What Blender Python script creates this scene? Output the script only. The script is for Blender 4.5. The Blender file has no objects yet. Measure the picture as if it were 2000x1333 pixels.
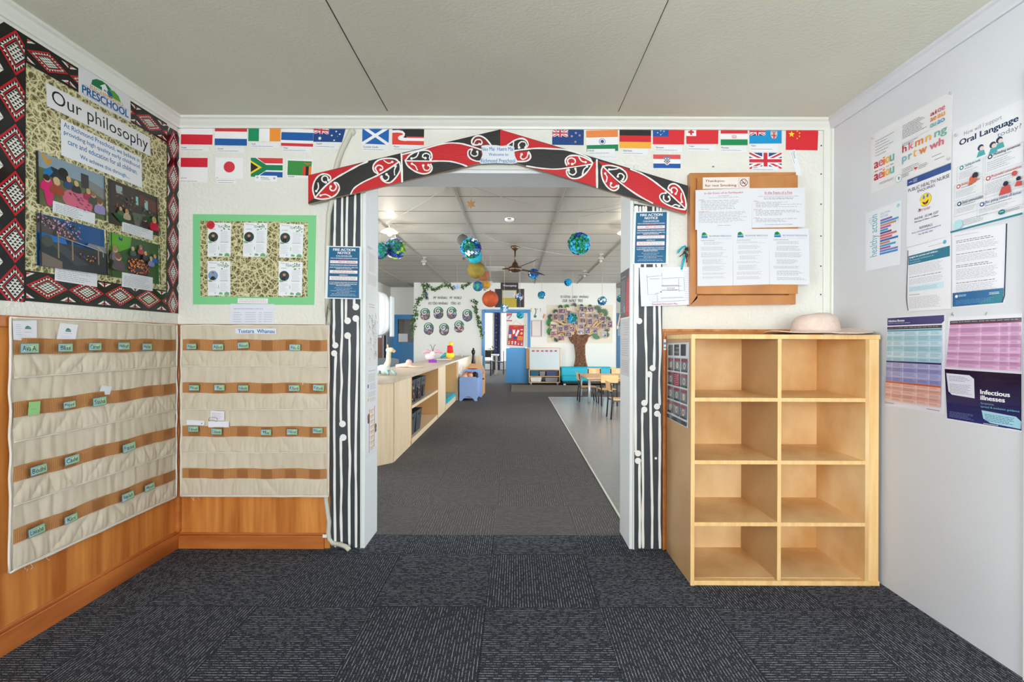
import bpy, math, random
from mathutils import Vector, Matrix, noise
sc = bpy.context.scene
COL = sc.collection
R = math.radians
# ------------------------------------------------------------------ camera
H, F, CX, CY, ROLL = 1.17, 900.0, 1007.0, 667.0, R(0.2)
cam_d = bpy.data.cameras.new('camera'); cam_d.sensor_width = 36; cam_d.lens = F/2000*36
cam_d.shift_x = -(CX-1000)/2000; cam_d.shift_y = (CY-666.5)/2000; cam_d.clip_start = .05; cam_d.clip_end = 200
cam = bpy.data.objects.new('camera', cam_d); COL.objects.link(cam)
cam.matrix_world = Matrix.Translation((0, 0, H)) @ Matrix.Rotation(R(90), 4, 'X') @ Matrix.Rotation(ROLL, 4, 'Z')
sc.camera = cam
# ------------------------------------------------------------------ world, exposure
w = bpy.data.worlds.new('sky'); sc.world = w; w.use_nodes = True
bg = w.node_tree.nodes['Background']; bg.inputs[0].default_value = (.86, .93, 1, 1); bg.inputs[1].default_value = 2.2
sc.view_settings.view_transform = 'Standard'; sc.view_settings.look = 'None'; sc.view_settings.gamma = 1
sc.view_settings.use_curve_mapping = False; sc.view_settings.exposure = 1.12
sc.cycles.max_bounces = 10; sc.cycles.diffuse_bounces = 6; sc.cycles.transparent_max_bounces = 12
sc.cycles.caustics_reflective = False; sc.cycles.caustics_refractive = False; sc.cycles.sample_clamp_indirect = 6
# ------------------------------------------------------------------ area light outside each glazed opening; side and front windows are added for light
def area(name, loc, aim, sx, sy, power, col=(1, 1, 1)):
    l = bpy.data.lights.new(name, 'AREA'); l.shape = 'RECTANGLE'; l.size = sx; l.size_y = sy; l.energy = power; l.color = col
    o = bpy.data.objects.new(name, l); COL.objects.link(o); o.location = loc
    o.rotation_euler = Vector(aim).to_track_quat('-Z', 'Y').to_euler(); return o
area('daylight_entry_window', (0.0, -2.75, 1.35), (0, 1, .38), 3.2, 1.9, 92, (1, .99, .97))
area('fill_daylight_entry_side', (-2.45, -.55, 1.35), (1, .1, .10), 2.6, 1.9, 62, (.96, .98, 1))  # unseen side window, put in to light the right wall
area('fill_daylight_right', (6.3, 5.2, 1.6), (-1, 0, -.2), 3.6, 1.6, 130, (.97, .99, 1))  # unseen right-hand windows, added to light the playroom
area('fill_daylight_right', (6.3, 10.2, 1.6), (-1, 0, -.2), 3.6, 1.6, 150, (.97, .99, 1))
area('fill_daylight_left', (-4.3, 6.2, 1.75), (1, 0, -.1), 3.6, 1.1, 90, (.97, .99, 1))  # unseen left-hand window, added to light the playroom
area('fill_daylight_front', (3.6, 2.3, 1.5), (-.05, 1, -.12), 2.9, 2.0, 180, (.97, .99, 1))  # invented front glazing, added to light the far wall head-on
area('fill_daylight_front', (-2.92, 2.3, 1.5), (.05, 1, -.12), 1.4, 2.0, 170, (.97, .99, 1))
area('daylight_garden_room', (-1.0, 20.6, 1.5), (0, -1, 0), 5.0, 2.3, 300, (.97, .99, 1))

# ------------------------------------------------------------------ pixel of the survey photo -> point on a real plane
def ray(px, py):
    dx, dy = px-CX, py-CY; c, s = math.cos(ROLL), math.sin(ROLL)
    return (dx*c+dy*s)/F, (dy*c-dx*s)/F
def onY(px, py, Y):
    a, b = ray(px, py); return Vector((a*Y, Y, H-b*Y))
def onX(px, py, X):
    a, b = ray(px, py); t = X/a; return Vector((X, t, H-b*t))
def onZ(px, py, Z):
    a, b = ray(px, py); t = (H-Z)/b; return Vector((a*t, t, Z))
class Plane:
    def __init__(s, kind, d):
        s.kind, s.d = kind, d
        if kind == 'Y': s.O, s.U, s.V, s.N = Vector((0, d, 0)), Vector((1, 0, 0)), Vector((0, 0, 1)), Vector((0, -1, 0))
        elif kind == 'L': s.O, s.U, s.V, s.N = Vector((d, 0, 0)), Vector((0, 1, 0)), Vector((0, 0, 1)), Vector((1, 0, 0))
        elif kind == 'R': s.O, s.U, s.V, s.N = Vector((d, 0, 0)), Vector((0, -1, 0)), Vector((0, 0, 1)), Vector((-1, 0, 0))
    def uv(s, px, py):
        p = onY(px, py, s.d) if s.kind == 'Y' else onX(px, py, s.d)
        p -= s.O; return (p.dot(s.U), p.dot(s.V))
    def P(s, u, v, n=0.0): return s.O+s.U*u+s.V*v+s.N*n
# ------------------------------------------------------------------ materials
def lin(c):
    return tuple((x/255/12.92 if x/255 <= .04045 else ((x/255+.055)/1.055)**2.4) for x in c[:3])
MATS = {}
def mat(name, col=(200, 200, 200), rough=.6, col2=None, nscale=8, stretch=(1, 1, 1), lo=.35, hi=.65, bump=0, bscale=60, bstretch=(1, 1, 1),
        metal=0, coat=0, attr=False, emit=None, estr=0, detail=4, trans=0, coord='Object', spec=.5):
    m = bpy.data.materials.new(name); m.use_nodes = True; nt = m.node_tree; N = nt.nodes; L = nt.links; b = N['Principled BSDF']
    b.inputs['Base Color'].default_value = (*lin(col), 1); b.inputs['Roughness'].default_value = rough; b.inputs['Metallic'].default_value = metal
    b.inputs['Specular IOR Level'].default_value = spec
    if coat: b.inputs['Coat Weight'].default_value = coat; b.inputs['Coat Roughness'].default_value = .12
    tc = N.new('ShaderNodeTexCoord')
    def vec(st):
        mp = N.new('ShaderNodeMapping'); mp.inputs['Scale'].default_value = st; L.new(tc.outputs[coord], mp.inputs[0]); return mp.outputs[0]
    if attr:
        a = N.new('ShaderNodeVertexColor'); a.layer_name = 'Col'; L.new(a.outputs[0], b.inputs['Base Color'])
    elif col2 is not None:
        n = N.new('ShaderNodeTexNoise'); n.inputs['Scale'].default_value = nscale; n.inputs['Detail'].default_value = detail
        L.new(vec(stretch), n.inputs['Vector'])
        r = N.new('ShaderNodeValToRGB'); r.color_ramp.elements[0].position = lo; r.color_ramp.elements[1].position = hi
        r.color_ramp.elements[0].color = (*lin(col), 1); r.color_ramp.elements[1].color = (*lin(col2), 1)
        L.new(n.outputs[0], r.inputs[0]); L.new(r.outputs[0], b.inputs['Base Color'])
    if bump:
        n = N.new('ShaderNodeTexNoise'); n.inputs['Scale'].default_value = bscale; n.inputs['Detail'].default_value = 3
        L.new(vec(bstretch), n.inputs['Vector'])
        bp = N.new('ShaderNodeBump'); bp.inputs['Strength'].default_value = bump; bp.inputs['Distance'].default_value = .01
        L.new(n.outputs[0], bp.inputs['Height']); L.new(bp.outputs[0], b.inputs['Normal'])
    if emit: b.inputs['Emission Color'].default_value = (*lin(emit), 1); b.inputs['Emission Strength'].default_value = estr
    MATS[name] = m; return m
def M(n): return MATS[n]
mat('print_paper', attr=True, rough=.55, bump=.03, bscale=12)
mat('print_laminate', attr=True, rough=.16, bump=.12, bscale=9, spec=.45)
mat('paint_attr', attr=True, rough=.45, bump=.1, bscale=30, bstretch=(1, 1, 5))
mat('matte_attr', attr=True, rough=.8)
mat('wallpaper_white', (226, 226, 218), .6, (231, 231, 224), 3, bump=.55, bscale=55)
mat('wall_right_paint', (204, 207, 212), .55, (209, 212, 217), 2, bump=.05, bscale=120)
mat('room_wall', (232, 232, 226), .6, bump=.04, bscale=80)
mat('ceiling_paint', (212, 213, 197), .7, (217, 218, 203), 2, bump=.14, bscale=90, bstretch=(.8, 1.3, 1))
mat('gloss_white', (226, 228, 221), .3, bump=.04, bscale=30)
mat('jamb_white', (228, 233, 236), .4, bump=.05, bscale=30)
mat('wood_orange', (176, 98, 38), .35, (226, 152, 78), 2.6, (7, 7, .5), .33, .68, bump=.05, coat=.15, detail=6)
mat('rail_orange', (164, 88, 38), .35, (204, 124, 60), 4, (.6, .6, 4), .3, .7, bump=.05, coat=.2)
mat('board_wood', (170, 106, 52), .3, (205, 143, 80), 4, (1, 1, .7), .3, .7, coat=.35, bump=.03)
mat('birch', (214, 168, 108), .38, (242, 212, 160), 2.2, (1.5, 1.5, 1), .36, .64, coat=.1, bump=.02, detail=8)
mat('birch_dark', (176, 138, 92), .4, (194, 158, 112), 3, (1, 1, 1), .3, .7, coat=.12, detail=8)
mat('birch_edge', (236, 190, 124), .4, (246, 208, 148), 6, (6, 6, .6), coat=.1)
mat('maple', (226, 203, 168), .45, (236, 216, 186), 3, (8, 8, .5), bump=.02)
mat('maple_edge', (208, 164, 110), .45)
mat('laminate_top', (200, 181, 158), .35, (208, 192, 172), 6)
mat('blue_door', (40, 135, 196), .35)
mat('blue_frame', (54, 132, 190), .35)
mat('toy_blue', (138, 163, 212), .45)
mat('teal_vinyl', (0, 178, 204), .35, bump=.1, bscale=6)
mat('cloth_cream', (205, 194, 173), .9, (213, 203, 184), 5, bump=.15, bscale=700)
mat('cloth_trim', (226, 222, 214), .8)
mat('black_metal', (28, 30, 33), .35)
mat('grey_metal', (188, 194, 200), .35, metal=.3)
mat('plywood_kid', (226, 172, 112), .4, (236, 186, 130), 5, (1, 1, 4), coat=.1)
mat('dark_plastic', (58, 66, 74), .55, bump=.4, bscale=90)
mat('white_plastic', (240, 241, 242), .3)
mat('whiteboard_white', (196, 208, 213), .3)
mat('blue_pale', (58, 156, 226), .35)
mat('batten_grey', (172, 168, 160), .6)
mat('conduit', (205, 204, 190), .5, bump=.3, bscale=60)
mat('straw', (232, 208, 194), .8, (240, 220, 208), 40, bump=.5, bscale=260, bstretch=(.2, .2, 3))
mat('brass', (96, 76, 58), .35, metal=.8)
mat('string', (170, 165, 155), .8)
mat('bulb_glow', (255, 240, 220), .4, emit=(255, 225, 180), estr=9)
mat('shade_glow', (255, 236, 214), .4, emit=(255, 220, 180), estr=.35)
mat('leaf_green', attr=True, rough=.5)
mat('brown_door', (150, 105, 82), .5, (160, 115, 92), 4, (6, 6, .5))
mat('dark_void', (40, 32, 28), .6)
mat('rug_taupe', (112, 104, 92), .95, (126, 118, 106), 60, bump=.3, bscale=300)
mat('crumpled_brown', (122, 84, 62), .6, (178, 134, 108), 20, (1, 1, 1), .35, .65, bump=1.0, bscale=30)
mat('curtain', (48, 66, 120), .9, (70, 84, 140), 14)
mat('canvas', (228, 218, 198), .85, bump=.1, bscale=6)
def mat_weave():   # cream fibre net printed over dark olive
    m = bpy.data.materials.new('fibre_print'); m.use_nodes = True; N = m.node_tree.nodes; L = m.node_tree.links; b = N['Principled BSDF']
    tc = N.new('ShaderNodeTexCoord'); nz = N.new('ShaderNodeTexNoise'); nz.inputs['Scale'].default_value = 30
    mx = N.new('ShaderNodeMix'); mx.data_type = 'VECTOR'; mx.inputs['Factor'].default_value = .03
    L.new(tc.outputs['Object'], nz.inputs[0]); L.new(tc.outputs['Object'], mx.inputs[4]); L.new(nz.outputs['Color'], mx.inputs[5])
    fac = []
    for s_, th in ((34, .16), (62, .12)):
        v = N.new('ShaderNodeTexVoronoi'); v.feature = 'DISTANCE_TO_EDGE'; v.inputs['Scale'].default_value = s_; L.new(mx.outputs[1], v.inputs['Vector'])
        r = N.new('ShaderNodeValToRGB'); r.color_ramp.elements[0].position = .02; r.color_ramp.elements[1].position = th
        r.color_ramp.elements[0].color = (1, 1, 1, 1); r.color_ramp.elements[1].color = (0, 0, 0, 1); L.new(v.outputs[0], r.inputs[0]); fac.append(r.outputs[0])
    ad = N.new('ShaderNodeMath'); ad.operation = 'MAXIMUM'; L.new(fac[0], ad.inputs[0])
    ml = N.new('ShaderNodeMath'); ml.operation = 'MULTIPLY'; ml.inputs[1].default_value = .75; L.new(fac[1], ml.inputs[0]); L.new(ml.outputs[0], ad.inputs[1])
    cr = N.new('ShaderNodeValToRGB'); cr.color_ramp.elements[0].color = (*lin((88, 80, 44)), 1); cr.color_ramp.elements[1].color = (*lin((220, 215, 176)), 1)
    e = cr.color_ramp.elements.new(.45); e.color = (*lin((160, 152, 100)), 1)
    L.new(ad.outputs[0], cr.inputs[0]); L.new(cr.outputs[0], b.inputs['Base Color']); b.inputs['Roughness'].default_value = .5; MATS['fibre_print'] = m
mat_weave()
def mat_hessian():
    m = bpy.data.materials.new('hessian'); m.use_nodes = True; N = m.node_tree.nodes; L = m.node_tree.links; b = N['Principled BSDF']
    tc = N.new('ShaderNodeTexCoord'); o = []
    for d in ('X', 'Z'):
        wv = N.new('ShaderNodeTexWave'); wv.bands_direction = d; wv.inputs['Scale'].default_value = 75; wv.inputs['Distortion'].default_value = 1.5; wv.inputs['Detail'].default_value = 2
        if d == 'X':
            mp = N.new('ShaderNodeMapping'); mp.inputs['Rotation'].default_value = (0, 0, R(45)); L.new(tc.outputs['Object'], mp.inputs[0]); L.new(mp.outputs[0], wv.inputs[0])
        else: L.new(tc.outputs['Object'], wv.inputs[0])
        o.append(wv.outputs['Fac'])
    a = N.new('ShaderNodeMath'); a.operation = 'MULTIPLY'; L.new(o[0], a.inputs[0]); L.new(o[1], a.inputs[1])
    cr = N.new('ShaderNodeValToRGB'); cr.color_ramp.elements[0].color = (*lin((172, 114, 64)), 1); cr.color_ramp.elements[1].color = (*lin((208, 154, 98)), 1); cr.color_ramp.elements[1].position = .6
    L.new(a.outputs[0], cr.inputs[0]); L.new(cr.outputs[0], b.inputs['Base Color']); b.inputs['Roughness'].default_value = .8
    bp = N.new('ShaderNodeBump'); bp.inputs['Strength'].default_value = .4; bp.inputs['Distance'].default_value = .003; L.new(a.outputs[0], bp.inputs['Height']); L.new(bp.outputs[0], b.inputs['Normal'])
    MATS['hessian'] = m
mat_hessian()
def mat_clear(name, tint, mixv, rough=.12, ior=1.45):  # thin clear film / pane
    m = bpy.data.materials.new(name); m.use_nodes = True; N = m.node_tree.nodes; L = m.node_tree.links; N.clear()
    out = N.new('ShaderNodeOutputMaterial'); t = N.new('ShaderNodeBsdfTransparent'); t.inputs[0].default_value = (*tint, 1)
    g = N.new('ShaderNodeBsdfGlossy'); g.inputs['Roughness'].default_value = rough
    mx = N.new('ShaderNodeMixShader'); fr = N.new('ShaderNodeFresnel'); fr.inputs[0].default_value = ior
    ad = N.new('ShaderNodeMath'); ad.operation = 'ADD'; ad.inputs[1].default_value = mixv; L.new(fr.outputs[0], ad.inputs[0]); L.new(ad.outputs[0], mx.inputs[0])
    L.new(t.outputs[0], mx.inputs[1]); L.new(g.outputs[0], mx.inputs[2]); L.new(mx.outputs[0], out.inputs[0]); MATS[name] = m
mat_clear('pane_glass', (.97, .98, .98), .02, .02)
mat_clear('clear_film', (.84, .80, .77), .004, .25, 1.12)
def mat_carpet(name, dark, fleck, ox, oy, lo, hi, su=44, sv=24, seam=.12, wobble=.25, gain=3.0, thr=.42):
    m = bpy.data.materials.new(name); m.use_nodes = True; N = m.node_tree.nodes; L = m.node_tree.links; b = N['Principled BSDF']
    g = N.new('ShaderNodeNewGeometry'); sp = N.new('ShaderNodeSeparateXYZ'); L.new(g.outputs['Position'], sp.inputs[0])
    def mt(op, a, bb=None, c=None):
        n = N.new('ShaderNodeMath'); n.operation = op
        for i, x in enumerate((a, bb, c)):
            if x is None: continue
            if isinstance(x, (int, float)): n.inputs[i].default_value = x
            else: L.new(x, n.inputs[i])
        return n.outputs[0]
    tx = mt('DIVIDE', mt('SUBTRACT', sp.outputs[0], ox), .5); ty = mt('DIVIDE', mt('SUBTRACT', sp.outputs[1], oy), .5)
    ix, iy = mt('FLOOR', tx), mt('FLOOR', ty); par = mt('FLOORED_MODULO', mt('ADD', ix, iy), 2)
    def mixf(a, b_):
        n = N.new('ShaderNodeMix'); L.new(par, n.inputs[0]); L.new(a, n.inputs[2]); L.new(b_, n.inputs[3]); return n.outputs[0]
    n2 = N.new('ShaderNodeTexNoise'); n2.inputs['Scale'].default_value = 330; n2.inputs['Detail'].default_value = 2; L.new(g.outputs['Position'], n2.inputs[0])
    n3 = N.new('ShaderNodeTexNoise'); n3.inputs['Scale'].default_value = 26; n3.inputs['Detail'].default_value = 2; L.new(g.outputs['Position'], n3.inputs[0])
    wob = mt('MULTIPLY', mt('SUBTRACT', n3.outputs[0], .5), wobble)
    u = mt('ADD', mt('MULTIPLY', mixf(sp.outputs[0], sp.outputs[1]), su), wob); v = mt('MULTIPLY', mixf(sp.outputs[1], sp.outputs[0]), sv)
    tri = mt('MULTIPLY', mt('ABSOLUTE', mt('SUBTRACT', mt('FRACT', u), .5)), 2)
    cv = N.new('ShaderNodeCombineXYZ'); L.new(mt('MULTIPLY', mt('FLOOR', mt('ADD', u, .5)), 3.73), cv.inputs[0]); L.new(v, cv.inputs[1]); L.new(mt('MULTIPLY', mt('ADD', ix, mt('MULTIPLY', iy, 3)), 7.3), cv.inputs[2])
    nz = N.new('ShaderNodeTexNoise'); nz.inputs['Scale'].default_value = 1; nz.inputs['Detail'].default_value = 3; nz.inputs['Roughness'].default_value = .7; L.new(cv.outputs[0], nz.inputs[0])
    line = mt('MULTIPLY', mt('MAXIMUM', mt('SUBTRACT', tri, .68), 0), 3.1)
    amp = mt('MULTIPLY', mt('MAXIMUM', mt('SUBTRACT', nz.outputs[0], thr), 0), gain)
    s = mt('ADD', mt('MULTIPLY', line, amp), mt('ADD', mt('MULTIPLY', mt('SUBTRACT', n2.outputs[0], .5), .9), .2))
    cr = N.new('ShaderNodeValToRGB'); cr.color_ramp.elements[0].position = lo; cr.color_ramp.elements[1].position = hi
    cr.color_ramp.elements[0].color = (*lin(dark), 1); cr.color_ramp.elements[1].color = (*lin(fleck), 1); L.new(s, cr.inputs[0])
    def edge(t):
        f = mt('FRACT', t); return mt('LESS_THAN', mt('MINIMUM', f, mt('SUBTRACT', 1, f)), .006)
    sm = mt('SUBTRACT', 1, mt('MULTIPLY', mt('MAXIMUM', edge(tx), edge(ty)), seam*3))
    mc = N.new('ShaderNodeMix'); mc.data_type = 'RGBA'; mc.blend_type = 'MULTIPLY'; mc.inputs['Factor'].default_value = 1
    L.new(cr.outputs[0], mc.inputs[6]); L.new(sm, mc.inputs[7]); L.new(mc.outputs[2], b.inputs['Base Color'])
    b.inputs['Roughness'].default_value = 1; b.inputs['Specular IOR Level'].default_value = .05
    bp = N.new('ShaderNodeBump'); bp.inputs['Strength'].default_value = .5; bp.inputs['Distance'].default_value = .004; L.new(s, bp.inputs['Height']); L.new(bp.outputs[0], b.inputs['Normal'])
    MATS[name] = m
mat_carpet('carpet_dark', (27, 30, 40), (168, 174, 186), -.126, .025, .13, 1.05, 82, 46, .12, .22, 6.5)
mat_carpet('carpet_grey', (60, 58, 61), (158, 155, 156), -.126, .278, -.12, .82, 62, 24, .03, 1.2, 2.2, .32)
mat('vinyl_floor', (146, 146, 148), .2, (155, 155, 157), 60, bump=.02, bscale=300)
def mat_tiles():  # white ceiling planks with dark joints every 0.6 m
    m = bpy.data.materials.new('ceiling_tiles'); m.use_nodes = True; N = m.node_tree.nodes; L = m.node_tree.links; b = N['Principled BSDF']
    g = N.new('ShaderNodeNewGeometry'); sp = N.new('ShaderNodeSeparateXYZ'); L.new(g.outputs['Position'], sp.inputs[0])
    def mt(op, a, bb):
        n = N.new('ShaderNodeMath'); n.operation = op
        for i, x in enumerate((a, bb)):
            if isinstance(x, (int, float)): n.inputs[i].default_value = x
            else: L.new(x, n.inputs[i])
        return n.outputs[0]
    f = mt('FRACT', mt('DIVIDE', mt('SUBTRACT', sp.outputs[1], 5.18), .6), 0)
    j = mt('LESS_THAN', f, .038)
    mx = N.new('ShaderNodeMix'); mx.data_type = 'RGBA'; L.new(j, mx.inputs[0]); mx.inputs[6].default_value = (*lin((184, 179, 170)), 1); mx.inputs[7].default_value = (*lin((84, 78, 70)), 1)
    L.new(mx.outputs[2], b.inputs['Base Color']); b.inputs['Roughness'].default_value = .5; MATS['ceiling_tiles'] = m
mat_tiles()

# ------------------------------------------------------------------ geometry builder
class G:
    def __init__(s): s.v, s.f, s.c, s.m, s.col, s.mi, s.T = [], [], [], [], (200, 200, 200), 0, None
    def vert(s, p):
        p = Vector(p)
        if s.T is not None: p = s.T @ p
        s.v.append(p); return len(s.v)-1
    def face(s, idx, col=None): s.f.append(tuple(idx)); s.c.append(col or s.col); s.m.append(s.mi)
    def poly(s, pts, col=None): s.face([s.vert(p) for p in pts], col)
    def box(s, x0, x1, y0, y1, z0, z1, col=None, rz=None, c=None):
        P = [Vector((x, y, z)) for z in (z0, z1) for y in (y0, y1) for x in (x0, x1)]
        if rz:
            c = Vector(c) if c else Vector(((x0+x1)/2, (y0+y1)/2, 0)); m_ = Matrix.Rotation(rz, 3, 'Z'); P = [c+m_ @ (p-c) for p in P]
        i = [s.vert(p) for p in P]
        for q in ((0, 2, 3, 1), (4, 5, 7, 6), (0, 1, 5, 4), (2, 6, 7, 3), (0, 4, 6, 2), (1, 3, 7, 5)): s.face([i[k] for k in q], col)
        return s
    def hexa(s, a, b, col=None):   # two quads (near, far) -> closed solid
        i = [s.vert(p) for p in a]+[s.vert(p) for p in b]; n = len(a)
        s.face(i[:n], col); s.face(i[n:][::-1], col)
        for k in range(n): s.face((i[k], i[n+k], i[n+(k+1) % n], i[(k+1) % n]), col)
        return s
    def tube(s, pts, r, n=8, col=None, caps=True):
        pts = [Vector(p) for p in pts]; rr = r if isinstance(r, (list, tuple)) else [r]*len(pts); rings = []; up = None
        for k, p in enumerate(pts):
            t = (pts[min(k+1, len(pts)-1)]-pts[max(k-1, 0)]).normalized()
            if up is None: up = Vector((0, 0, 1)) if abs(t.z) < .9 else Vector((1, 0, 0))
            a = t.cross(up).normalized(); b = a.cross(t).normalized(); up = b
            rings.append([s.vert(p+(a*math.cos(q*2*math.pi/n)+b*math.sin(q*2*math.pi/n))*rr[k]) for q in range(n)])
        for A, B in zip(rings, rings[1:]):
            for q in range(n): s.face((A[q], A[(q+1) % n], B[(q+1) % n], B[q]), col)
        if caps: s.face(rings[0][::-1], col); s.face(rings[-1], col)
        return s
    def lathe(s, prof, c=(0, 0, 0), n=24, col=None, sx=1, sy=1, fn=None):
        rings = []
        for r, z in prof:
            rg = []
            for q in range(n):
                a = q*2*math.pi/n; p = Vector((c[0]+r*math.cos(a)*sx, c[1]+r*math.sin(a)*sy, c[2]+z))
                if fn: p = fn(p, a, r, z)
                rg.append(s.vert(p))
            rings.append(rg)
        for A, B in zip(rings, rings[1:]):
            for q in range(n): s.face((A[q], A[(q+1) % n], B[(q+1) % n], B[q]), col)
        if prof[0][0] > 0: s.face(rings[0][::-1], col)
        if prof[-1][0] > 0: s.face(rings[-1], col)
        return s
    def ball(s, c, r, col=None, n=16, sz=1.0, sx=1.0, sy=1.0, fn=None):
        k = n//2
        prof = [(max(r*math.sin(math.pi*i/k), 1e-4), -r*sz*math.cos(math.pi*i/k)) for i in range(k+1)]
        return s.lathe(prof, c, n, col, sx, sy, fn)
    def grid(s, fn, nu, nv, col=None, colf=None, close=None):
        I = [[s.vert(fn(i/nu, j/nv)) for i in range(nu+1)] for j in range(nv+1)]
        for j in range(nv):
            for i in range(nu): s.face((I[j][i], I[j][i+1], I[j+1][i+1], I[j+1][i]), colf((i+.5)/nu, (j+.5)/nv) if colf else col)
        return s
    def build(s, name, mats, parent=None, smooth=False, base=False, bevel=0):
        if isinstance(mats, str): mats = [mats]
        vs = s.v; n = len(vs)
        mn = Vector([min(p[k] for p in vs) for k in range(3)]); mx = Vector([max(p[k] for p in vs) for k in range(3)])
        o = (mn+mx)/2
        if base or parent is None: o.z = mn.z if base else o.z
        me = bpy.data.meshes.new(name); me.from_pydata([tuple(p-o) for p in vs], [], s.f)
        for m_ in mats: me.materials.append(M(m_))
        if len(mats) > 1: me.polygons.foreach_set('material_index', s.m)
        if any(MATS[m_].node_tree.nodes.get('Color Attribute') or 'attr' in m_ or m_.startswith('print') or m_ == 'leaf_green' for m_ in mats):
            ca = me.color_attributes.new('Col', 'FLOAT_COLOR', 'CORNER'); buf = []; cache = {}
            for fc, cc in zip(s.f, s.c):
                if cc not in cache: cache[cc] = (*lin(cc), 1.0)
                buf.extend(cache[cc]*len(fc))
            ca.data.foreach_set('color', buf)
        if smooth: me.polygons.foreach_set('use_smooth', [True]*len(me.polygons))
        me.update(); ob = bpy.data.objects.new(name, me); COL.objects.link(ob)
        if parent is not None: ob.parent = parent; ob.location = o-par_loc(parent)
        else: ob.location = o
        if bevel:
            bv = ob.modifiers.new('bevel', 'BEVEL'); bv.width = bevel; bv.segments = 2; bv.limit_method = 'ANGLE'; bv.angle_limit = R(50)
        return ob
def par_loc(o):
    p = Vector((0, 0, 0))
    while o: p = p+o.location; o = o.parent
    return p
def tag(o, label=None, cat=None, group=None, kind=None):
    if label: o['label'] = label
    if cat: o['category'] = cat
    if group: o['group'] = group
    if kind: o['kind'] = kind
    return o
def empty(name, loc, label, cat, group=None, kind=None):
    o = bpy.data.objects.new(name, None); o.empty_display_size = .05; COL.objects.link(o); o.location = loc; return tag(o, label, cat, group, kind)
def copy_tree(o, parent=None):
    c = o.copy(); COL.objects.link(c)
    if parent: c.parent = parent
    for ch in list(o.children): copy_tree(ch, c)
    return c
def struct(name, g, m, **k): return tag(g.build(name, m, **k), kind='structure')
# ------------------------------------------------------------------ text outlines (built-in face) as triangles
_T = {}
def text_mesh(t, bold=0, shear=0, space=1):
    bold = 0; key = (t, bold, shear, space)
    if key in _T: return _T[key]
    cu = bpy.data.curves.new('t', 'FONT'); cu.body = t; cu.offset = bold; cu.shear = shear; cu.resolution_u = 3; cu.space_character = space
    ob = bpy.data.objects.new('t', cu); COL.objects.link(ob); bpy.context.view_layer.update()
    ev = ob.evaluated_get(bpy.context.evaluated_depsgraph_get()); me = ev.to_mesh()
    vs = [(v.co.x, v.co.y) for v in me.vertices]; fs = [tuple(p.vertices) for p in me.polygons]
    ev.to_mesh_clear(); bpy.data.objects.remove(ob); bpy.data.curves.remove(cu)
    if not vs: vs = [(0, 0), (1, 1)]
    x0, x1 = min(v[0] for v in vs), max(v[0] for v in vs); y0, y1 = min(v[1] for v in vs), max(v[1] for v in vs)
    _T[key] = (vs, fs, (x0, x1, y0, y1)); return _T[key]
def smooth_pts(P, k=8, closed=False):
    n = len(P)
    if n < 3: return P
    out = []
    for i in range(n if closed else n-1):
        g = (lambda j: P[j % n]) if closed else (lambda j: P[max(0, min(n-1, j))])
        p0, p1, p2, p3 = g(i-1), g(i), g(i+1), g(i+2)
        for q in range(k):
            t = q/k
            out.append(tuple(.5*((2*p1[d])+(-p0[d]+p2[d])*t+(2*p0[d]-5*p1[d]+4*p2[d]-p3[d])*t*t+(-p0[d]+3*p1[d]-3*p2[d]+p3[d])*t**3) for d in (0, 1)))
    if not closed: out.append(P[-1])
    return out
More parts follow.
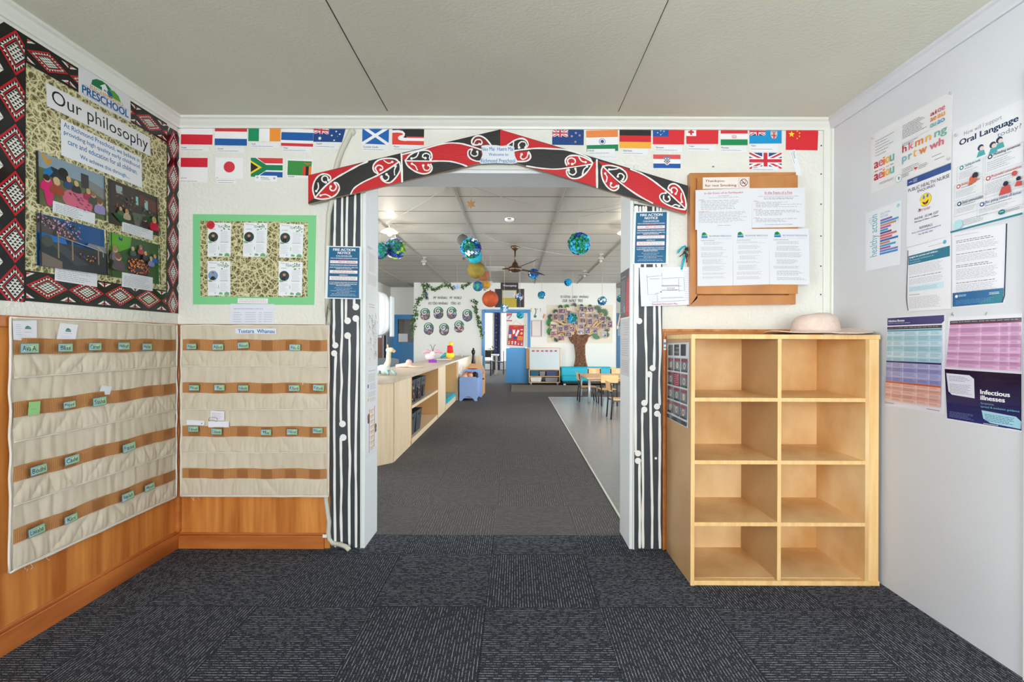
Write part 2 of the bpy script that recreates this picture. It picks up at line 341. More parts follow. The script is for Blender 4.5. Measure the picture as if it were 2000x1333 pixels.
# ------------------------------------------------------------------ a sheet of paper / board lying on a plane with print on its face
class Sheet(G):
    EPS = .00007
    def __init__(s, plane, quad=None, px=True, n0=.0006, th=.0006, col=(240, 240, 240), outline=None):
        super().__init__(); s.pl, s.lay = plane, n0+th
        s.q = [plane.uv(*p) for p in quad] if px and quad else quad
        pts = [plane.uv(*p) for p in outline] if outline else s.q
        a = [plane.P(u, v, n0+th) for u, v in pts]; b = [plane.P(u, v, n0) for u, v in pts]; s.hexa(a, b, col)
    def up(s): s.lay += s.EPS; return s
    def st(s, a, b):
        q = s.q; f = lambda k: q[0][k]*(1-a)*(1-b)+q[1][k]*a*(1-b)+q[2][k]*a*b+q[3][k]*(1-a)*b
        return (f(0), f(1))
    def uvpoly(s, pts, col): s.poly([s.pl.P(u, v, s.lay) for u, v in pts], col)
    def pp(s, pts, col, sm=False):   # polygon in survey pixels
        s.up(); pts = smooth_pts(pts, 5, True) if sm else pts; s.uvpoly([s.pl.uv(*p) for p in pts], col)
    def lp(s, pts, col, sm=False): s.up(); pts = smooth_pts(pts, 5, True) if sm else pts; s.uvpoly([s.st(*p) for p in pts], col)
    def rect(s, a0, b0, a1, b1, col, up=True):
        if up: s.up()
        s.uvpoly([s.st(a0, b0), s.st(a1, b0), s.st(a1, b1), s.st(a0, b1)], col)
    def _asp(s):
        q = s.q; W = math.dist(q[0], q[1]); Hh = math.dist(q[0], q[3]); return W, Hh
    def circ(s, a, b, r, col, n=20, ry=None):   # r in units of the sheet width
        s.up(); W, Hh = s._asp(); k = W/Hh
        s.uvpoly([s.st(a+r*math.cos(i*2*math.pi/n), b+(ry or r)*k*math.sin(i*2*math.pi/n)) for i in range(n)], col)
    def _ribbon(s, P, w, col, cap=True):        # P in uv metres
        s.up(); n = len(P); L_, R_ = [], []
        for i in range(n):
            a, b = P[max(0, i-1)], P[min(n-1, i+1)]; dx, dy = b[0]-a[0], b[1]-a[1]; d = math.hypot(dx, dy) or 1
            ww = w[i] if isinstance(w, list) else w
            L_.append((P[i][0]-dy/d*ww/2, P[i][1]+dx/d*ww/2)); R_.append((P[i][0]+dy/d*ww/2, P[i][1]-dx/d*ww/2))
        Li = [s.vert(s.pl.P(*p, s.lay)) for p in L_]; Ri = [s.vert(s.pl.P(*p, s.lay)) for p in R_]
        for i in range(n-1): s.face((Ri[i], Ri[i+1], Li[i+1], Li[i]), col)
        if cap:
            for P0 in (P[0], P[-1]):
                ww = (w[0] if isinstance(w, list) else w)/2; s.lay += 1e-5
                s.uvpoly([(P0[0]+ww*math.cos(k*math.pi/5), P0[1]+ww*math.sin(k*math.pi/5)) for k in range(10)], col)
    def stroke(s, pts, wpx, col, sm=True, k=6, wob=0):
        pts = smooth_pts(pts, k) if sm else pts
        a, b = s.pl.uv(*pts[0]), s.pl.uv(pts[0][0]+1, pts[0][1]); sc_ = math.dist(a, b)
        wl = [wpx*sc_*(1+wob*noise.noise((i*.35, wpx, pts[0][0]))) for i in range(len(pts))] if wob else wpx*sc_
        s._ribbon([s.pl.uv(*p) for p in pts], wl, col)
    def dot(s, x, y, rpx, col, n=16):
        s.up(); s.uvpoly([s.pl.uv(x+rpx*math.cos(k*2*math.pi/n), y+rpx*math.sin(k*2*math.pi/n)) for k in range(n)], col)
    def ls(s, pts, w, col, sm=True):            # stroke in sheet coordinates, width in units of sheet width
        pts = smooth_pts(pts, 6) if sm else pts; s._ribbon([s.st(*p) for p in pts], w*s._asp()[0], col, False)
    def text(s, t, a0, b0, a1, b1, col, bold=0, shear=0, space=1, keep=None):   # fit text box; keep='l','c','r' keeps natural aspect (height given)
        s.up(); vs, fs, (x0, x1, y0, y1) = text_mesh(t, bold, shear, space)
        if keep:
            W, Hh = s._asp(); wn = (x1-x0)/(y1-y0)*abs(b1-b0)*Hh/W
            if wn < a1-a0:
                if keep == 'l': a1 = a0+wn
                elif keep == 'r': a0 = a1-wn
                else: c = (a0+a1)/2; a0, a1 = c-wn/2, c+wn/2
        for ox, oy in (((-bold, -bold*.4), (bold, bold*.4), (-bold, bold*.4), (bold, -bold*.4)) if bold > .009 else ((-bold, 0), (bold, 0)) if bold > 0 else ((0, 0),)):
            s.lay += 2e-6
            idx = [s.vert(s.pl.P(*s.st(a0+(x+ox-x0)/(x1-x0)*(a1-a0), b1-(y+oy-y0)/(y1-y0)*(b1-b0)), s.lay)) for x, y in vs]
            for f in fs: s.face([idx[i] for i in f], col)
    def lines(s, a0, b0, a1, b1, n, col, seed=0, ragged=.25, thick=.38, align='l'):  # lines of print too small to read
        s.up(); rd = random.Random(seed); h = (b1-b0)/n; bar = min(h*thick, (.0021 if s.pl.d < 3 else 9)/s._asp()[1])
        for i in range(n):
            L_ = (a1-a0)*(1-rd.random()*ragged); x = a0 if align == 'l' else (a0+a1-L_)/2; e = x+L_; y = b0+i*h+(h-bar)/2
            while x < e-.004:
                ww = min((.012+rd.random()*.05)*(a1-a0)*2, e-x)
                s.rect(x, y, x+ww*.93, y+bar, col, False); x += ww+.012*(a1-a0)
    def done(s, name, label, cat, group=None, m='print_paper', parent=None, kind=None):
        o = s.build(name, m, parent)
        return tag(o, label, cat, group, kind)
# ================================================================== THE SETTING
YW, YB = 2.60, 2.82                 # front and back face of the wall with the opening
XL, XR, ZC = -1.905, 1.775, 2.42    # entry room
YR = -2.4                           # wall behind the photographer
ZC2, XL2, XR2, YF, YA = 2.80, -3.8, 5.4, 12.86, 14.0
OL, OR, OZ = -.865, .662, 2.135     # the opening
Pf = Plane('Y', YW); Pl = Plane('L', XL); Pr = Plane('R', XR); Pk = Plane('Y', YF)
struct('floor_entry', G().box(XL-.1, XR+.1, YR-.1, 2.778, -.05, 0), 'carpet_dark')
struct('floor_playroom_carpet', G().box(XL2-.1, .70, 2.778, YF+.1, -.05, 0).box(.70, XR2+.1, 9.66, YF+.1, -.05, 0).box(XL2-.1, XR2+.1, YF+.1, 20.2, -.05, 0).box(.70, XR2+.1, 2.778, 2.86, -.05, 0), 'carpet_grey')
struct('floor_vinyl', G().box(.705, XR2+.1, 2.86, 9.655, -.05, .001), 'vinyl_floor')
struct('trim_floor_edge', G().box(.692, .706, 2.80, 9.67, 0, .004).box(.692, XR2, 9.65, 9.665, 0, .003), 'gloss_white')
struct('ceiling_entry', G().box(XL-.1, XR+.1, YR-.1, YW, ZC, ZC+.1), 'ceiling_paint')
g = G()
for X in (-.70, .553):
    pts = [(X+.0015*noise.noise((y*3, X, 0)), y, ZC-.0005) for y in [YR+.1+k*.1 for k in range(50)] if y < YW-.02]
    g.tube(pts, .0022 if X < 0 else .0015, 5)
struct('trim_ceiling_joint', g, 'dark_void')
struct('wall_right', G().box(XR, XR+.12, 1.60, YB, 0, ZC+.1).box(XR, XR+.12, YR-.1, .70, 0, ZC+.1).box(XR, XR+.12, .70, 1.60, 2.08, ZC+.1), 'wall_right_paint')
struct('door_1', G().box(XR+.03, XR+.07, .74, 1.58, .01, 2.04), 'gloss_white')
struct('trim_door_entry', G().box(XR-.012, XR+.12, 1.53, 1.598, 0, 2.12).box(XR-.012, XR+.12, .70, .76, 0, 2.12).box(XR-.012, XR+.12, .76, 1.53, 2.05, 2.12), 'gloss_white')
# left wall: painted wallpaper above, plywood dado below
DZ = 1.252
LW0, LW1 = -1.75, .65
struct('wall_left', G().box(XL-.12, XL, YR-.1, LW0, 0, ZC+.1).box(XL-.12, XL, LW1, YB, 0, ZC+.1).box(XL-.12, XL, LW0, LW1, 0, .5).box(XL-.12, XL, LW0, LW1, 2.2, ZC+.1), 'wallpaper_white')
struct('wall_front', G().box(XL, OL, YW, YB, 0, ZC+.5).box(OR, XR, YW, YB, 0, ZC+.5).box(OL, OR, YW, YB, OZ, ZC+.5), 'wallpaper_white')
struct('wall_dado_left', G().box(XL, XL+.006, LW1, YW, 0, DZ-.01), 'wood_orange')
struct('wall_dado_front', G().box(XL+.006, OL-.175, YW-.006, YW, 0, DZ-.01), 'wood_orange')
struct('wall_dado_right', G().box(.826, 1.74, YW-.006, YW, 0, DZ-.01), 'wood_orange')
struct('trim_dado_rail', G().box(XL, XL+.018, LW1, YW, DZ-.035, DZ+.008).box(XL+.018, OL-.212, YW-.018, YW, DZ-.035, DZ+.008), 'rail_orange', bevel=.004)
struct('trim_dado_rail_right', G().box(.832, XR-.05, YW-.018, YW, DZ-.06, DZ-.024), 'board_wood', bevel=.004)
struct('trim_dado_corner', G().box(XL, XL+.03, YW-.03, YW, .09, DZ), 'rail_orange', bevel=.01)
struct('trim_dado_end', G().box(.828, .842, YW-.02, YW, .0, DZ-.05), 'rail_orange', bevel=.004)
struct('baseboard_left', G().box(XL, XL+.02, YR, YW, 0, .085).box(XL, XL+.012, YR, YW, .085, .1), 'rail_orange', bevel=.003)
struct('baseboard_front', G().box(XL+.02, OL-.205, YW-.02, YW, 0, .075).box(XL+.02, OL-.205, YW-.012, YW, .075, .088), 'rail_orange', bevel=.003)
def cornice(g, a, b, nrm):       # stepped cove along a-b at the ceiling
    a, b, nrm = Vector(a), Vector(b), Vector(nrm); prof = [(0, 0), (.045, 0), (.045, -.012), (.034, -.018), (.026, -.03), (.014, -.044), (.011, -.056), (0, -.056)]
    A = [a+nrm*x+Vector((0, 0, z)) for x, z in prof]; B = [b+nrm*x+Vector((0, 0, z)) for x, z in prof]; g.hexa(A, B)
g = G(); cornice(g, (XL, YW, ZC), (XR, YW, ZC), (0, -1, 0)); struct('trim_cornice_front', g, 'gloss_white')
g = G(); cornice(g, (XL, YR, ZC), (XL, YW, ZC), (1, 0, 0)); struct('trim_cornice_left', g, 'gloss_white')
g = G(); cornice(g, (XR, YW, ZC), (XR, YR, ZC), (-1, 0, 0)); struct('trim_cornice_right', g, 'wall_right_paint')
struct('trim_corner_batten', G().box(XR-.045, XR, YW-.012, YW, 1.2, ZC-.05).box(XR-.012, XR, YW-.03, YW-.012, 1.2, ZC-.05), 'gloss_white', bevel=.003)
# nail heads along the batten
g = G()
for z in (2.28, 2.12, 1.95, 1.77, 1.6, 1.44): g.ball((XR-.055, YW-.001, z), .004, n=8)
struct('trim_nail_heads', g, 'dark_void')
# opening lining and architrave
struct('trim_opening_left', G().box(OL, OL+.018, YW-.004, YB+.012, 0, OZ), 'jamb_white', bevel=.002)
struct('trim_opening_right', G().box(OR-.018, OR, YW-.004, YB+.012, 0, OZ), 'jamb_white', bevel=.002)
struct('trim_opening_head', G().box(OL+.018, OR-.018, YW-.004, YB+.012, OZ-.018, OZ), 'jamb_white', bevel=.002)
struct('trim_architrave', G().box(OL-.028, OL, YW-.012, YW, 0, OZ+.03).box(OR, OR+.024, YW-.012, YW, 0, OZ+.03).box(OL, OR, YW-.012, YW, OZ, OZ+.03), 'gloss_white', bevel=.004)
# wall behind the photographer with its window
wb = G()
wx0, wx1, wz0, wz1 = -1.5, 1.5, .45, 2.2
wb.box(XL-.1, wx0, YR-.12, YR, 0, ZC).box(wx1, XR+.1, YR-.12, YR, 0, ZC).box(wx0, wx1, YR-.12, YR, 0, wz0).box(wx0, wx1, YR-.12, YR, wz1, ZC)
struct('wall_back', wb, 'wallpaper_white')
def window(name, axis, d, a0, a1, z0, z1, nmul, t=.05):
    def bx(g, u0, u1, w0, w1, h):
        return g.box(u0, u1, d-h, d+h, w0, w1) if axis == 'Y' else g.box(d-h, d+h, u0, u1, w0, w1)
    g = G(); bx(g, a0, a1, z0, z0+t, .04); bx(g, a0, a1, z1-t, z1, .04); bx(g, a0, a0+t, z0+t, z1-t, .04); bx(g, a1-t, a1, z0+t, z1-t, .04)
    for k in range(1, nmul): u = a0+(a1-a0)*k/nmul; bx(g, u-t/2, u+t/2, z0+t, z1-t, .035)
    o = struct(name, g, 'gloss_white'); p = G(); bx(p, a0+t/2, a1-t/2, z0+t/2, z1-t/2, .003); p.build('pane', 'pane_glass', o); return o
window('window_1', 'Y', YR-.06, wx0, wx1, wz0, wz1, 3)
window('window_9', 'X', XL-.06, LW0, LW1, .5, 2.2, 3)  # added opening out of view, lets fill light onto the right wall
# ---------------- playroom shell
def wall_x(name, X0, X1, y0, y1, z1, holes, m):      # wall across X with window holes (y0,y1,z0,z1)
    g = G(); y = y0
    for a, b, c, d in holes:
        g.box(X0, X1, y, a, 0, z1); g.box(X0, X1, a, b, 0, c); g.box(X0, X1, a, b, d, z1); y = b
    g.box(X0, X1, y, y1, 0, z1); return struct(name, g, m)
hr = [(3.5, 6.9, .8, 2.3), (8.5, 11.9, .8, 2.3)]
wall_x('wall_playroom_right', XR2, XR2+.15, YB, 20.2, ZC2+.1, hr, 'room_wall')
for k, h_ in enumerate(hr): window('window_%d' % (k+2), 'X', XR2+.08, *h_, 4)  # unseen openings added to let light into the playroom
hl = [(4.4, 8.0, 1.2, 2.3)]
wall_x('wall_playroom_left', XL2-.15, XL2, YB, 20.2, ZC2+.1, hl, 'room_wall')
window('window_4', 'X', XL2-.08, 4.4, 8.0, 1.2, 2.3, 4)  # unseen opening added for light from the left
g = G()
for a, b, c, d in ((XL2, -3.6, -2.2, XL-.12), (XR+.12, 2.1, 5.1, XR2)): g.box(a, b, YB-.1, YB, 0, ZC2).box(c, d, YB-.1, YB, 0, ZC2).box(b, c, YB-.1, YB, 0, .4).box(b, c, YB-.1, YB, 2.4, ZC2)
struct('wall_playroom_front', g, 'room_wall'); window('window_10', 'Y', YB-.05, -3.6, -2.2, .4, 2.4, 2); window('window_11', 'Y', YB-.05, 2.1, 5.1, .4, 2.4, 4)  # both windows are invented, placed to throw light on the far wall
struct('ceiling_playroom', G().box(XL2-.15, XR2+.15, YB, YA+.1, ZC2, ZC2+.1), 'ceiling_tiles')
g = G()
for k in range(-3, 5):
    X = -.665+1.19*k
    if XL2 < X < XR2: g.box(X-.016, X+.016, YB, YA, ZC2-.012, ZC2); g.box(X-.004, X+.004, YB, YA, ZC2-.02, ZC2-.012)
struct('trim_ceiling_battens', g, 'batten_grey')
# far wall between X=-2.84 and 2.80 with a doorway
FX0, FX1, DX0, DX1, DZ1 = onY(808, 667, YF).x, onY(1203, 667, YF).x, onY(947, 667, YF).x, onY(1030, 667, YF).x, 1.97
struct('wall_far', G().box(FX0, DX0, YF, YF+.12, 0, ZC2).box(DX1, FX1, YF, YF+.12, 0, ZC2).box(DX0, DX1, YF, YF+.12, DZ1, ZC2), 'room_wall')
struct('wall_far_return', G().box(FX0, FX0+.1, YF+.12, YA, 0, ZC2).box(FX1-.1, FX1, YF+.12, YA, 0, ZC2), 'room_wall')
struct('wall_alcove', G().box(XL2, FX0, YA, YA+.1, 0, ZC2).box(FX1, XR2, YA, YA+.1, 0, ZC2), 'room_wall')
# far doorway frame (blue) and stable door
FW = .085
struct('trim_blue_doorframe', G().box(DX0-FW, DX0, YF-.03, YF+.14, 0, DZ1+FW).box(DX1, DX1+FW, YF-.03, YF+.14, 0, DZ1+FW).box(DX0, DX1, YF-.03, YF+.14, DZ1, DZ1+FW), 'blue_frame', bevel=.01)
hx = onY(988, 667, YF-.05).x
o = struct('door_2', G().box(hx, DX1-.005, YF-.05, YF-.008, .02, onY(1000, 680, YF).z), 'blue_pale', bevel=.005)
g = G().box(hx, DX1-.005, YF+.03, YF+.06, 1.0, DZ1-.01); struct('door_3', g, 'room_wall')
struct('baseboard_far', G().box(FX0, DX0-FW, YF-.015, YF, 0, .09).box(DX1+FW, FX1, YF-.015, YF, 0, .09), 'blue_frame')
# garden room beyond the doorway
g = G(); g.box(-3.8, -.28, YF+.12, YF+.16, ZC2-.2, ZC2)
struct('ceiling_garden_room', G().box(FX0+.1, FX1-.1, YF+.12, 20.2, 2.5, 2.6), 'room_wall')
gw = [(-1.55, -.75), (-.30, .05)]
wz = onY(960, 712, 19).z
g = G(); x = -3.2
for a, b in ((-3.0, -1.95), (-1.65, -.9), (-.64, -.2), (.35, 1.6)):
    g.box(x, a, 19.0, 19.12, 0, 2.5); g.box(a, b, 19.0, 19.12, 0, .3); g.box(a, b, 19.0, 19.12, 2.38, 2.5); x = b
g.box(x, 2.7, 19.0, 19.12, 0, 2.5); struct('wall_garden_room', g, 'room_wall')
for k, (a, b) in enumerate(((-3.0, -1.95), (-1.65, -.9), (-.64, -.2), (.35, 1.6))): window('window_%d' % (k+5), 'Y', 19.06, a, b, .3, 2.38, 1, .06)
# doors of the alcoves
def panel_door(name, x0, x1, yy, z1, glaze=True):
    gx0, gx1 = x0+(x1-x0)*.2, x1-(x1-x0)*.18; gz0, gz1 = 1.12, z1-.14
    if glaze: g = G().box(x0, x1, yy-.04, yy, .02, gz0).box(x0, x1, yy-.04, yy, gz1, z1).box(x0, gx0, yy-.04, yy, gz0, gz1).box(gx1, x1, yy-.04, yy, gz0, gz1)
    else: g = G().box(x0, x1, yy-.04, yy, .02, z1)
    g.box(x0+.1, x1-.1, yy-.046, yy-.04, .15, 1.0)
    o = struct(name, g, 'blue_door', bevel=.004)
    if glaze:
        G().box(gx0, gx1, yy-.024, yy-.018, gz0, gz1).build('pane', 'pane_glass', o)
        tag(G().box(gx0, gx1, yy-.01, yy-.004, gz0, gz1).build('dark_room_panel', 'dark_void', o))  # dark panel paints in the unlit room behind the glass
        G().box(gx0+.02, gx0+.3, yy-.03, yy-.025, gz0+.02, gz0+.27).build('notice', 'white_plastic', o)
    G().tube([(x1-.08, yy-.04, 1.02), (x1-.08, yy-.09, 1.02), (x1-.18, yy-.09, 1.02)], .009).build('door_handle', 'grey_metal', o)
    return o
panel_door('door_4', onY(766, 667, YA).x, FX0-.02, YA, onY(780, 615, YA).z)
panel_door('door_5', onY(1203, 667, YA).x+.02, onY(1225, 667, YA).x, YA, onY(1210, 612, YA).z, False)
# brown door on the left wall of the playroom, dark panel for the office doorway beside it
struct('door_6', G().box(XL2, XL2+.04, 12.4, 13.03, .01, 2.0), 'brown_door')
struct('trim_office_door', G().box(XL2, XL2+.05, 13.04, 13.14, 0, 2.05).box(XL2, XL2+.05, 13.45, 13.95, 0, 2.05), 'grey_metal')
struct('dark_doorway_panel', G().box(XL2, XL2+.02, 13.15, 13.44, .01, 2.0), 'dark_void')  # dark panel painting the shade of the open doorway
# ================================================================== FRONT WALL: flags
W_, RD, BL, GN = (238, 238, 240), (206, 42, 52), (12, 84, 160), (0, 125, 80)
def quad(x0, y0, x1, y1, sk=0): return [(x0, y0), (x1, y0+sk), (x1, y1+sk), (x0, y1)]
def star(s, a, b, r, col, n=5, inner=.42, rot=-90):
    W, Hh = s._asp(); k = W/Hh
    s.lp([(a+(r if i % 2 == 0 else r*inner)*math.cos(R(rot+i*180/n)), b+(r if i % 2 == 0 else r*inner)*k*math.sin(R(rot+i*180/n))) for i in range(2*n)], col)
def hstr(s, cols, hs=None):
    hs = hs or [1/len(cols)]*len(cols); y = 0; s.up()
    for c, h in zip(cols, hs): s.rect(0, y, 1, y+h, c, False); y += h
def jack(s, a1=1, b1=1, blue=(0, 64, 130)):
    s.rect(0, 0, a1, b1, blue); x = lambda t: t*a1; y = lambda t: t*b1
    def diag(w, col, off=0):
        s.up()
        for (p, q) in (((0, 0), (1, 1)), ((1, 0), (0, 1))):
            dx = w; s.uvpoly([s.st(*c) for c in ((x(p[0]), y(max(0, min(1, p[1]+(dx if p[1] == 0 else -dx))))), (x(p[0]), y(p[1])), (x(p[0]+(dx*.55 if p[0] == 0 else -dx*.55)), y(p[1])),
                     (x(q[0]), y(max(0, min(1, q[1]+(dx if q[1] == 0 else -dx))))), (x(q[0]), y(q[1])), (x(q[0]+(dx*.55 if q[0] == 0 else -dx*.55)), y(q[1])))], col)
    diag(.22, W_); diag(.08, (205, 42, 60))
    s.rect(x(.40), 0, x(.60), y(1), W_); s.rect(0, y(.33), x(1), y(.67), W_)
    s.rect(x(.44), 0, x(.56), y(1), (205, 42, 60)); s.rect(0, y(.40), x(1), y(.60), (205, 42, 60))
FG = 'national flag prints along the top of the front wall'
def flag(q, draw, label, col=W_, extra=None, outline=None):
    s = Sheet(Pf, q if len(q[0:1]) and isinstance(q[0], tuple) else quad(*q), col=col, outline=outline); draw(s)
    if extra: extra(s)
    return s.done('flag_print', label, 'flag', FG)
NV = (6, 62, 128)
flag([(354, 243), (416, 244), (415, 283), (353.5, 282)], lambda s: hstr(s, [W_, (208, 26, 50)]), 'white over red flag print at the left end of the upper row')
flag([(420, 244), (483, 245), (482.5, 285), (419.5, 284)], lambda s: hstr(s, [(205, 48, 56), W_, (14, 88, 165)], [.32, .35, .33]), 'red, white and blue horizontal stripe flag print, second in the upper row')
def ire(s): s.rect(0, 0, .33, 1, (0, 140, 90)); s.rect(.66, 0, 1, 1, (240, 145, 50))
flag([(485.5, 245.5), (548.5, 246.5), (548, 276.5), (485, 276)], ire, 'green, white and orange vertical stripe flag print in the upper row')
flag([(550.5, 244.5), (612.5, 246), (611.5, 287), (549, 285)], lambda s: hstr(s, [(210, 45, 60), W_, (10, 88, 165), W_, (210, 45, 60)], [.17, .17, .38, .14, .14]), 'red, white and wide blue stripe flag print with five bands')
def aus(s):
    jack(s, .5, .5, NV)
    star(s, .22, .78, .07, W_, 7, .45)
    for a, b, r in ((.73, .25, .035), (.86, .43, .035), (.61, .55, .035), (.72, .88, .035), (.81, .60, .016)): star(s, a, b, r, W_, 7, .6)
flag([(613, 245.5), (675, 252), (668, 278), (612, 277)], aus, 'dark blue flag print with union corner and white stars beside the white pipe', NV)
def sco(s):
    s.rect(0, 0, 1, 1, (10, 95, 175)); s.ls([(0, 0), (1, 1)], .11, W_, False); s.ls([(1, 0), (0, 1)], .11, W_, False)
flag([(708, 247.5), (760, 248.5), (759, 283), (707.5, 281)], sco, 'blue flag print with a white diagonal cross')
def tino(s):
    s.rect(0, 0, 1, .5, (28, 28, 30)); s.rect(0, .5, 1, 1, (222, 60, 52)); s.rect(0, .58, 1, .76, W_)
    s.lp([(0, .15), (.2, .13), (.33, .18), (.40, .32), (.39, .46), (.34, .56), (.45, .58), (.45, .78), (.3, .76), (.2, .68), (.18, .55), (.24, .46), (.32, .42), (.34, .36), (.28, .3), (.15, .28), (0, .3)], W_)
    s.lp([(0, .3), (.15, .28), (.29, .3), (.34, .37), (.31, .43), (.23, .46), (.17, .56), (.2, .7), (.3, .77), (0, .78)], (222, 60, 52), False)
    s.circ(.285, .56, .055, W_); s.lp([(.35, .56), (.38, .52), (.40, .44), (.45, .5), (.45, .585), (.4, .585)], (28, 28, 30))
flag([(766.5, 250), (828.5, 251), (828, 284), (766, 282.5)], tino, 'black, white and red flag print with a curling white wave')
def nz(s):
    jack(s, .5, .5, NV)
    for a, b in ((.745, .22), (.62, .44), (.865, .38), (.735, .80)): star(s, a, b, .042, W_); star(s, a, b, .03, (215, 60, 75))
flag([(1078.5, 252.5), (1140.5, 253.5), (1140, 284), (1078.5, 283)], nz, 'dark blue flag print with union corner and red stars right of the arch peak', NV)
def ind(s): hstr(s, [(232, 136, 68), W_, (0, 128, 80)], [.33, .36, .31]); s.circ(.5, .53, .1, (20, 60, 130)); s.circ(.5, .53, .085, W_); s.circ(.5, .53, .055, (30, 80, 140))
flag([(1144.5, 255.5), (1206.5, 254.5), (1207.5, 295), (1146, 297)], ind, 'orange, white and green flag print with a blue wheel')
flag([(1210, 252.5), (1271.5, 253), (1271.5, 290.5), (1209.5, 289.5)], lambda s: hstr(s, [(28, 28, 30), (208, 34, 44), (240, 175, 60)]), 'black, red and gold horizontal stripe flag print')
def sam(s):
    s.rect(0, 0, .5, .5, (0, 84, 160))
    for a, b, r in ((.25, .12, .022), (.15, .25, .022), (.35, .16, .022), (.25, .38, .022), (.3, .31, .01)): star(s, a, b, r*1.3, W_)
flag([(1275, 252), (1337, 252.5), (1336, 282.5), (1275, 282)], sam, 'red flag print with blue star corner', (214, 40, 50))
def ton(s): s.rect(0, 0, .31, .5, W_); s.rect(.12, .07, .18, .43, (215, 35, 45)); s.rect(.06, .19, .24, .31, (215, 35, 45))
flag([(1340, 250.5), (1403, 251), (1402.5, 281.5), (1340.5, 281.5)], ton, 'red flag print with a red cross in a white corner', (214, 40, 50))
def ira(s):
    hstr(s, [(205, 48, 54), W_, (10, 135, 80)]); s.rect(0, .32, 1, .345, (225, 150, 150)); s.rect(0, .655, 1, .68, (120, 185, 150))
    s.ls([(.43, .43), (.42, .55), (.46, .61)], .015, (205, 48, 54)); s.ls([(.57, .43), (.58, .55), (.54, .61)], .015, (205, 48, 54)); s.ls([(.47, .42), (.455, .52), (.49, .6)], .015, (205, 48, 54)); s.ls([(.53, .42), (.545, .52), (.51, .6)], .015, (205, 48, 54)); s.rect(.493, .4, .507, .6, (205, 48, 54))
flag([(1407.5, 250), (1460, 250), (1460, 284), (1407.5, 284)], ira, 'red, white and green horizontal stripe flag print with red emblem')
def fij(s):
    jack(s, .5, .5, (0, 50, 120)); s.lp([(.66, .22), (.86, .22), (.86, .5), (.82, .65), (.76, .72), (.70, .65), (.66, .5)], W_)
    s.rect(.67, .24, .85, .32, (200, 120, 70)); s.rect(.735, .32, .785, .70, (215, 50, 60)); s.rect(.67, .46, .85, .53, (215, 50, 60)); s.circ(.70, .4, .02, (60, 140, 90)); s.circ(.82, .4, .02, (60, 140, 90)); s.circ(.71, .58, .018, (220, 180, 80)); s.circ(.81, .58, .018, (60, 140, 90))
flag([(1463.5, 249), (1526.5, 250), (1526.5, 280.5), (1463.5, 281)], fij, 'light blue flag print with union corner and shield', (0, 146, 205))
def chi(s):
    star(s, .175, .25, .1, (250, 225, 30))
    for a, b in ((.35, .1), (.42, .19), (.42, .34), (.35, .45)): star(s, a, b, .03, (250, 225, 30))
flag([(1535, 252), (1598, 253.5), (1596.5, 294), (1534.5, 293)], chi, 'red flag print with yellow stars at the right end', (212, 34, 44))
def indo(s): s.rect(0, 0, 1, .38, (212, 24, 50)); s.text('Indonesia', .01, .80, .24, .85, (40, 40, 40), keep='l'); s.lines(.01, .93, .62, .98, 1, (60, 60, 60), 3, 0)
flag([(353.5, 308.5), (406, 309), (405, 357), (352.5, 356)], indo, 'red over white flag print at the left end of the lower row')
def jap(s): s.circ(.5, .44, .2, (212, 46, 66), 28); s.text('Japan', .03, .93, .13, .98, (60, 60, 60), keep='l')
flag([(421, 308), (475.5, 309), (475, 349.5), (420.5, 349)], jap, 'white flag print with a red disc')
def rsa(s):
    hstr(s, [(220, 56, 60), W_, (0, 128, 80), W_, (10, 84, 165)], [.28, .08, .28, .08, .28])
    s.lp([(0, 0), (.2, 0), (.55, .42), (.55, .58), (.22, 1), (0, 1)], W_); s.lp([(0, 0), (.15, 0), (.5, .37), (1, .37), (1, .63), (.5, .63), (.17, 1), (0, 1)], (0, 128, 80))
    s.lp([(0, .14), (.35, .5), (0, .86)], (250, 205, 30)); s.lp([(0, .24), (.24, .5), (0, .76)], (30, 30, 30))
flag([(490, 308.5), (552.5, 309.5), (552, 347), (490, 345.5)], rsa, 'green flag print with sideways Y and black triangle')
def zam(s):
    s.rect(.64, .36, .76, 1, (220, 60, 50)); s.rect(.76, .36, .89, 1, (30, 30, 30)); s.rect(.89, .36, 1, 1, (240, 130, 50))
    s.ls([(.70, .12), (.8, .18), (.95, .15)], .03, (225, 110, 50)); s.circ(.82, .19, .03, (225, 110, 50), 8)
def zambord(s):
    a = s.q; s.q = [s.st(.04, .09), s.st(.97, .11), s.st(.96, .86), s.st(.035, .84)]; s.rect(0, 0, 1, 1, (50, 140, 62)); zam(s); s.q = a; s.text('Zambia', .06, .87, .35, .95, (40, 40, 40), 0, keep='l')
flag([(560.5, 310.5), (611, 311.5), (609.5, 349), (559.5, 348)], zambord, 'green flag print with red, black and orange bars left of the arch')
def cro(s):
    hstr(s, [(224, 82, 84), W_, (14, 84, 165)]); s.lp([(.39, .26), (.62, .26), (.62, .58), (.56, .74), (.505, .78), (.45, .74), (.39, .58)], W_)
    for i in range(5):
        for j in range(5):
            if (i+j) % 2 == 0: s.rect(.395+i*.044, .28+j*.085, .395+(i+1)*.044, .28+(j+1)*.085, (214, 40, 50), False) if j < 4 or 0 < i < 4 else None
    s.rect(.38, .16, .63, .25, (70, 130, 180))
flag([(1275.5, 302), (1329, 302.5), (1329, 329), (1276, 328.5)], cro, 'red, white and blue flag print with a chequered shield in the lower row')
flag([(1463, 298.5), (1526.5, 299), (1526.5, 330), (1463.5, 330.5)], lambda s: jack(s, 1, 1, (24, 70, 130)), 'union flag print above the wooden notice cabinet')
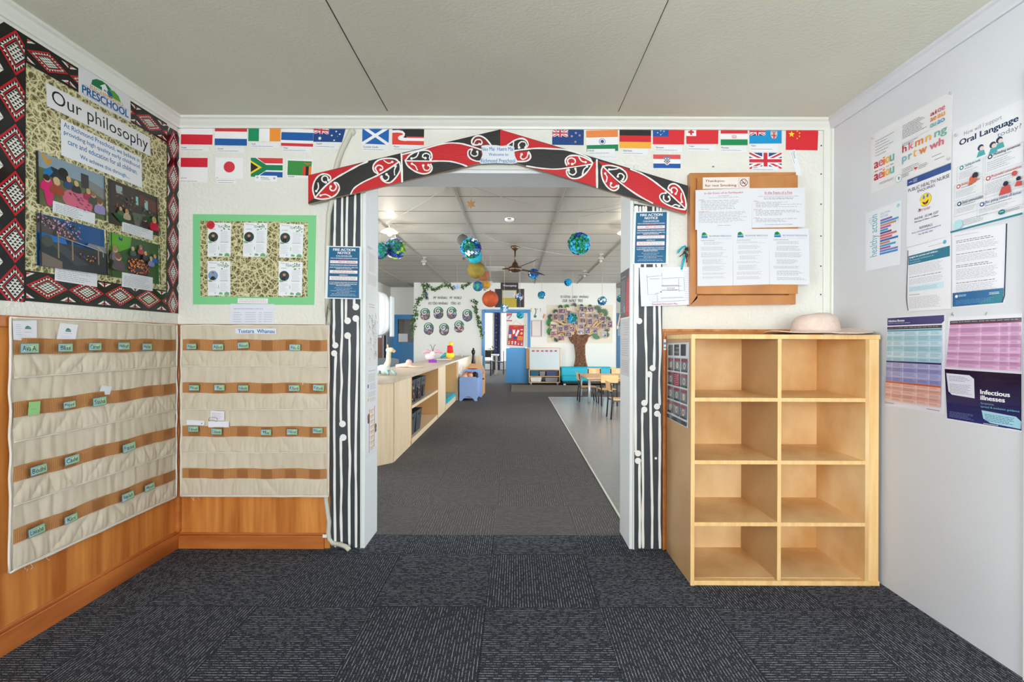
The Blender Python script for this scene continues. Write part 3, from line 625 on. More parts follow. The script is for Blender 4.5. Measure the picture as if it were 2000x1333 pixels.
# captions under the flags
CG = 'white language caption strips under the flags'
def caption(q, t, lab, seed=0, n=1):
    s = Sheet(Pf, q, n0=.0014, th=.0004, col=(232, 234, 238)); s.text(t, .04, .12, .9, .42, (40, 40, 44), .01, keep='l'); s.lines(.04, .58, .8, .82, 1, (90, 90, 94), seed, 0)
    s.done('flag_caption', lab, 'caption strip', CG)
for q, t, lab in (([(353.5, 286), (408, 287), (407, 296), (353, 295.5)], 'Polish', 'caption strip under the white over red flag print'),
    ([(424, 288), (478, 289), (477, 299), (423.5, 298)], 'Dutch', 'caption strip under the second flag print of the upper row'),
    ([(490, 278.5), (545, 279.5), (544, 290), (489.5, 289)], 'Irish', 'caption strip under the green, white and orange flag print'),
    ([(552, 286.5), (609, 287), (608, 298), (551.5, 297)], 'Thai', 'caption strip under the five banded red, white and blue flag print'),
    ([(617, 278), (664, 279), (661, 291.5), (616.5, 290)], 'English', 'caption strip under the blue flag print by the white pipe'),
    ([(708, 284), (759, 285), (758.5, 296.5), (707.5, 295.5)], 'Scottish Gaelic', 'caption strip under the blue flag print with white diagonal cross'),
    ([(767, 283.5), (825, 285), (824, 296), (767, 294.5)], 'Maori', 'caption strip under the black, white and red flag print'),
    ([(1147, 291.5), (1201, 291), (1201.5, 303), (1147.5, 303)], 'Hindi', 'caption strip under the orange, white and green flag print'),
    ([(1215, 291), (1266, 292), (1265.5, 304.5), (1214.5, 303.5)], 'German', 'caption strip under the black, red and gold flag print'),
    ([(1279, 285), (1333, 286), (1332.5, 297.5), (1278.5, 296.5)], 'Samoan', 'caption strip under the red flag print with blue star corner'),
    ([(1342.5, 283), (1397, 284), (1396, 295.5), (1342, 294.5)], 'Tongan', 'caption strip under the red flag print with white corner'),
    ([(1407, 285.5), (1458, 286.5), (1457.5, 298), (1406.5, 297)], 'Persian', 'caption strip under the red, white and green striped flag print'),
    ([(1465, 281.5), (1520, 282.5), (1519.5, 296.5), (1464.5, 295.5)], 'Fijian', 'caption strip under the light blue flag print'),
    ([(1469, 325), (1520, 326), (1519.5, 335), (1468.5, 334.5)], 'English', 'caption strip under the large union flag print')): caption(q, t, lab, len(lab))
s = Sheet(Pf, [(422, 350), (460, 350.5), (460, 359), (424, 358.5)], n0=.001, th=.0004, col=(236, 238, 240)); s.lines(.05, .1, .95, .5, 1, (70, 70, 70), 4, 0, .6); s.lines(.1, .6, .9, .95, 1, (90, 90, 90), 5, 0, .5); s.done('flag_caption', 'caption strip under the white flag print with red disc', 'caption strip', CG)
s = Sheet(Pf, [(499, 343), (541.5, 344), (541, 355), (498.5, 354)], n0=.0016, th=.0004, col=(240, 242, 244)); s.text('Afrikaans', .25, .2, .62, .55, (60, 60, 60), keep='l'); s.lines(.28, .65, .7, .85, 1, (100, 100, 100), 5, 0); s.circ(.1, .35, .05, (170, 180, 200)); s.circ(.88, .45, .05, (150, 165, 190)); s.done('flag_caption', 'caption strip under the green flag print with sideways Y', 'caption strip', CG)
s = Sheet(Pf, [(1151, 300), (1209, 303), (1207, 313), (1175, 314)], n0=.0019, th=.0004, col=(228, 231, 236)); s.lines(.2, .15, .9, .75, 1, (90, 90, 94), 3, 0, .5); s.done('flag_caption', 'tilted second caption strip hanging just above the right arch board', 'caption strip', CG)
s = Sheet(Pf, [(1541, 296), (1552, 292), (1566, 343), (1556, 345)], n0=.0016, th=.0004, col=(232, 234, 238))
q0 = s.q; s.q = [q0[1], q0[2], q0[3], q0[0]]; s.text('Chinese', .05, .15, .32, .5, (50, 50, 50), keep='l'); s.lines(.05, .6, .5, .85, 1, (100, 100, 100), 3, 0); s.q = q0
s.done('flag_caption', 'crooked caption strip dangling under the red flag with yellow stars', 'caption strip', CG)
# faint blank patch left of the cabinet & blue tack
G().ball(onY(1393, 325.5, YW-.004), .004, n=8, sx=1.6).build('blue_tack', 'blue_door')
tag(bpy.data.objects['blue_tack'], 'tiny blob of blue tack on the white wall between flags and cabinet', 'tack')
# ================================================================== ARCH BOARDS (kowhaiwhai painting)
KR, KK, KW, KD = (196, 22, 34), (34, 33, 34), (238, 238, 234), (132, 24, 26)
Z1 = lambda L_: [(590+x/5.128, 230+y/5.128) for x, y in L_]
Z2 = lambda L_: [(970+x/5.128, 230+y/5.128) for x, y in L_]
def arch(outline, Z, fills, strokes, dots, label):
    th = .018
    out = outline
    s = Sheet(Plane('Y', YW-.051), None, n0=-.018, th=th, col=(176, 150, 120), outline=out)
    s.quadless = True; s.pp(out, KK)
    for col, pts, sm in fills: s.pp(Z(pts), col, sm)
    for w, pts in strokes: s.stroke(Z(pts), w/5.128, KW, wob=.35)
    for x, y, r in dots: (cx, cy), = Z([(x, y)]); s.dot(cx, cy, r/5.128, KW)
    o = s.done('arch_board', label, 'painted board', 'painted boards of the arch over the opening', 'paint_attr')
def koru(pts): return (14, pts)
f1 = [(KR, [(62, 577), (640, 447), (560, 478), (470, 522), (400, 570), (330, 610), (290, 640), (230, 690), (130, 800), (62, 850)], 0),
      (KR, [(480, 768), (530, 700), (600, 650), (700, 602), (770, 572), (860, 520), (985, 440), (992, 645)], 0),
      (KK, [(130, 800), (108, 720), (125, 640), (170, 582), (225, 564), (275, 582), (290, 612), (262, 650), (200, 720)], 0),
      (KR, [(130, 803), (230, 690), (300, 645), (350, 652), (375, 705), (350, 762), (290, 800), (200, 815)], 0),
      (KR, [(970, 445), (840, 412), (760, 430), (715, 490), (725, 550), (770, 570), (860, 520)], 0),
      (KK, [(970, 450), (985, 520), (940, 600), (880, 655), (820, 640), (785, 600), (780, 572), (860, 525)], 0),
      (KR, [(1000, 370), (1430, 262), (1985, 122), (1985, 403), (1640, 487), (1010, 640)], 0),
      (KK, [(1430, 250), (1985, 118), (1985, 340), (1790, 315), (1700, 280), (1600, 262), (1500, 256)], 0),
      (KK, [(1004, 410), (1035, 440), (1060, 480), (1130, 540), (1210, 565), (1280, 550), (1305, 500), (1296, 450), (1400, 438), (1500, 443), (1570, 463), (1640, 487), (1010, 640)], 0),
      (KK, [(1035, 430), (1090, 375), (1170, 338), (1240, 330), (1290, 355), (1300, 400), (1285, 432)], 0),
      (KR, [(1040, 437), (1285, 440), (1300, 490), (1275, 550), (1210, 562), (1130, 535), (1060, 480)], 0),
      (KD, [(1700, 268), (1710, 215), (1760, 190), (1840, 215), (1895, 280), (1800, 290), (1780, 290)], 0),
      (KK, [(1700, 310), (1790, 325), (1810, 430), (1740, 430), (1680, 390), (1665, 340)], 0)]
s1 = [(16, [(130, 802), (230, 690), (330, 612), (440, 548), (560, 482), (655, 442)]), (14, [(488, 765), (525, 705), (610, 648), (700, 605), (770, 572), (860, 520), (970, 445)]),
      (15, [(130, 802), (108, 720), (125, 640), (170, 582), (225, 564), (272, 580), (288, 610), (268, 632)]), (15, [(130, 805), (200, 818), (290, 802), (350, 762), (374, 705), (355, 660), (325, 650)]),
      (14, [(262, 615), (250, 590), (220, 585), (200, 605), (205, 635), (235, 652)]), (12, [(160, 655), (165, 700), (148, 735)]), (14, [(325, 658), (345, 690), (330, 725), (300, 732), (280, 710), (290, 692)]), (12, [(185, 780), (235, 770), (285, 792)]),
      (15, [(970, 445), (930, 415), (840, 410), (760, 430), (715, 480), (720, 535), (755, 560)]), (15, [(975, 445), (985, 520), (940, 600), (880, 652), (820, 640), (788, 600), (800, 590)]),
      (14, [(755, 545), (735, 510), (760, 480), (795, 485), (810, 510), (795, 525)]), (12, [(820, 430), (865, 458), (905, 448)]), (14, [(845, 570), (868, 590), (862, 620), (830, 632), (805, 608)]), (12, [(945, 485), (925, 530), (928, 575)]),
      (20, [(997, 368), (1000, 505), (1003, 640)]), (14, [(1000, 372), (1200, 320), (1420, 262), (1560, 258), (1660, 278), (1800, 325)]),
      (15, [(1035, 432), (1080, 378), (1150, 342), (1230, 328), (1285, 345), (1302, 395), (1290, 422)]), (15, [(1035, 434), (1060, 485), (1130, 538), (1210, 564), (1275, 552), (1303, 510), (1290, 470)]), (13, [(1035, 434), (1200, 437), (1300, 437), (1420, 437), (1500, 443), (1580, 463), (1650, 488)]),
      (13, [(1275, 410), (1280, 380), (1250, 360), (1218, 368), (1208, 395), (1235, 408)]), (12, [(1168, 352), (1145, 395), (1100, 412)]), (13, [(1268, 478), (1285, 505), (1262, 530), (1228, 525), (1212, 490)]), (12, [(1100, 465), (1135, 485), (1155, 525)]),
      (15, [(1795, 270), (1715, 275), (1700, 235), (1730, 195), (1780, 185), (1840, 215), (1895, 280)]), (12, [(1720, 262), (1745, 225), (1790, 225), (1802, 258), (1775, 272)]), (14, [(1700, 315), (1668, 330), (1662, 375), (1690, 415), (1750, 438), (1810, 438)]), (12, [(1700, 325), (1690, 365), (1720, 388), (1755, 380), (1760, 350)])]
d1 = [(240, 650, 13), (145, 738, 12), (290, 692, 13), (187, 782, 12), (268, 630, 13), (788, 525, 13), (905, 446, 12), (848, 570, 13), (935, 490, 12), (268, 478, 0), (1237, 408, 13), (1098, 412, 13), (1268, 478, 13), (1215, 482, 13), (1102, 465, 12), (758, 560, 12), (800, 592, 12), (1288, 425, 12), (1775, 268, 12), (1720, 272, 12), (1700, 322, 12), (1755, 345, 12)]
arch([(602, 342.5), (977, 253), (977, 309), (940, 318), (788, 354.5), (602, 398.5)], Z1, f1, s1, d1, 'left half of the painted red, black and white arch board')
f2 = [(KR, [(36, 118), (700, 325), (560, 318), (400, 310), (250, 320), (170, 335), (36, 300)], 0),
      (KR, [(370, 505), (640, 512), (720, 500), (700, 560), (760, 610), (840, 600), (920, 520), (960, 455), (1000, 430), (1000, 695)], 0),
      (KK, [(120, 270), (180, 225), (250, 210), (300, 230), (318, 280), (290, 315), (180, 330)], 0), (KR, [(180, 345), (310, 335), (340, 390), (300, 435), (200, 442), (185, 400)], 0),
      (KR, [(700, 490), (690, 420), (730, 385), (800, 380), (880, 400), (950, 452), (800, 488)], 0), (KK, [(710, 502), (950, 470), (900, 550), (830, 600), (760, 605), (710, 570)], 0),
      (KR, [(1015, 432), (1350, 520), (1300, 520), (1160, 480), (1060, 485), (1045, 470)], 0),
      (KR, [(1290, 520), (1450, 562), (1550, 620), (1700, 733), (1890, 915), (1905, 965), (1620, 880), (1560, 858), (1400, 785), (1270, 690), (1210, 615)], 0),
      (KK, [(1070, 487), (1150, 480), (1240, 512), (1300, 570), (1295, 640), (1250, 650), (1180, 600)], 0), (KR, [(1062, 495), (1180, 608), (1225, 670), (1210, 718), (1160, 732), (1100, 685), (1052, 600)], 0),
      (KR, [(1718, 738), (1716, 690), (1760, 665), (1820, 690), (1870, 760), (1897, 850), (1892, 908), (1780, 800)], 0), (KK, [(1700, 748), (1890, 915), (1840, 922), (1740, 892), (1660, 850), (1630, 800), (1650, 762)], 0)]
s2 = [(14, [(170, 335), (250, 322), (400, 308), (560, 313), (700, 325), (850, 370), (930, 408), (958, 455)]), (13, [(300, 485), (450, 508), (600, 516), (750, 498), (955, 466)]),
      (15, [(110, 275), (180, 228), (250, 210), (300, 232), (315, 275), (290, 300)]), (15, [(320, 342), (338, 375), (335, 410), (290, 438), (200, 440)]), (13, [(225, 300), (220, 268), (248, 242), (288, 250), (298, 290)]), (13, [(250, 370), (240, 400), (265, 418), (300, 400), (315, 360)]), (11, [(170, 245), (165, 290), (150, 330)]),
      (15, [(700, 478), (687, 430), (720, 388), (790, 380), (870, 397), (945, 440), (957, 466), (900, 550), (830, 602), (760, 610), (712, 580), (700, 535), (722, 518)]),
      (13, [(716, 460), (712, 425), (745, 405), (782, 420), (785, 452), (755, 468)]), (12, [(822, 395), (850, 435), (890, 448)]), (13, [(788, 515), (795, 550), (765, 575), (728, 560), (722, 530)]), (12, [(905, 492), (872, 522), (858, 575)]),
      (20, [(1003, 425), (1004, 560), (1006, 700)]), (14, [(1340, 518), (1450, 562), (1550, 622), (1640, 690), (1730, 762), (1890, 912)]), (14, [(1065, 490), (1200, 622), (1330, 722), (1450, 800), (1560, 858)]),
      (15, [(1065, 488), (1130, 480), (1220, 500), (1288, 545), (1304, 600), (1275, 645), (1245, 635)]), (15, [(1062, 490), (1048, 540), (1062, 620), (1110, 698), (1170, 733), (1215, 712), (1220, 680)]),
      (13, [(1212, 590), (1220, 566), (1250, 563), (1275, 590), (1262, 622)]), (12, [(1125, 522), (1170, 520), (1215, 512)]), (13, [(1145, 660), (1138, 685), (1165, 702), (1200, 690)]), (12, [(1085, 562), (1105, 600), (1095, 645)]),
      (15, [(1745, 735), (1716, 710), (1738, 672), (1790, 668), (1850, 722), (1888, 820), (1893, 908), (1860, 920), (1760, 895), (1670, 852), (1632, 800), (1648, 765), (1690, 758)]),
      (13, [(1752, 750), (1748, 714), (1780, 702), (1808, 730), (1790, 765)]), (12, [(1848, 762), (1845, 810), (1860, 850)]), (13, [(1672, 782), (1672, 820), (1705, 845), (1735, 822), (1722, 795)]), (12, [(1755, 888), (1790, 872), (1825, 888)])]
d2 = [(225, 302, 13), (298, 292, 13), (250, 370, 13), (318, 358, 13), (755, 467, 13), (718, 462, 12), (890, 449, 12), (788, 515, 12), (722, 528, 12), (905, 492, 12), (1212, 592, 12), (1262, 622, 12), (1125, 522, 12), (1145, 660, 12), (1200, 688, 12), (1085, 562, 12), (1752, 750, 12), (1848, 850, 10), (1690, 757, 12), (1722, 795, 12), (1825, 888, 12), (288, 302, 12), (1790, 765, 12)]
arch([(977, 253), (1344, 363), (1341, 417.5), (1166, 367), (1007, 318), (977, 309)], Z2, f2, s2, d2, 'right half of the painted red, black and white arch board')
# sign in the middle of the arch
Z3 = lambda L_: [(900+x/11.106, 230+y/11.1) for x, y in L_]
out = Z3([(470, 605), (760, 598), (880, 615), (1020, 600), (1150, 632), (1160, 690), (1175, 830), (1230, 950), (1190, 985), (1080, 1000), (760, 985), (470, 1000), (412, 970), (430, 900), (470, 800), (452, 690)])
s = Sheet(Plane('Y', YW-.054), [(940, 284), (1006, 284), (1006, 320), (940, 320)], n0=-.001, th=.002, col=(222, 230, 238), outline=smooth_pts(out, 3, True))
tb = (48, 120, 178)
s.text('Nau Mai  Haere Mai', .01, .10, .95, .30, tb, .012); s.text('Welcome to', .22, .42, .80, .58, tb, .012); s.text('Richmond Preschool', -.01, .73, 1.0, .95, tb, .012)
s.done('welcome_sign', 'small pale blue welcome sign at the peak of the arch', 'sign')
# ================================================================== STRIPED POLES
PK, PW = (52, 60, 66), (240, 240, 238)
def pole(outline, stripes, dots, label, extra=None):
    s = Sheet(Plane('Y', YW-.012), None, n0=-.011, th=.011, col=(46, 50, 54), outline=outline); s.pp(outline, PK)
    for w, pts in stripes: s.stroke(pts, w, PW, k=6, wob=.35)
    for x, y, r in dots: s.dot(x, y, r, PW, 20)
    if extra: extra(s)
    return s.done('striped_board', label, 'painted board', 'black and white striped boards beside the opening', 'paint_attr')
stL = [(4.6, [(654.7, 382), (654, 440), (653, 480), (652, 590), (652.5, 630), (651.5, 655), (652.5, 673)]), (4.6, [(668.5, 380), (668, 440), (668, 590), (668.3, 650), (666, 700), (667.5, 745), (665.5, 780), (665.8, 822), (667, 829)]),
       (4.6, [(678.5, 378), (677, 440), (676.5, 490), (676, 580), (675.5, 622)]), (4.6, [(694, 376), (693, 440), (692, 480), (691.8, 596)]),
       (4.6, [(698.5, 620), (699, 660), (697.5, 740), (695.5, 820), (694.5, 900), (695.3, 960), (695.5, 1068)]), (4.6, [(682.5, 656), (683, 700), (681.5, 780), (682, 850), (683.5, 900), (682, 960), (682.5, 1068)]),
       (4.6, [(656.5, 690), (654.8, 720), (653.5, 770), (652.8, 830), (653.5, 900), (653.5, 960), (655, 1068)]), (4.6, [(665.7, 857), (666, 900), (667, 950), (666, 1000), (667.5, 1068)])]
dtL = [(695, 600, 6.5), (679, 627, 6.5), (695, 622.5, 6.5), (679, 656, 6.5), (655, 675, 6), (652.8, 690.5, 6), (669, 828.5, 6.5), (670.5, 855, 6.5)]
pole([(646, 380), (704, 376), (703.5, 1072), (645.5, 1072)], stL, dtL, 'striped black and white board left of the opening')
stR = [(5, [(1241.3, 405), (1241.3, 520), (1241, 620), (1241, 720), (1241.2, 800), (1241.6, 882)]), (7, [(1243.5, 405), (1243.5, 520), (1244, 600), (1244, 620)]), (4, [(1250.5, 405), (1250, 470), (1249.5, 522)]), (4.6, [(1256.5, 405), (1257, 440)]),
       (4.8, [(1261.5, 405), (1260, 520), (1261, 560), (1260.5, 640), (1262.5, 700), (1263, 780), (1261, 786)]), (4.8, [(1276, 405), (1277.5, 520), (1278, 600), (1278.3, 660), (1277.5, 716)]),
       (4.6, [(1284, 405), (1285, 520)]), (4.8, [(1290.5, 405), (1288.5, 520), (1288, 600), (1289.5, 680), (1287.5, 740), (1288.5, 790)]),
       (4.8, [(1271.5, 732), (1270.5, 780), (1271.2, 850), (1273, 950), (1273.8, 1000), (1273.5, 1070)]), (4.6, [(1254.3, 803), (1254.3, 840), (1255.2, 900), (1256, 960), (1255.2, 1000), (1256, 1070)]),
       (4.8, [(1288, 810), (1288.6, 870), (1288, 950), (1287.6, 1010), (1289, 1070)]), (4.6, [(1249, 902), (1248.8, 950), (1249.5, 1010), (1249.4, 1070)])]
dtR = [(1248.3, 627.5, 6), (1258.3, 787.5, 6), (1274.5, 719.5, 6), (1268, 731.5, 6), (1283, 794.5, 6), (1258.3, 800.5, 6), (1283.3, 808.5, 6), (1245.8, 886, 6), (1245.8, 900.5, 6), (1280.7, 895.6, 2.4)]
pole([(1238.5, 398), (1293.5, 407), (1293.3, 1074), (1238.7, 1074)], stR, dtR, 'striped black and white board right of the opening')
# white conduit pipe beside the left board
g = G(); yy = YW-.0155
def pt(px, py, Y=yy): return onY(px, py, Y)
g.tube([pt(686, 256, YW+.01), pt(686, 257, YW-.012), pt(683, 262), pt(677, 275), pt(668, 292), pt(659, 318), pt(653, 345), pt(649, 385), pt(642, 420), pt(639.5, 480), pt(639, 560), pt(640, 620), pt(641.5, 600), pt(640.5, 640)], .0135, 10)
g.tube([pt(640.5, 640), pt(640, 660), pt(640, 760), pt(640, 850), pt(639, 940), pt(637, 975), pt(640, 1000), pt(643, 1020), pt(641.5, 1040), pt(643, 1053), pt(650, 1062), pt(664, 1064, YW-.03), pt(675, 1068, YW-.05), pt(682, 1075, YW-.06)], .0125, 10)
o = g.build('conduit_pipe', 'conduit', smooth=True); tag(o, 'bent white conduit pipe running down beside the left striped board', 'pipe')
G().box(onY(635, 1042, YW).x, onY(643, 1042, YW).x, YW-.034, YW-.029, onY(640, 1046, YW).z, onY(640, 1040, YW).z).build('pipe_clip', 'white_plastic', o)
# filler blob where the pipe enters the wall
g = G().ball(onY(688, 259, YW-.004), .02, n=12, fn=lambda p, a, r, z: p+Vector((1, 0, 1))*.004*noise.noise(p*60)); g.build('filler_collar', 'conduit', o)
# ================================================================== FIRE ACTION NOTICES
def fire_notice(q, label, n0=.0305):
    s = Sheet(Plane('Y', YW-n0), q, n0=0, th=.0008, col=(232, 238, 240)); B = (38, 104, 146); s.rect(.07, .02, .935, .98, B)
    wt = (240, 244, 246)
    s.text('FIRE ACTION', .19, .045, .81, .09, wt, .03); s.text('NOTICE', .32, .105, .68, .15, wt, .03); s.text('IF YOU DISCOVER A FIRE', .28, .175, .72, .195, wt, .02); s.rect(.28, .2, .72, .203, wt)
    s.text('WARN OTHER BUILDING OCCUPANTS BY SHOUTING', .12, .222, .88, .24, wt, .02); s.text('FIRE FIRE FIRE', .38, .25, .62, .265, (210, 50, 60), .02)
    def bx(y0, y1, n, seed): s.rect(.11, y0, .89, y1, (205, 60, 75)); s.rect(.118, y0+.005, .882, y1-.005, wt); s.lines(.13, y0+.012, .87, y1-.012, n, (150, 130, 135), seed, .2, .5, 'c')
    bx(.27, .33, 1, 1); s.text('Dial 111 - Ask for Fire', .35, .285, .83, .312, (205, 60, 75), .015)
    s.text('WHEN WARNED OF A FIRE IN THE BUILDING', .12, .347, .88, .367, wt, .02); s.rect(.12, .37, .88, .373, wt)
    s.text('LEAVE THE BUILDING IMMEDIATELY USING THE', .11, .395, .89, .415, wt, .02); s.text('NEAREST EXITS WHICH ARE', .28, .422, .72, .44, wt, .02)
    bx(.455, .52, 2, 2); s.text('ASSEMBLE AT', .38, .54, .62, .558, wt, .02); bx(.57, .65, 3, 3)
    s.text('IF YOU REQUIRE ASSISTANCE TO EVACUATE', .12, .68, .88, .70, wt, .02); s.text('PLEASE ADVISE THE FIRE WARDEN WHO WILL', .12, .71, .88, .73, wt, .02); s.text('ARRANGE ASSISTANCE', .3, .74, .7, .76, wt, .02)
    s.lines(.15, .78, .85, .95, 6, (190, 215, 228), 5, .5, .45, 'c')
    s.done('fire_notice', label, 'notice', 'blue fire action notices', 'print_laminate')
fire_notice([(638, 480.5), (707, 482), (706, 585), (634.5, 583.5)], 'blue fire action notice on the left striped board')
fire_notice([(1237.5, 414), (1307, 412), (1305, 516), (1234, 516.5)], 'blue fire action notice on the right striped board', .013)
# ================================================================== evacuation plan drawing
s = Sheet(Plane('Y', YW-.0255), [(1249, 522.5), (1356, 521.5), (1360, 595.5), (1252, 599)], n0=0, th=.0008, col=(232, 236, 244))
lc = (150, 155, 175); ln = lambda pts, c=lc, w=.008: s.ls(pts, w, c, False)
ln([(.13, .2), (.13, .7), (.3, .7), (.3, .88)]); ln([(.13, .25), (.4, .22), (.4, .5), (.75, .5)]); ln([(.4, .15), (.4, .3), (.72, .28), (.8, .28), (.8, .62), (.7, .62)]); ln([(.7, .3), (.7, .65)]); ln([(.18, .3), (.36, .3)]); ln([(.38, .6), (.7, .6)], (110, 110, 150)); ln([(.38, .48), (.68, .48), (.7, .5)], (70, 50, 110)); ln([(.36, .8), (.78, .8)]); ln([(.2, .9), (.8, .88)])
s.text('Richmond', .49, .53, .62, .565, (80, 50, 110), .01); s.text('Preschool', .49, .58, .66, .61, (80, 50, 110), .01); s.lines(.27, .66, .34, .69, 1, (70, 70, 90), 3, 0, .7); s.circ(.37, .64, .012, (60, 50, 80))
s.lines(.15, .76, .8, .95, 5, (190, 195, 210), 4, .5, .12); s.lines(.8, .1, .95, .9, 14, (185, 190, 205), 9, .4, .2); s.text('Preschool Evacuation Plan', .2, .935, .66, .975, (190, 50, 90), .012)
s.done('evacuation_plan', 'laminated hand drawn floor plan below the right fire notice', 'plan', m='print_laminate')
# ================================================================== TEACHER BOARD
s = Sheet(Pf, [(377, 418.5), (618, 421), (614, 596), (377, 595)], col=(126, 208, 144), n0=.0006, th=.0008)
o = s.done('display_board', 'bright green bordered display board on the white wall', 'display board')
s = Sheet(Pf, [(391.5, 432), (602, 434.5), (600.5, 581), (392, 579.5)], n0=.0016, th=.0006, col=(200, 190, 140)); s.build('backing_sheet', 'fibre_print', o)
TG = 'teacher profile sheets on the green bordered board'
for k, (q, cut, lab) in enumerate((([(407, 435), (452, 436), (451, 502), (406, 502)], 0, 'teacher profile sheet in the upper left of the green bordered board'),
    ([(477, 435), (523, 436), (521, 502), (475, 502)], 0, 'teacher profile sheet in the top middle of the green bordered board'),
    ([(547, 437), (594, 439), (591.5, 504), (546, 503.5)], 0, 'teacher profile sheet in the upper right of the green bordered board'),
    ([(406, 510), (450.5, 511), (450.5, 577.5), (407, 578)], 0, 'teacher profile sheet in the lower left of the green bordered board'),
    ([(545, 511), (591.5, 512.5), (590, 578.5), (544.5, 578)], 1, 'teacher profile sheet in the lower right, beneath the upper right one'))):
    s = Sheet(Pf, q, n0=.0028, th=.0006, col=(238, 241, 246)); gr = (84, 160, 96)
    s.text('Meet your', .08, .03, .42, .08, (130, 150, 140)); s.text('TEACHER', .42 if not cut else .28, .08, .9, .15, (60, 90, 80), -.005 if not cut else .01)
    rd = random.Random(k)
    for _ in range(11):
        a, b = .58+rd.random()*.36, .03+rd.random()*.2; s.lp([(a, b-.018), (a+.04, b), (a, b+.022), (a-.035, b+.004)], (70+rd.randint(0, 40), 150, 80))
    s.lines(.1, .185, .34, .205, 1, (80, 80, 80), 3, 0, .7); s.circ(.24, .42, .21, (30, 40, 42), 26); s.circ(.24, .42, .2, (44, 66, 58) if k != 3 else (120, 165, 210), 26)
    s.lp([(.10, .53), (.16, .46), (.24, .44), (.32, .46), (.38, .53), (.3, .55), (.18, .55)], (24, 28, 36)); s.circ(.24, .385, .065, (200, 140, 115), 16); s.lp([(.18, .37), (.2, .33), (.28, .33), (.30, .37), (.27, .35), (.21, .35)], (60, 42, 34)); s.ls([(.33, .48), (.32, .54)], .02, (20, 130, 190))
    s.lp([(.02, .55), (.12, .53), (.22, .6), (.05, .61)], (130, 185, 130))
    s.lines(.56, .24, .94, .57, 12, (190, 196, 202), k, .25, .3); s.lines(.55, .565, .9, .585, 1, (100, 110, 110), 3, 0, .7); s.lines(.14, .565, .38, .585, 1, (100, 110, 110), 3, 0, .7)
    s.lines(.06, .63, .44, .9, 9, (196, 202, 208), k+7, .4, .3); s.lines(.56, .63, .93, .88, 9, (196, 202, 208), k+9, .4, .3)
    s.rect(.475, .7, .495, .8, gr); s.lp([(.5, .97), (.52, .9), (.66, .92), (.66, .97)], (110, 170, 110)); s.lp([(.74, .99), (.76, .92), (.85, .89), (.95, .92), (.97, .99)], (110, 175, 115)); s.circ(.33, .93, .025, (110, 175, 115), 8)
    s.done('teacher_profile', lab, 'profile sheet', TG)
s = Sheet(Pf, None, n0=.0042, th=.0006, col=(205, 38, 48), outline=[(412.5+8*math.cos(k*math.pi/12), 440+8*math.sin(k*math.pi/12)) for k in range(24)]); s.q = [Pf.uv(404, 432), Pf.uv(421, 432), Pf.uv(421, 448), Pf.uv(404, 448)]
s.ls([(.2, .6), (.8, .3)], .05, (120, 20, 30), False); s.ls([(.25, .72), (.85, .42)], .04, (120, 20, 30), False); s.done('red_sticker', 'round red sticker on the corner of the upper left teacher sheet', 'sticker')
s = Sheet(Pf, [(465, 583), (524, 583.5), (523.5, 593.5), (464.5, 592.5)], n0=.0022, th=.0005, col=(236, 236, 242)); s.lines(.04, .15, .96, .85, 2, (200, 90, 110), 2, .05, .5, 'c'); s.done('label_strip', 'small white label with red print on the bottom of the green board', 'label')
s = Sheet(Pf, [(451, 594), (536, 594.5), (535, 632), (449, 632)], n0=.0022, th=.0006, col=(224, 228, 242))
s.lines(.08, .22, .75, .28, 1, (110, 112, 125), 1, 0, .7)
for k in range(5): s.lines(.08, .42+k*.115, .28, .47+k*.115, 1, (150, 152, 165), k, .3, .8); s.lines(.35, .42+k*.115, .6, .47+k*.115, 1, (160, 162, 172), k+5, .1, .8); s.lines(.66, .42+k*.115, .73, .47+k*.115, 1, (160, 162, 172), k, 0, .8); s.lines(.77, .42+k*.115, .97, .47+k*.115, 1, (160, 162, 172), k+3, 0, .8)
s.done('staff_list', 'white typed list sheet taped below the green bordered board', 'sheet')
# ================================================================== hidden cards on the jamb faces
Pjl = Plane('L', OL+.018); Pjr = Plane('R', OR-.018)
def jamb_sheet(pl, y0, y1, z0, z1, col, draw, label, name='jamb_notice', th=.0006):
    f = (lambda y: y) if pl.kind == 'L' else (lambda y: -y)
    q = [(f(y0), z1), (f(y1), z1), (f(y1), z0), (f(y0), z0)]
    s = Sheet(pl, q, px=False, n0=.0006, th=th, col=col); draw(s); return s.done(name, label, 'notice')
jy0, jy1 = 2.612, 2.828
def zz(px, py, X):
    return onX(px, py, X).z
def d_1(s): s.lines(.08, .02, .5, .06, 2, (120, 120, 120), 1, .5); s.lines(.2, .12, .9, .46, 20, (170, 170, 174), 3, .4, .3); s.lines(.1, .5, .9, .7, 12, (180, 180, 184), 5, .1, .35)
jamb_sheet(Pjl, jy0, jy1, 1.40, 1.72, (224, 225, 226), d_1, 'upper grey printed sheet on the left jamb of the opening')
def d_2(s):
    s.lines(.2, .02, .7, .05, 1, (60, 60, 60), 3, 0, .7); s.lines(.25, .06, .7, .09, 1, (60, 60, 60), 3, 0, .7); rd = random.Random(4)
    for k in range(36): a, b = rd.random()*.8+.06, .12+rd.random()*.8; s.ls([(a, b), (a+.08, b+.02), (a+.04, b+.05)], .015, (130, 130, 134), False)
    s.lines(.6, .3, .9, .9, 24, (160, 160, 164), 6, .4, .3)
jamb_sheet(Pjl, jy0, jy1, 1.02, 1.395, (226, 227, 228), d_2, 'crowded grey diagram sheet on the left jamb below the upper one')
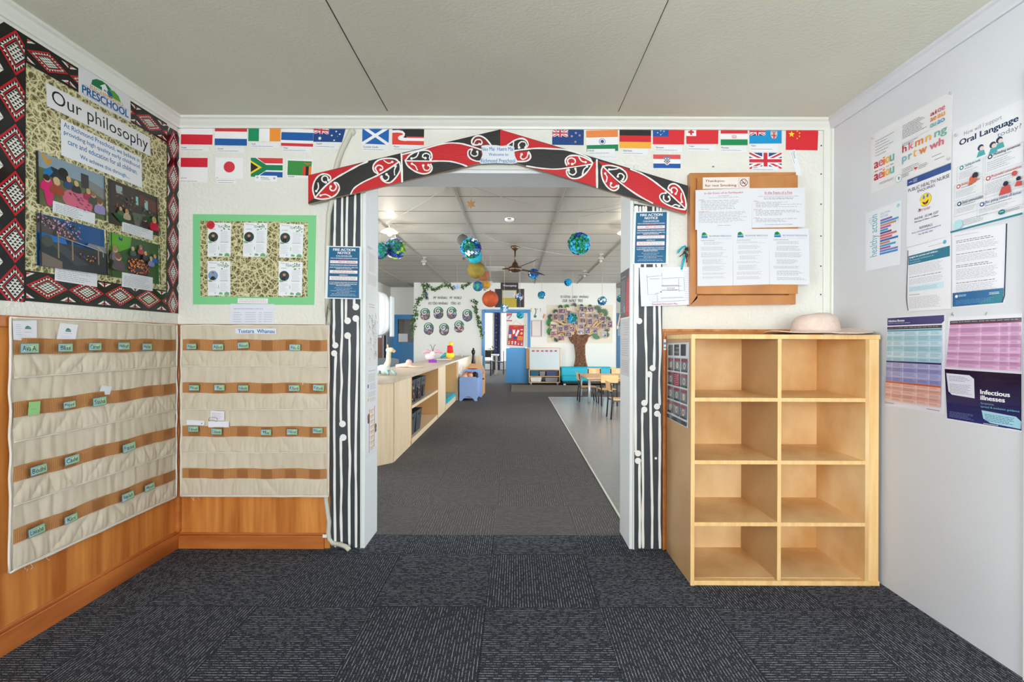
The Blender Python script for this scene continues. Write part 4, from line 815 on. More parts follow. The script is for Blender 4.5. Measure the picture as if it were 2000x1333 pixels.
def d_3(s):
    s.lines(.2, .08, .8, .11, 1, (80, 80, 84), 3, 0, .7); s.lines(.15, .17, .85, .4, 10, (170, 172, 178), 3, .2, .35); s.circ(.16, .5, .06, (30, 120, 190)); s.lines(.3, .43, .9, .62, 7, (170, 172, 178), 6, .2, .35); s.lines(.15, .66, .85, .8, 5, (170, 172, 178), 8, .3, .4); s.circ(.16, .86, .05, (235, 180, 60)); s.lines(.3, .83, .9, .94, 4, (170, 172, 178), 2, .3, .4)
jamb_sheet(Pjl, jy0, jy1, .80, 1.015, (228, 229, 232), d_3, 'pale notice with blue and yellow dots on the left jamb')
def d_4(s):
    rc = (205, 40, 50); s.ls([(.28, .08), (.26, .93)], .035, rc, False); s.ls([(.72, .05), (.70, .88)], .035, rc, False)
    for k in range(8): s.rect(.34, .1+k*.105, .66, .125+k*.105, (235, 185, 70)); s.lines(.36, .13+k*.105, .64, .17+k*.105, 2, (150, 150, 155), k, .3)
    s.circ(.2, .22, .09, (150, 90, 60)); s.circ(.2, .3, .07, (90, 60, 90)); s.circ(.82, .48, .08, (150, 90, 60)); s.circ(.82, .56, .06, (70, 60, 60))
jamb_sheet(Pjl, jy0, jy1, .50, .795, (228, 229, 232), d_4, 'pale notice with a red ladder drawing on the left jamb')
def d_5(s):
    s.rect(0, 0, 1, 1, (84, 86, 88)); s.lp([(0, .08), (.3, .3), (.35, .6), (.4, .96), (0, 1)], (196, 40, 52)); s.lines(.4, .1, .9, .16, 1, (240, 240, 240), 3, 0, .8); s.lines(.42, .2, .95, .9, 22, (180, 182, 184), 3, .3, .3); s.lines(.05, .2, .32, .9, 20, (232, 160, 160), 3, .3, .3); s.lp([(.5, .72), (.62, .78), (.55, .92), (.45, .88)], (120, 170, 190))
jamb_sheet(Pjr, jy0, jy1, zz(1236, 617, OR-.018), zz(1236, 519, OR-.018), (226, 227, 228), d_5, 'narrow red and dark grey flyer on the right jamb of the opening')
def d_6(s): s.lines(.1, .05, .9, .3, 6, (140, 140, 144), 3, .5, .2); s.lines(.1, .34, .95, .66, 8, (120, 120, 124), 4, .2, .15); s.lines(.1, .72, .9, .95, 7, (130, 130, 134), 4, .2, .2)
jamb_sheet(Pjr, jy0, jy1, .97, zz(1236, 620, OR-.018), (205, 207, 209), d_6, 'grey handwritten sheet on the right jamb below the red flyer')
# sanitiser dispenser at the back edge of the left jamb
e = empty('hand_dispenser', (OL+.02, 2.885, 1.30), 'white wall dispenser behind the left jamb of the opening', 'dispenser')
g = G(); X0 = OL+.004
def disp(u, v):
    z = 1.205+.265*v; t = abs(2*v-1)**6; d = .070*(1-t*.55); a = (u-.5)*math.pi
    return Vector((X0+d*math.cos(a)**.35 if math.cos(a) > 1e-4 else X0, 2.90-.055*math.sin(a)*-1, z))
g.grid(disp, 16, 20); g.poly([disp(i/16, 1) for i in range(17)]); g.poly([disp(i/16, 0) for i in range(17)][::-1]); g.build('dispenser_body', 'white_plastic', e, smooth=True)
G().box(X0+.070, X0+.084, 2.885, 2.955, 1.195, 1.45).build('dispenser_cover', 'jamb_white', e, bevel=.006)
G().box(OL-.005, X0, 2.825, 2.96, 1.19, 1.48).build('mounting_plate', 'jamb_white', e)
# keys on a teal lanyard beside the cabinet
e = empty('key_bunch', onY(1336, 500, YW-.03), 'bunch of keys on a teal lanyard hanging beside the cabinet', 'keys')
yy = YW-.03
G().tube([onY(x, y, yy) for x, y in ((1324, 494), (1328, 488), (1333, 483), (1338, 481), (1341, 485), (1339, 495), (1336, 505), (1333, 518), (1331, 527))], [.0055]*9, 6).build('lanyard', 'teal_vinyl', e)
G().tube([onY(1341, 485, yy)+Vector((.02*math.cos(t*.5), 0, -.018+.018*math.sin(t*.5))) for t in range(13)], .0018, 6).build('key_ring', 'grey_metal', e)
for k, (x, y, a) in enumerate(((1338, 503, -.35), (1341, 506, .05), (1333, 497, -.9))):
    c = onY(x, y, yy-.004*k); d = Vector((math.sin(a), 0, -math.cos(a))); n = Vector((d.z, 0, -d.x))*.003
    kg = G().tube([c-d*.012, c-d*.022], .008, 10).tube([c-d*.012, c+d*.02], .003, 6); kg.build('key', 'brass', e, smooth=True)
G().ball(onY(1341, 487, yy), .011, n=10).build('key_fob', 'dark_void', e)
# ================================================================== POCKET CHARTS
def pocket_chart(pl, u0, u1, n0, label, seed, tiltfix=None):
    """u0,u1 along the wall; five bands of pockets"""
    c0 = pl.P((u0+u1)/2, .30, .004); e = empty('pocket_chart', c0, label, 'pocket chart', 'hanging cloth pocket charts')
    W = u1-u0; top, bot = 1.252, .302
    bands = [(1.174, 1.112), (.934, .876), (.692, .634), (.457, .402)]; pip = [1.026, .785, .546, bot+.006]
    cols = [u0+W*(.012+.976*k/6) for k in range(7)]
    def wr(u, v, f=1.0):  # soft creases
        return f*(.0035*noise.noise((u*9+seed, v*7, 1.3))+.0022*noise.noise((u*26+v*14, v*9, seed))+.001*noise.noise((u*60, v*22, seed)))
    def sag(u): return .006*math.sin((u-u0)/W*math.pi*6)
    g = G()
    def back(a, b):
        u = u0+W*a; z = top+(bot-top)*b; edge = .006*noise.noise((z*3, seed, 0))
        uu = u+edge*(1 if a in (0, 1) else 0)
        pl_ = sum(.0035*math.exp(-((u-c)/.012)**2) for c in cols)
        fold = .0075*(abs(math.sin(u*55+2.5*noise.noise((u*6, z*3, seed))))**.6-.6)*(.3+abs(noise.noise((u*5, z*9, seed+2))))
        return pl.P(uu, z, n0+.004+wr(u, z)+pl_*.6+fold)
    g.grid(back, 150, 110); g.build('backing_cloth', 'cloth_cream', e, smooth=True)
    for r, ((b0, b1), pz) in enumerate(zip(bands, pip)):
        g = G()
        def pouch(a, b, zt=b1, zb=pz, n_=n0):
            u = u0+W*(.012+.976*a); z = zt+(zb-zt)*b; k = min(5, int(a*6)); t = a*6-k
            bulge = .0065*(math.sin(math.pi*t)**.5 if 0 < t < 1 else 0)*(math.sin(math.pi*(.35+.65*(1-b)))**.7 if b < 1 else .3)
            ph = u*78+(b*5.0 if (k+r) % 3 else -b*3.5)+3.2*noise.noise((u*9, z*6, seed+r)); dia = .0115*(abs(math.sin(ph*.5))**.6-.6)*(math.sin(math.pi*min(1, .08+b*.92))**.7 if 0 < b < 1 else 0)*(.45+.9*abs(noise.noise((u*4, z*9, seed+5))))
            pleat = .0016*math.sin(u*260+2*noise.noise((u*20, r, seed)))*b**2*(1-b)*4
            return pl.P(u, z+sag(u)*(1-b)*.4, n_+.0075+bulge+dia+pleat+wr(u, z, .7))
        g.grid(pouch, 180, 22); pr = g.build('pocket_row', 'cloth_cream', e, smooth=True)
        g = G()
        def band(a, b, zt=b0, zb=b1, n_=n0):
            u = u0+W*(.012+.976*a); k = min(5, int(a*6)); t = a*6-k; z = zt+(zb-zt)*b+sag(u)*.4
            return pl.P(u, z, n_+.0088+.0065*(math.sin(math.pi*t)**.6 if 0 < t < 1 else 0)*(.5+.5*math.sin(math.pi*(.35+.65))**.7+.0)+wr(u, z, .4))
        g.grid(band, 120, 3); g.build('hessian_band', 'hessian', pr, smooth=True)
        g = G(); g.tube([pl.P(u0+W*(.012+.976*k/60), pz+.0015*noise.noise((k*.3, r, seed)), n0+.011) for k in range(61)], .0022, 6); g.build('piping', 'cloth_trim', pr, smooth=True)
        for k in range(6):
            a, b = cols[k]+.040, cols[k]+.102
            pu = G().grid(lambda s_, t_, a=a, b=b: pl.P(a+(b-a)*s_, b0-.002-(b0-b1-.004)*t_, n0+.0170+.001*math.sin(s_*3)), 3, 1); pu.build('clear_window', 'clear_film', pr)
    g = G(); tr = lambda P_: g.tube(P_, .0042, 6)
    tr([pl.P(u0+.004*noise.noise((k*.2, seed, 0)), top-(top-bot)*k/30, n0+.007+.004*noise.noise((k*.4, 1, 2))) for k in range(31)])
    tr([pl.P(u1+.004*noise.noise((k*.2, seed, 5)), top-(top-bot)*k/30, n0+.007+.004*noise.noise((k*.4, 1, 2))) for k in range(31)])
    tr([pl.P(u0+W*k/40, bot+.003*noise.noise((k*.2, seed, 9)), n0+.008) for k in range(41)])
    tr([pl.P(u0+W*k/40, top+.003*noise.noise((k*.2, seed, 7)), n0+.006) for k in range(41)])
    g.build('edge_binding', 'cloth_trim', e, smooth=True)
    g = G()
    rd = random.Random(seed)
    for k in range(3):
        u = u0+.05+rd.random()*.1; g.tube([pl.P(u+.004*j*rd.random(), bot-.006*j, n0+.008) for j in range(5)], .0006, 4)
    g.build('loose_threads', 'cloth_trim', e); return e
uL0 = onX(21, 900, XL+.03).y; uL1 = onX(346, 800, XL+.03).y
pocket_chart(Pl, uL0, uL1, .020, 'large cream pocket chart hanging on the left wooden dado', 3)
uF0, uF1 = onY(355, 800, YW-.03).x, onY(643, 800, YW-.03).x
pocket_chart(Pf, uF0, uF1, .029, 'cream pocket chart on the front dado left of the opening', 11)
NPl, NPf = Plane('L', XL+.046), Plane('Y', YW-.055)
def card(pl, cx, cy, w, h, t, lab, rot=0, col=(160, 190, 160)):
    c = pl.uv(cx, cy); a = pl.uv(cx-w/2, cy); b = pl.uv(cx+w/2, cy); hw = abs(b[0]-a[0])/2; hh = hw*.56 if h is None else h/2
    cs, sn = math.cos(R(rot)), math.sin(R(rot))
    q = [(c[0]+x*cs-y*sn, c[1]+x*sn+y*cs) for x, y in ((-hw, hh), (hw, hh), (hw, -hh), (-hw, -hh))]
    s = Sheet(pl, q, px=False, n0=0, th=.0006, col=(108, 132, 122))
    rd = random.Random(t+lab); g1, g2 = (150, 196, 158), (150, 190, 200)
    n = 8
    for i in range(n):
        f = i/(n-1); cc = tuple(int(g2[k]*(1-f)+g1[k]*f) for k in range(3)); s.rect(.03+.94*i/n, .06, .03+.94*(i+1)/n, .94, cc, i == 0)
    s.lp([(.5, .3), (.8, .2), (.75, .5), (.45, .6)], (196, 214, 170)); s.lp([(.1, .55), (.3, .45), (.35, .8), (.12, .85)], (176, 208, 210))
    if t: s.text(t, .12, .26, .88, .76, (30, 44, 40), .004, keep='c')
    s.done('name_card', lab, 'name card', 'green name cards in the pocket charts', 'print_laminate')
ordn = ['first', 'second', 'third', 'fourth', 'fifth', 'sixth']; rown = ['top', 'second', 'third', 'bottom']
def cards(pl, side, L_):
    for r, k, x, y, w, t, rot in L_: card(pl, x, y, w, None, t, 'name card in the %s band, %s pocket from the left, of the %s chart' % (rown[r], ordn[k], side), rot)
cards(NPl, 'left wall', [(0, 0, 58, 680.5, 37, 'Ava A.', 0), (0, 1, 128, 679.5, 29, 'Bliss', 0), (0, 2, 186, 677.5, 25, 'Carter', 0), (0, 3, 242, 676.5, 22.5, 'Hadleigh', 0), (0, 4, 287.5, 678, 19, 'Holly', 0),
    (1, 1, 136, 791, 24, 'Poppy', 3), (1, 2, 195, 784.5, 27, 'Sasha', 2), (2, 0, 76, 918, 33, 'Bodhi', 3), (2, 1, 141, 898.5, 29, 'Cade', 3), (2, 3, 252.5, 874, 25, 'Frankie', 5),
    (3, 0, 72, 1037, 33, 'Lavisha', 4), (3, 1, 139, 1013.5, 26, 'Kiri', 3), (3, 3, 250, 970, 24, 'Saylah', 3), (3, 4, 292.5, 952, 19, 'Wyatt', 4)])
cards(NPf, 'front wall', [(0, 0, 374, 677, 19.5, 'Adam', -1), (0, 1, 425.5, 678, 22, 'Adina', 1), (0, 2, 475, 675, 22, 'Amos', 4), (0, 4, 576, 679, 22, 'Ava G', 0),
    (1, 0, 379, 758, 20, 'Douga', 0), (1, 1, 428.6, 757.8, 21, 'Fai', 0), (1, 2, 475, 758.3, 20, 'Isabella', 0), (1, 4, 574.6, 758.4, 21.5, 'Kitana', 1), (1, 5, 622.3, 758, 22, 'Kamuda', -3),
    (2, 0, 377.7, 838.5, 20, 'Lance', 0), (2, 1, 423, 843.5, 21, 'Lucenia', -2), (2, 3, 519.6, 845, 21, 'Mia', 0), (2, 4, 570.5, 844.2, 21, 'Oakley', 0), (2, 5, 620.5, 841.5, 20, 'Rhoan', 0)])
def loose(pl, q, n0, col, draw, name, label, cat):
    s = Sheet(pl, q, n0=n0, th=.0012, col=col); draw(s) if draw else None; return s.done(name, label, cat)
def logo(s, a, b, k):   # small hill and house mark
    s.lp([(a-.5*k, b), (a-.35*k, b-.3*k), (a, b-.4*k), (a+.4*k, b-.2*k), (a+.55*k, b)], (10, 128, 84)); s.lp([(a+.1*k, b), (a+.3*k, b-.25*k), (a+.6*k, b)], (100, 170, 70)); s.rect(a-.5*k, b+.04*k, a+.55*k, b+.25*k, (30, 120, 180))
def let(s): logo(s, .62, .36, .25); s.lines(.45, .55, .8, .6, 1, (170, 172, 180), 1, 0); s.lines(.2, .7, .9, .95, 4, (205, 207, 214), 2, .3, .3); s.lp([(.02, .03), (.4, .02), (.6, .2), (.02, .95)], (226, 228, 240)); s.lines(.1, .15, .4, .75, 6, (180, 196, 214), 2, .3, .3)
def let2(s): logo(s, .5, .36, .3); s.lines(.3, .5, .75, .55, 1, (170, 172, 180), 1, 0); s.lines(.15, .65, .9, .95, 4, (205, 207, 214), 2, .3, .3)
P18 = Plane('L', XL+.014)
loose(Plane('L', XL+.03), [(24.5, 627), (71.5, 626), (71, 668), (26, 664)], .0, (225, 226, 234), let, 'folded_letter', 'folded white letter in the top left pocket of the left wall chart', 'letter')
loose(Plane('L', XL+.03), [(117.5, 631), (152, 635), (146, 669), (110, 668)], .0, (226, 228, 236), let2, 'folded_letter', 'folded white letter in the second top pocket of the left wall chart', 'letter')
loose(Plane('L', XL+.03), [(199, 753), (218.5, 756), (214, 771), (192, 772)], .0, (222, 224, 232), None, 'folded_note', 'small folded white note peeking from a middle pocket of the left wall chart', 'note')
loose(NPl, [(56, 786), (78, 784), (76.5, 809), (54, 813)], .001, (150, 205, 135), lambda s: s.lines(.2, .5, .6, .6, 1, (110, 160, 110), 1, 0), 'sticky_note', 'light green sticky note on the second band of the left wall chart', 'note')
Pn = Plane('Y', YW-.042)
loose(Pn, [(364.5, 820.5), (400, 822.5), (399, 831.5), (364.5, 830)], 0, (232, 234, 244), lambda s: s.circ(.85, .6, .03, (40, 50, 70)), 'envelope', 'thin white envelope in the first pocket of the third band, front wall chart', 'envelope')
loose(Pn, [(411.5, 802), (438.5, 804), (438.5, 822), (411, 822)], 0, (230, 226, 238), lambda s: s.lines(.1, .2, .9, .85, 4, (160, 150, 170), 1, .3, .3), 'folded_letter', 'upright folded letter behind the white card in the front wall chart', 'letter')
loose(Pn, [(409, 816), (430, 820), (448, 824), (448, 834.5), (407.5, 834)], .002, (232, 234, 246), None, 'white_card', 'wide white card with a rubber band in the front wall chart', 'card') if False else loose(Pn, [(407.5, 823), (448, 823.5), (448, 835), (408, 835)], .003, (232, 234, 246), None, 'white_card', 'wide blank white card in the second pocket of the third band, front wall chart', 'card')
g = G(); g.tube([onY(x, y, YW-.049) for x, y in ((407, 822), (408, 817), (415, 815.5), (422, 816), (425, 820), (423, 824), (414, 820), (408, 823), (407, 822))], .0008, 5); tag(g.build('rubber_band', 'dark_void'), 'dark looped band round the letters in the front wall chart', 'band')
s = Sheet(Pf, [(468.5, 642.5), (547, 642.5), (547.5, 653), (468.5, 652)], n0=.040, th=.0008, col=(222, 230, 240)); s.text('Tuatara  Whanau', .06, .15, .95, .85, (24, 104, 176), .02); s.done('title_strip', 'white title strip with blue lettering at the top of the front wall chart', 'sign')
# ================================================================== LEFT WALL PHILOSOPHY DISPLAY
BK, WT, RR = (24, 22, 22), (222, 222, 214), (190, 22, 36)
def clip(P, a, b, k):
    for sg, lim in ((1, min(a, b)), (-1, -max(a, b))):
        out = []
        for i in range(len(P)):
            p, q = P[i], P[(i+1) % len(P)]; dp, dq = sg*p[k]-lim, sg*q[k]-lim
            if dp >= 0: out.append(p)
            if dp*dq < 0: t = dp/(dp-dq); out.append((p[0]+(q[0]-p[0])*t, p[1]+(q[1]-p[1])*t))
        P = out
        if len(P) < 3: return []
    return P
def taniko(s, a0, b0, a1, b1, n, vert=True, c=.5, hw=.5):
    """row of stepped diamonds inside a strip of the sheet"""
    s.rect(a0, b0, a1, b1, BK)
    base = s.lay
    for k in range(0, int(n)+2):
        s.lay = base
        def m_(x, y, k=k):
            if vert: t = (k+.5+y*.5)/n; return (a0+(a1-a0)*(c+x*hw), b0+(b1-b0)*t)
            t = (k+.5+x*.5)/n; return (a0+(a1-a0)*t, b0+(b1-b0)*(.5+y*.5))
        def P(pts, c):
            pts = [m_(*p) for p in pts]
            lo = 1 if vert else 0; A, B = (b0, b1) if vert else (a0, a1); A2, B2 = (a0, a1) if vert else (b0, b1)
            pts = clip(pts, A, B, lo); pts = clip(pts, A2, B2, 1-lo)
            if len(pts) < 3: return
            if False and any(p[lo] < min(A, B)-1e-6 or p[lo] > max(A, B)+1e-6 or p[1-lo] < A2-1e-6 or p[1-lo] > B2+1e-6 for p in pts):
                pts = [tuple(min(max(p[q], (A if q == lo else A2)), (B if q == lo else B2)) for q in (0, 1)) for p in pts]
                if len(set(pts)) < 3: return
            s.uvpoly([s.st(*p) for p in pts], c)
        D = lambda r: [(0, -r), (r, 0), (0, r), (-r, 0)]
        if 1:
            s.up(); P(D(.97), RR); s.up(); P(D(.84), BK); s.up()
            for (ax, ay), (bx, by) in (((0, -1), (1, 0)), ((1, 0), (0, 1)), ((0, 1), (-1, 0)), ((-1, 0), (0, -1))):
                for j in range(6):
                    t0, t1 = j/6, (j+1)/6; r0, r1 = .66, .84
                    p = lambda t, r: ((ax*(1-t)+bx*t)*r, (ay*(1-t)+by*t)*r)
                    P([p(t0, r0), p(t1, r0), p((t0+t1)/2, r1)], WT)
            s.up(); P(D(.62), RR); s.up(); P(D(.55), BK); s.up(); P(D(.47), WT); s.up()
            for i in range(4):
                for j in range(4):
                    x, y = (i-j)/4*.47, (i+j-3)/4*.47; q = .105
                    P([(x-q*.95, y), (x+q*.95, y), (x, y-q)], BK)
        s.up()
        for sx in (-1, 1):
            P([(sx, -1+.02+1), (sx*.62, .36+.02 if False else 1), (sx, 1)], BK) if False else None
            if 1:
                P([(sx*.96, .62), (sx*.60, .99), (sx*.96, .99)], WT); P([(sx*.96, -.62), (sx*.60, -.99), (sx*.96, -.99)], WT)
                s.lay += 2e-5; P([(sx*.96, .78), (sx*.78, .97), (sx*.96, .97)], RR); P([(sx*.96, -.78), (sx*.78, -.97), (sx*.96, -.97)], RR)
zt = 2.345
yA, yB = onX(49, 300, XL).y, onX(325, 300, XL).y; yE = onX(351, 300, XL).y
zb = onX(200, 597, XL).z
def lsheet(y0, y1, z0, z1, n0, col, th=.0006): return Sheet(Pl, [(y0, z1), (y1, z1), (y1, z0), (y0, z0)], px=False, n0=n0, th=th, col=col)
ztop = onX(100, 75, XL).z; zlow = onX(47, 585, XL).z
ztopL, zbot = onX(47, 28, XL).z, onX(340, 609, XL).z
s = lsheet(yA, yB, zbot+.075, 2.30, .0008, (200, 190, 140)); s2 = None
o = s.build('patterned_backing_sheet', 'fibre_print'); tag(o, 'large backing sheet printed with a pale net pattern on the left wall', 'backing sheet')
zz0, zz1 = 1.32, 2.35
s = lsheet(yA-.16, yA-.0, zz0-.005, zz1, .0016, BK); taniko(s, .0, 0, .965, 1, 5.8, True, .80, .45); s.done('border_strip', 'wide red, black and white woven pattern strip left of the display', 'border strip', 'woven pattern strips round the left wall display', 'print_laminate')
s = lsheet(yB, yE, zz0, zz1-.01, .0016, BK); taniko(s, .05, 0, .95, 1, 5.8); s.done('border_strip', 'narrow woven pattern strip along the right side of the left wall display', 'border strip', 'woven pattern strips round the left wall display', 'print_laminate')
s = lsheet(yA, yB, zz0, zz0+.12, .0018, BK); taniko(s, 0, .06, 1, .9, 4.2, False); s.done('border_strip', 'woven pattern strip along the bottom of the left wall display', 'border strip', 'woven pattern strips round the left wall display', 'print_laminate')
s = lsheet(yA, yB, 2.245, zz1, .0018, BK); taniko(s, 0, .1, 1, .9, 4.2, False); s.done('border_strip', 'woven pattern strip along the top of the left wall display', 'border strip', 'woven pattern strips round the left wall display', 'print_laminate')
def lw(q, n0, col, draw, name, label, cat, m='print_laminate', group=None, th=.0006):
    s = Sheet(Pl, q, n0=n0, th=th, col=col); draw(s); return s.done(name, label, cat, group, m)
def logo_big(s):
    s.lp([(.22, .52), (.24, .38), (.32, .28), (.42, .24), (.52, .26), (.60, .33), (.60, .52)], (20, 118, 72), False)
    s.lp([(.60, .52), (.56, .36), (.66, .33), (.75, .40), (.80, .56), (.6, .56)], (90, 160, 60))
    s.lp([(.38, .42), (.48, .28), (.54, .42), (.52, .42), (.52, .54), (.42, .54), (.42, .42)], (232, 234, 238)); s.lp([(.50, .50), (.58, .40), (.64, .50), (.62, .50), (.62, .60), (.53, .60), (.53, .5)], (20, 96, 160))
    s.rect(.455, .45, .475, .475, (20, 118, 72)); s.rect(.48, .45, .5, .475, (20, 118, 72)); s.rect(.455, .48, .475, .505, (20, 118, 72)); s.rect(.48, .48, .5, .505, (20, 118, 72))
    s.text('RICHMOND', .20, .545, .84, .655, (216, 160, 60), .002); s.text('PRESCHOOL', .06, .68, .95, .90, (20, 96, 160), .03); s.rect(.07, .655, .95, .662, (20, 96, 160)); s.rect(.07, .915, .95, .922, (20, 96, 160))
lw([(151.5, 113), (253, 177), (254, 239), (152, 184)], .003, (222, 223, 228), logo_big, 'logo_sheet', 'white sheet with green hill and house logo over the top border', 'sheet')
lw([(88, 161), (291.5, 269), (292.5, 305.5), (90, 207)], .0034, (224, 225, 228), lambda s: s.text('Our philosophy', .04, .14, .97, .93, (26, 26, 30), -.006), 'title_banner', 'long white banner with thin black lettering on the left wall display', 'banner')
def phil(s):
    c = (28, 104, 168)
    for t, a, b, e in (('At Richmond Preschool, we believe in', .03, .06, .97), ('providing high quality early childhood', .03, .27, .97), ('care and education for all children.', .07, .47, .93)): s.text(t, a, b, e, b+.155, c, .01)
    s.text('We achieve this through....', .2, .76, .82, .91, c, .01)
lw([(117, 231), (274.5, 308), (276.5, 367.5), (118, 303)], .0030, (222, 225, 230), phil, 'statement_sheet', 'white sheet with blue statement text below the banner', 'sheet')
def kids(s, seed, n, tabs):
    rd = random.Random(seed)
    for a, b, r, hair, top in tabs:
        s.lp([(a-r*1.6, b+r*4.6), (a-r*1.5, b+r*2), (a-r*.5, b+r*1.1), (a+r*.7, b+r*1.1), (a+r*1.6, b+r*2.2), (a+r*1.5, b+r*4.6)], top, True); s.circ(a, b+r*.3, r*.85, (205, 160, 135), 12); s.circ(a-r*.1, b-r*.25, r*.85, hair, 12)
def ph1(s):
    s.rect(.02, .0, 1, 1, (92, 98, 62)); s.lp([(.02, 0), (1, 0), (1, .35), (.6, .3), (.02, .28)], (130, 150, 165)); s.lp([(.7, .2), (1, .3), (1, .55), (.72, .4)], (120, 122, 124)); s.rect(.62, .12, .74, .42, (52, 48, 54)); s.ls([(.08, .02), (.14, .12), (.2, .08)], .05, (190, 140, 50)); s.ls([(.14, .1), (.15, .2)], .04, (190, 140, 50))
    s.lp([(.1, .3), (.2, .2), (.3, .22), (.42, .3), (.4, .42), (.28, .4), (.14, .42)], (30, 40, 50)); s.lp([(.1, .3), (.18, .22), (.22, .3), (.16, .42), (.08, .4)], (20, 110, 170)); s.circ(.36, .25, .07, (30, 26, 28), 14)
    s.lp([(.34, .7), (.4, .58), (.55, .52), (.7, .6), (.78, .75), (.74, .9), (.6, .97), (.45, .92), (.36, .82)], (196, 92, 120), True); rd = random.Random(2)
    for _ in range(16): a, b = .42+rd.random()*.3, .6+rd.random()*.28; s.ls([(a, b), (a+.03, b+.02)], .012, (60, 40, 70), False)
    s.lp([(.08, .5), (.2, .5), (.2, .9), (.12, .95)], (205, 30, 110), True)
    kids(s, 1, 5, [(.13, .46, .05, (40, 26, 24), (205, 30, 110)), (.26, .46, .055, (196, 168, 130), (150, 62, 40)), (.43, .34, .04, (190, 160, 110), (30, 60, 110)), (.54, .38, .04, (190, 165, 120), (30, 34, 40)), (.72, .46, .04, (180, 150, 100), (150, 40, 70)), (.80, .5, .045, (130, 100, 70), (60, 70, 60)), (.90, .62, .055, (110, 76, 50), (140, 130, 180))])
    s.rect(0, 0, .02, 1, (34, 34, 36)); s.rect(.985, 0, 1, 1, (34, 34, 36))
def ph2(s):
    s.rect(0, 0, 1, 1, (52, 44, 42)); s.lp([(.6, .1), (1, .15), (1, .45), (.6, .35)], (92, 46, 38)); s.lp([(.45, .6), (.7, .55), (.85, .8), (.5, .95)], (92, 96, 92)); s.rect(.14, .08, .26, .26, (150, 160, 165)); s.rect(.52, .18, .57, .38, (130, 190, 190)); s.rect(.70, .2, .77, .42, (140, 185, 180)); rd = random.Random(8)
    for _ in range(70): a, b = .06+rd.random()*.88, .2+rd.random()*.6; s.circ(a, b, .008+rd.random()*.014, (rd.randint(40, 150), rd.randint(36, 100), rd.randint(36, 90)), 6)
    s.lp([(.05, .75), (.2, .7), (.35, .82), (.2, .92)], (24, 70, 40)); s.lp([(.65, .6), (.9, .62), (.95, .8), (.7, .85)], (20, 62, 36))
    kids(s, 3, 4, [(.32, .62, .04, (170, 130, 90), (170, 150, 130)), (.88, .62, .055, (180, 150, 100), (190, 20, 60)), (.68, .68, .04, (70, 50, 40), (40, 36, 40)), (.2, .6, .03, (180, 150, 110), (60, 90, 60))]); s.rect(0, 0, .015, 1, (34, 34, 36)); s.rect(.985, 0, 1, 1, (34, 34, 36))
def ph3(s):
    s.rect(0, 0, 1, 1, (24, 78, 136)); rd = random.Random(5); s.lp([(0, .02), (.3, .06), (.5, .25), (.6, .42), (.3, .42), (0, .34)], (80, 72, 76))
    for _ in range(150):
        a = rd.random()*.6; b = .02+rd.random()*(.14+a*.5); s.circ(a, min(b, .42), .006+rd.random()*.01, rd.choice([(190, 140, 170), (160, 110, 140), (60, 62, 40), (205, 160, 185)]), 6)
    s.lp([(0, .36), (.35, .4), (.38, .52), (0, .5)], (10, 100, 180)); s.lp([(0, .5), (1, .5), (1, 1), (0, 1)], (44, 50, 58)); s.lp([(0, .72), (.3, .86), (.3, 1), (0, 1)], (112, 100, 92)); s.lp([(.7, .38), (1, .4), (1, .5), (.66, .46)], (120, 126, 130)); s.lp([(.1, .5), (.3, .52), (.7, .85), (.5, .9)], (60, 66, 74)); s.circ(.1, .5, .08, (70, 72, 70), 14)
    for x in (.24, .44, .84): s.rect(x, .3 if x < .3 else .4, x+.02, .8, (140, 120, 96))
    s.ls([(.24, .36), (1, .52)], .012, (150, 150, 150), False); s.ls([(.84, .42), (.93, .5), (.93, .62)], .012, (170, 170, 170), False)
    for _ in range(26): s.circ(.55+rd.random()*.3, .62+rd.random()*.14, .012, rd.choice([(200, 130, 40), (60, 60, 120), (40, 100, 170), (30, 30, 34)]), 6)
    s.rect(0, 0, .02, 1, (34, 34, 36)); s.rect(.985, 0, 1, 1, (34, 34, 36))
def ph4(s):
    s.rect(0, 0, 1, 1, (50, 84, 46)); s.lp([(0, 0), (.42, 0), (.4, .25), (.1, .45), (0, .4)], (92, 160, 46)); s.lp([(.18, .02), (.22, .1), (.26, .02), (.24, .14), (.18, .12)], (20, 60, 120)); rd = random.Random(6)
    s.circ(.55, .66, .23, (52, 42, 50), 24)
    for _ in range(110):
        t, r = rd.random()*6.28, .22*math.sqrt(rd.random()); s.circ(.55+r*math.cos(t), .66+r*.85*math.sin(t), .012, rd.choice([(220, 120, 30), (200, 60, 30), (230, 160, 50)]), 5)
    kids(s, 4, 5, [(.08, .36, .055, (150, 120, 90), (110, 104, 110)), (.14, .52, .065, (110, 80, 60), (84, 76, 86)), (.42, .26, .035, (180, 160, 120), (60, 80, 70)), (.58, .18, .035, (150, 110, 80), (170, 50, 50)), (.68, .3, .035, (190, 160, 110), (50, 50, 60)), (.80, .40, .04, (190, 160, 120), (120, 120, 170)), (.88, .32, .035, (190, 150, 100), (20, 90, 170))])
    s.rect(0, 0, .015, 1, (34, 34, 36)); s.rect(.985, 0, 1, 1, (34, 34, 36))
PG = 'colour photographs on the left wall display'
lw([(68.5, 294), (202, 344), (205.5, 431.5), (71, 398)], .0024, (60, 60, 60), ph1, 'photo_print', 'photo print of children round a pink painting table', 'photo', group=PG)
lw([(209.5, 348), (307, 386), (309.5, 462), (211, 436)], .0024, (60, 60, 60), ph2, 'photo_print', 'dark photo print of a crowded indoor gathering', 'photo', group=PG)
lw([(69.5, 415), (202, 449.5), (205, 538), (71, 519)], .0024, (60, 60, 60), ph3, 'photo_print', 'photo print of pink blossom over a blue playground', 'photo', group=PG)
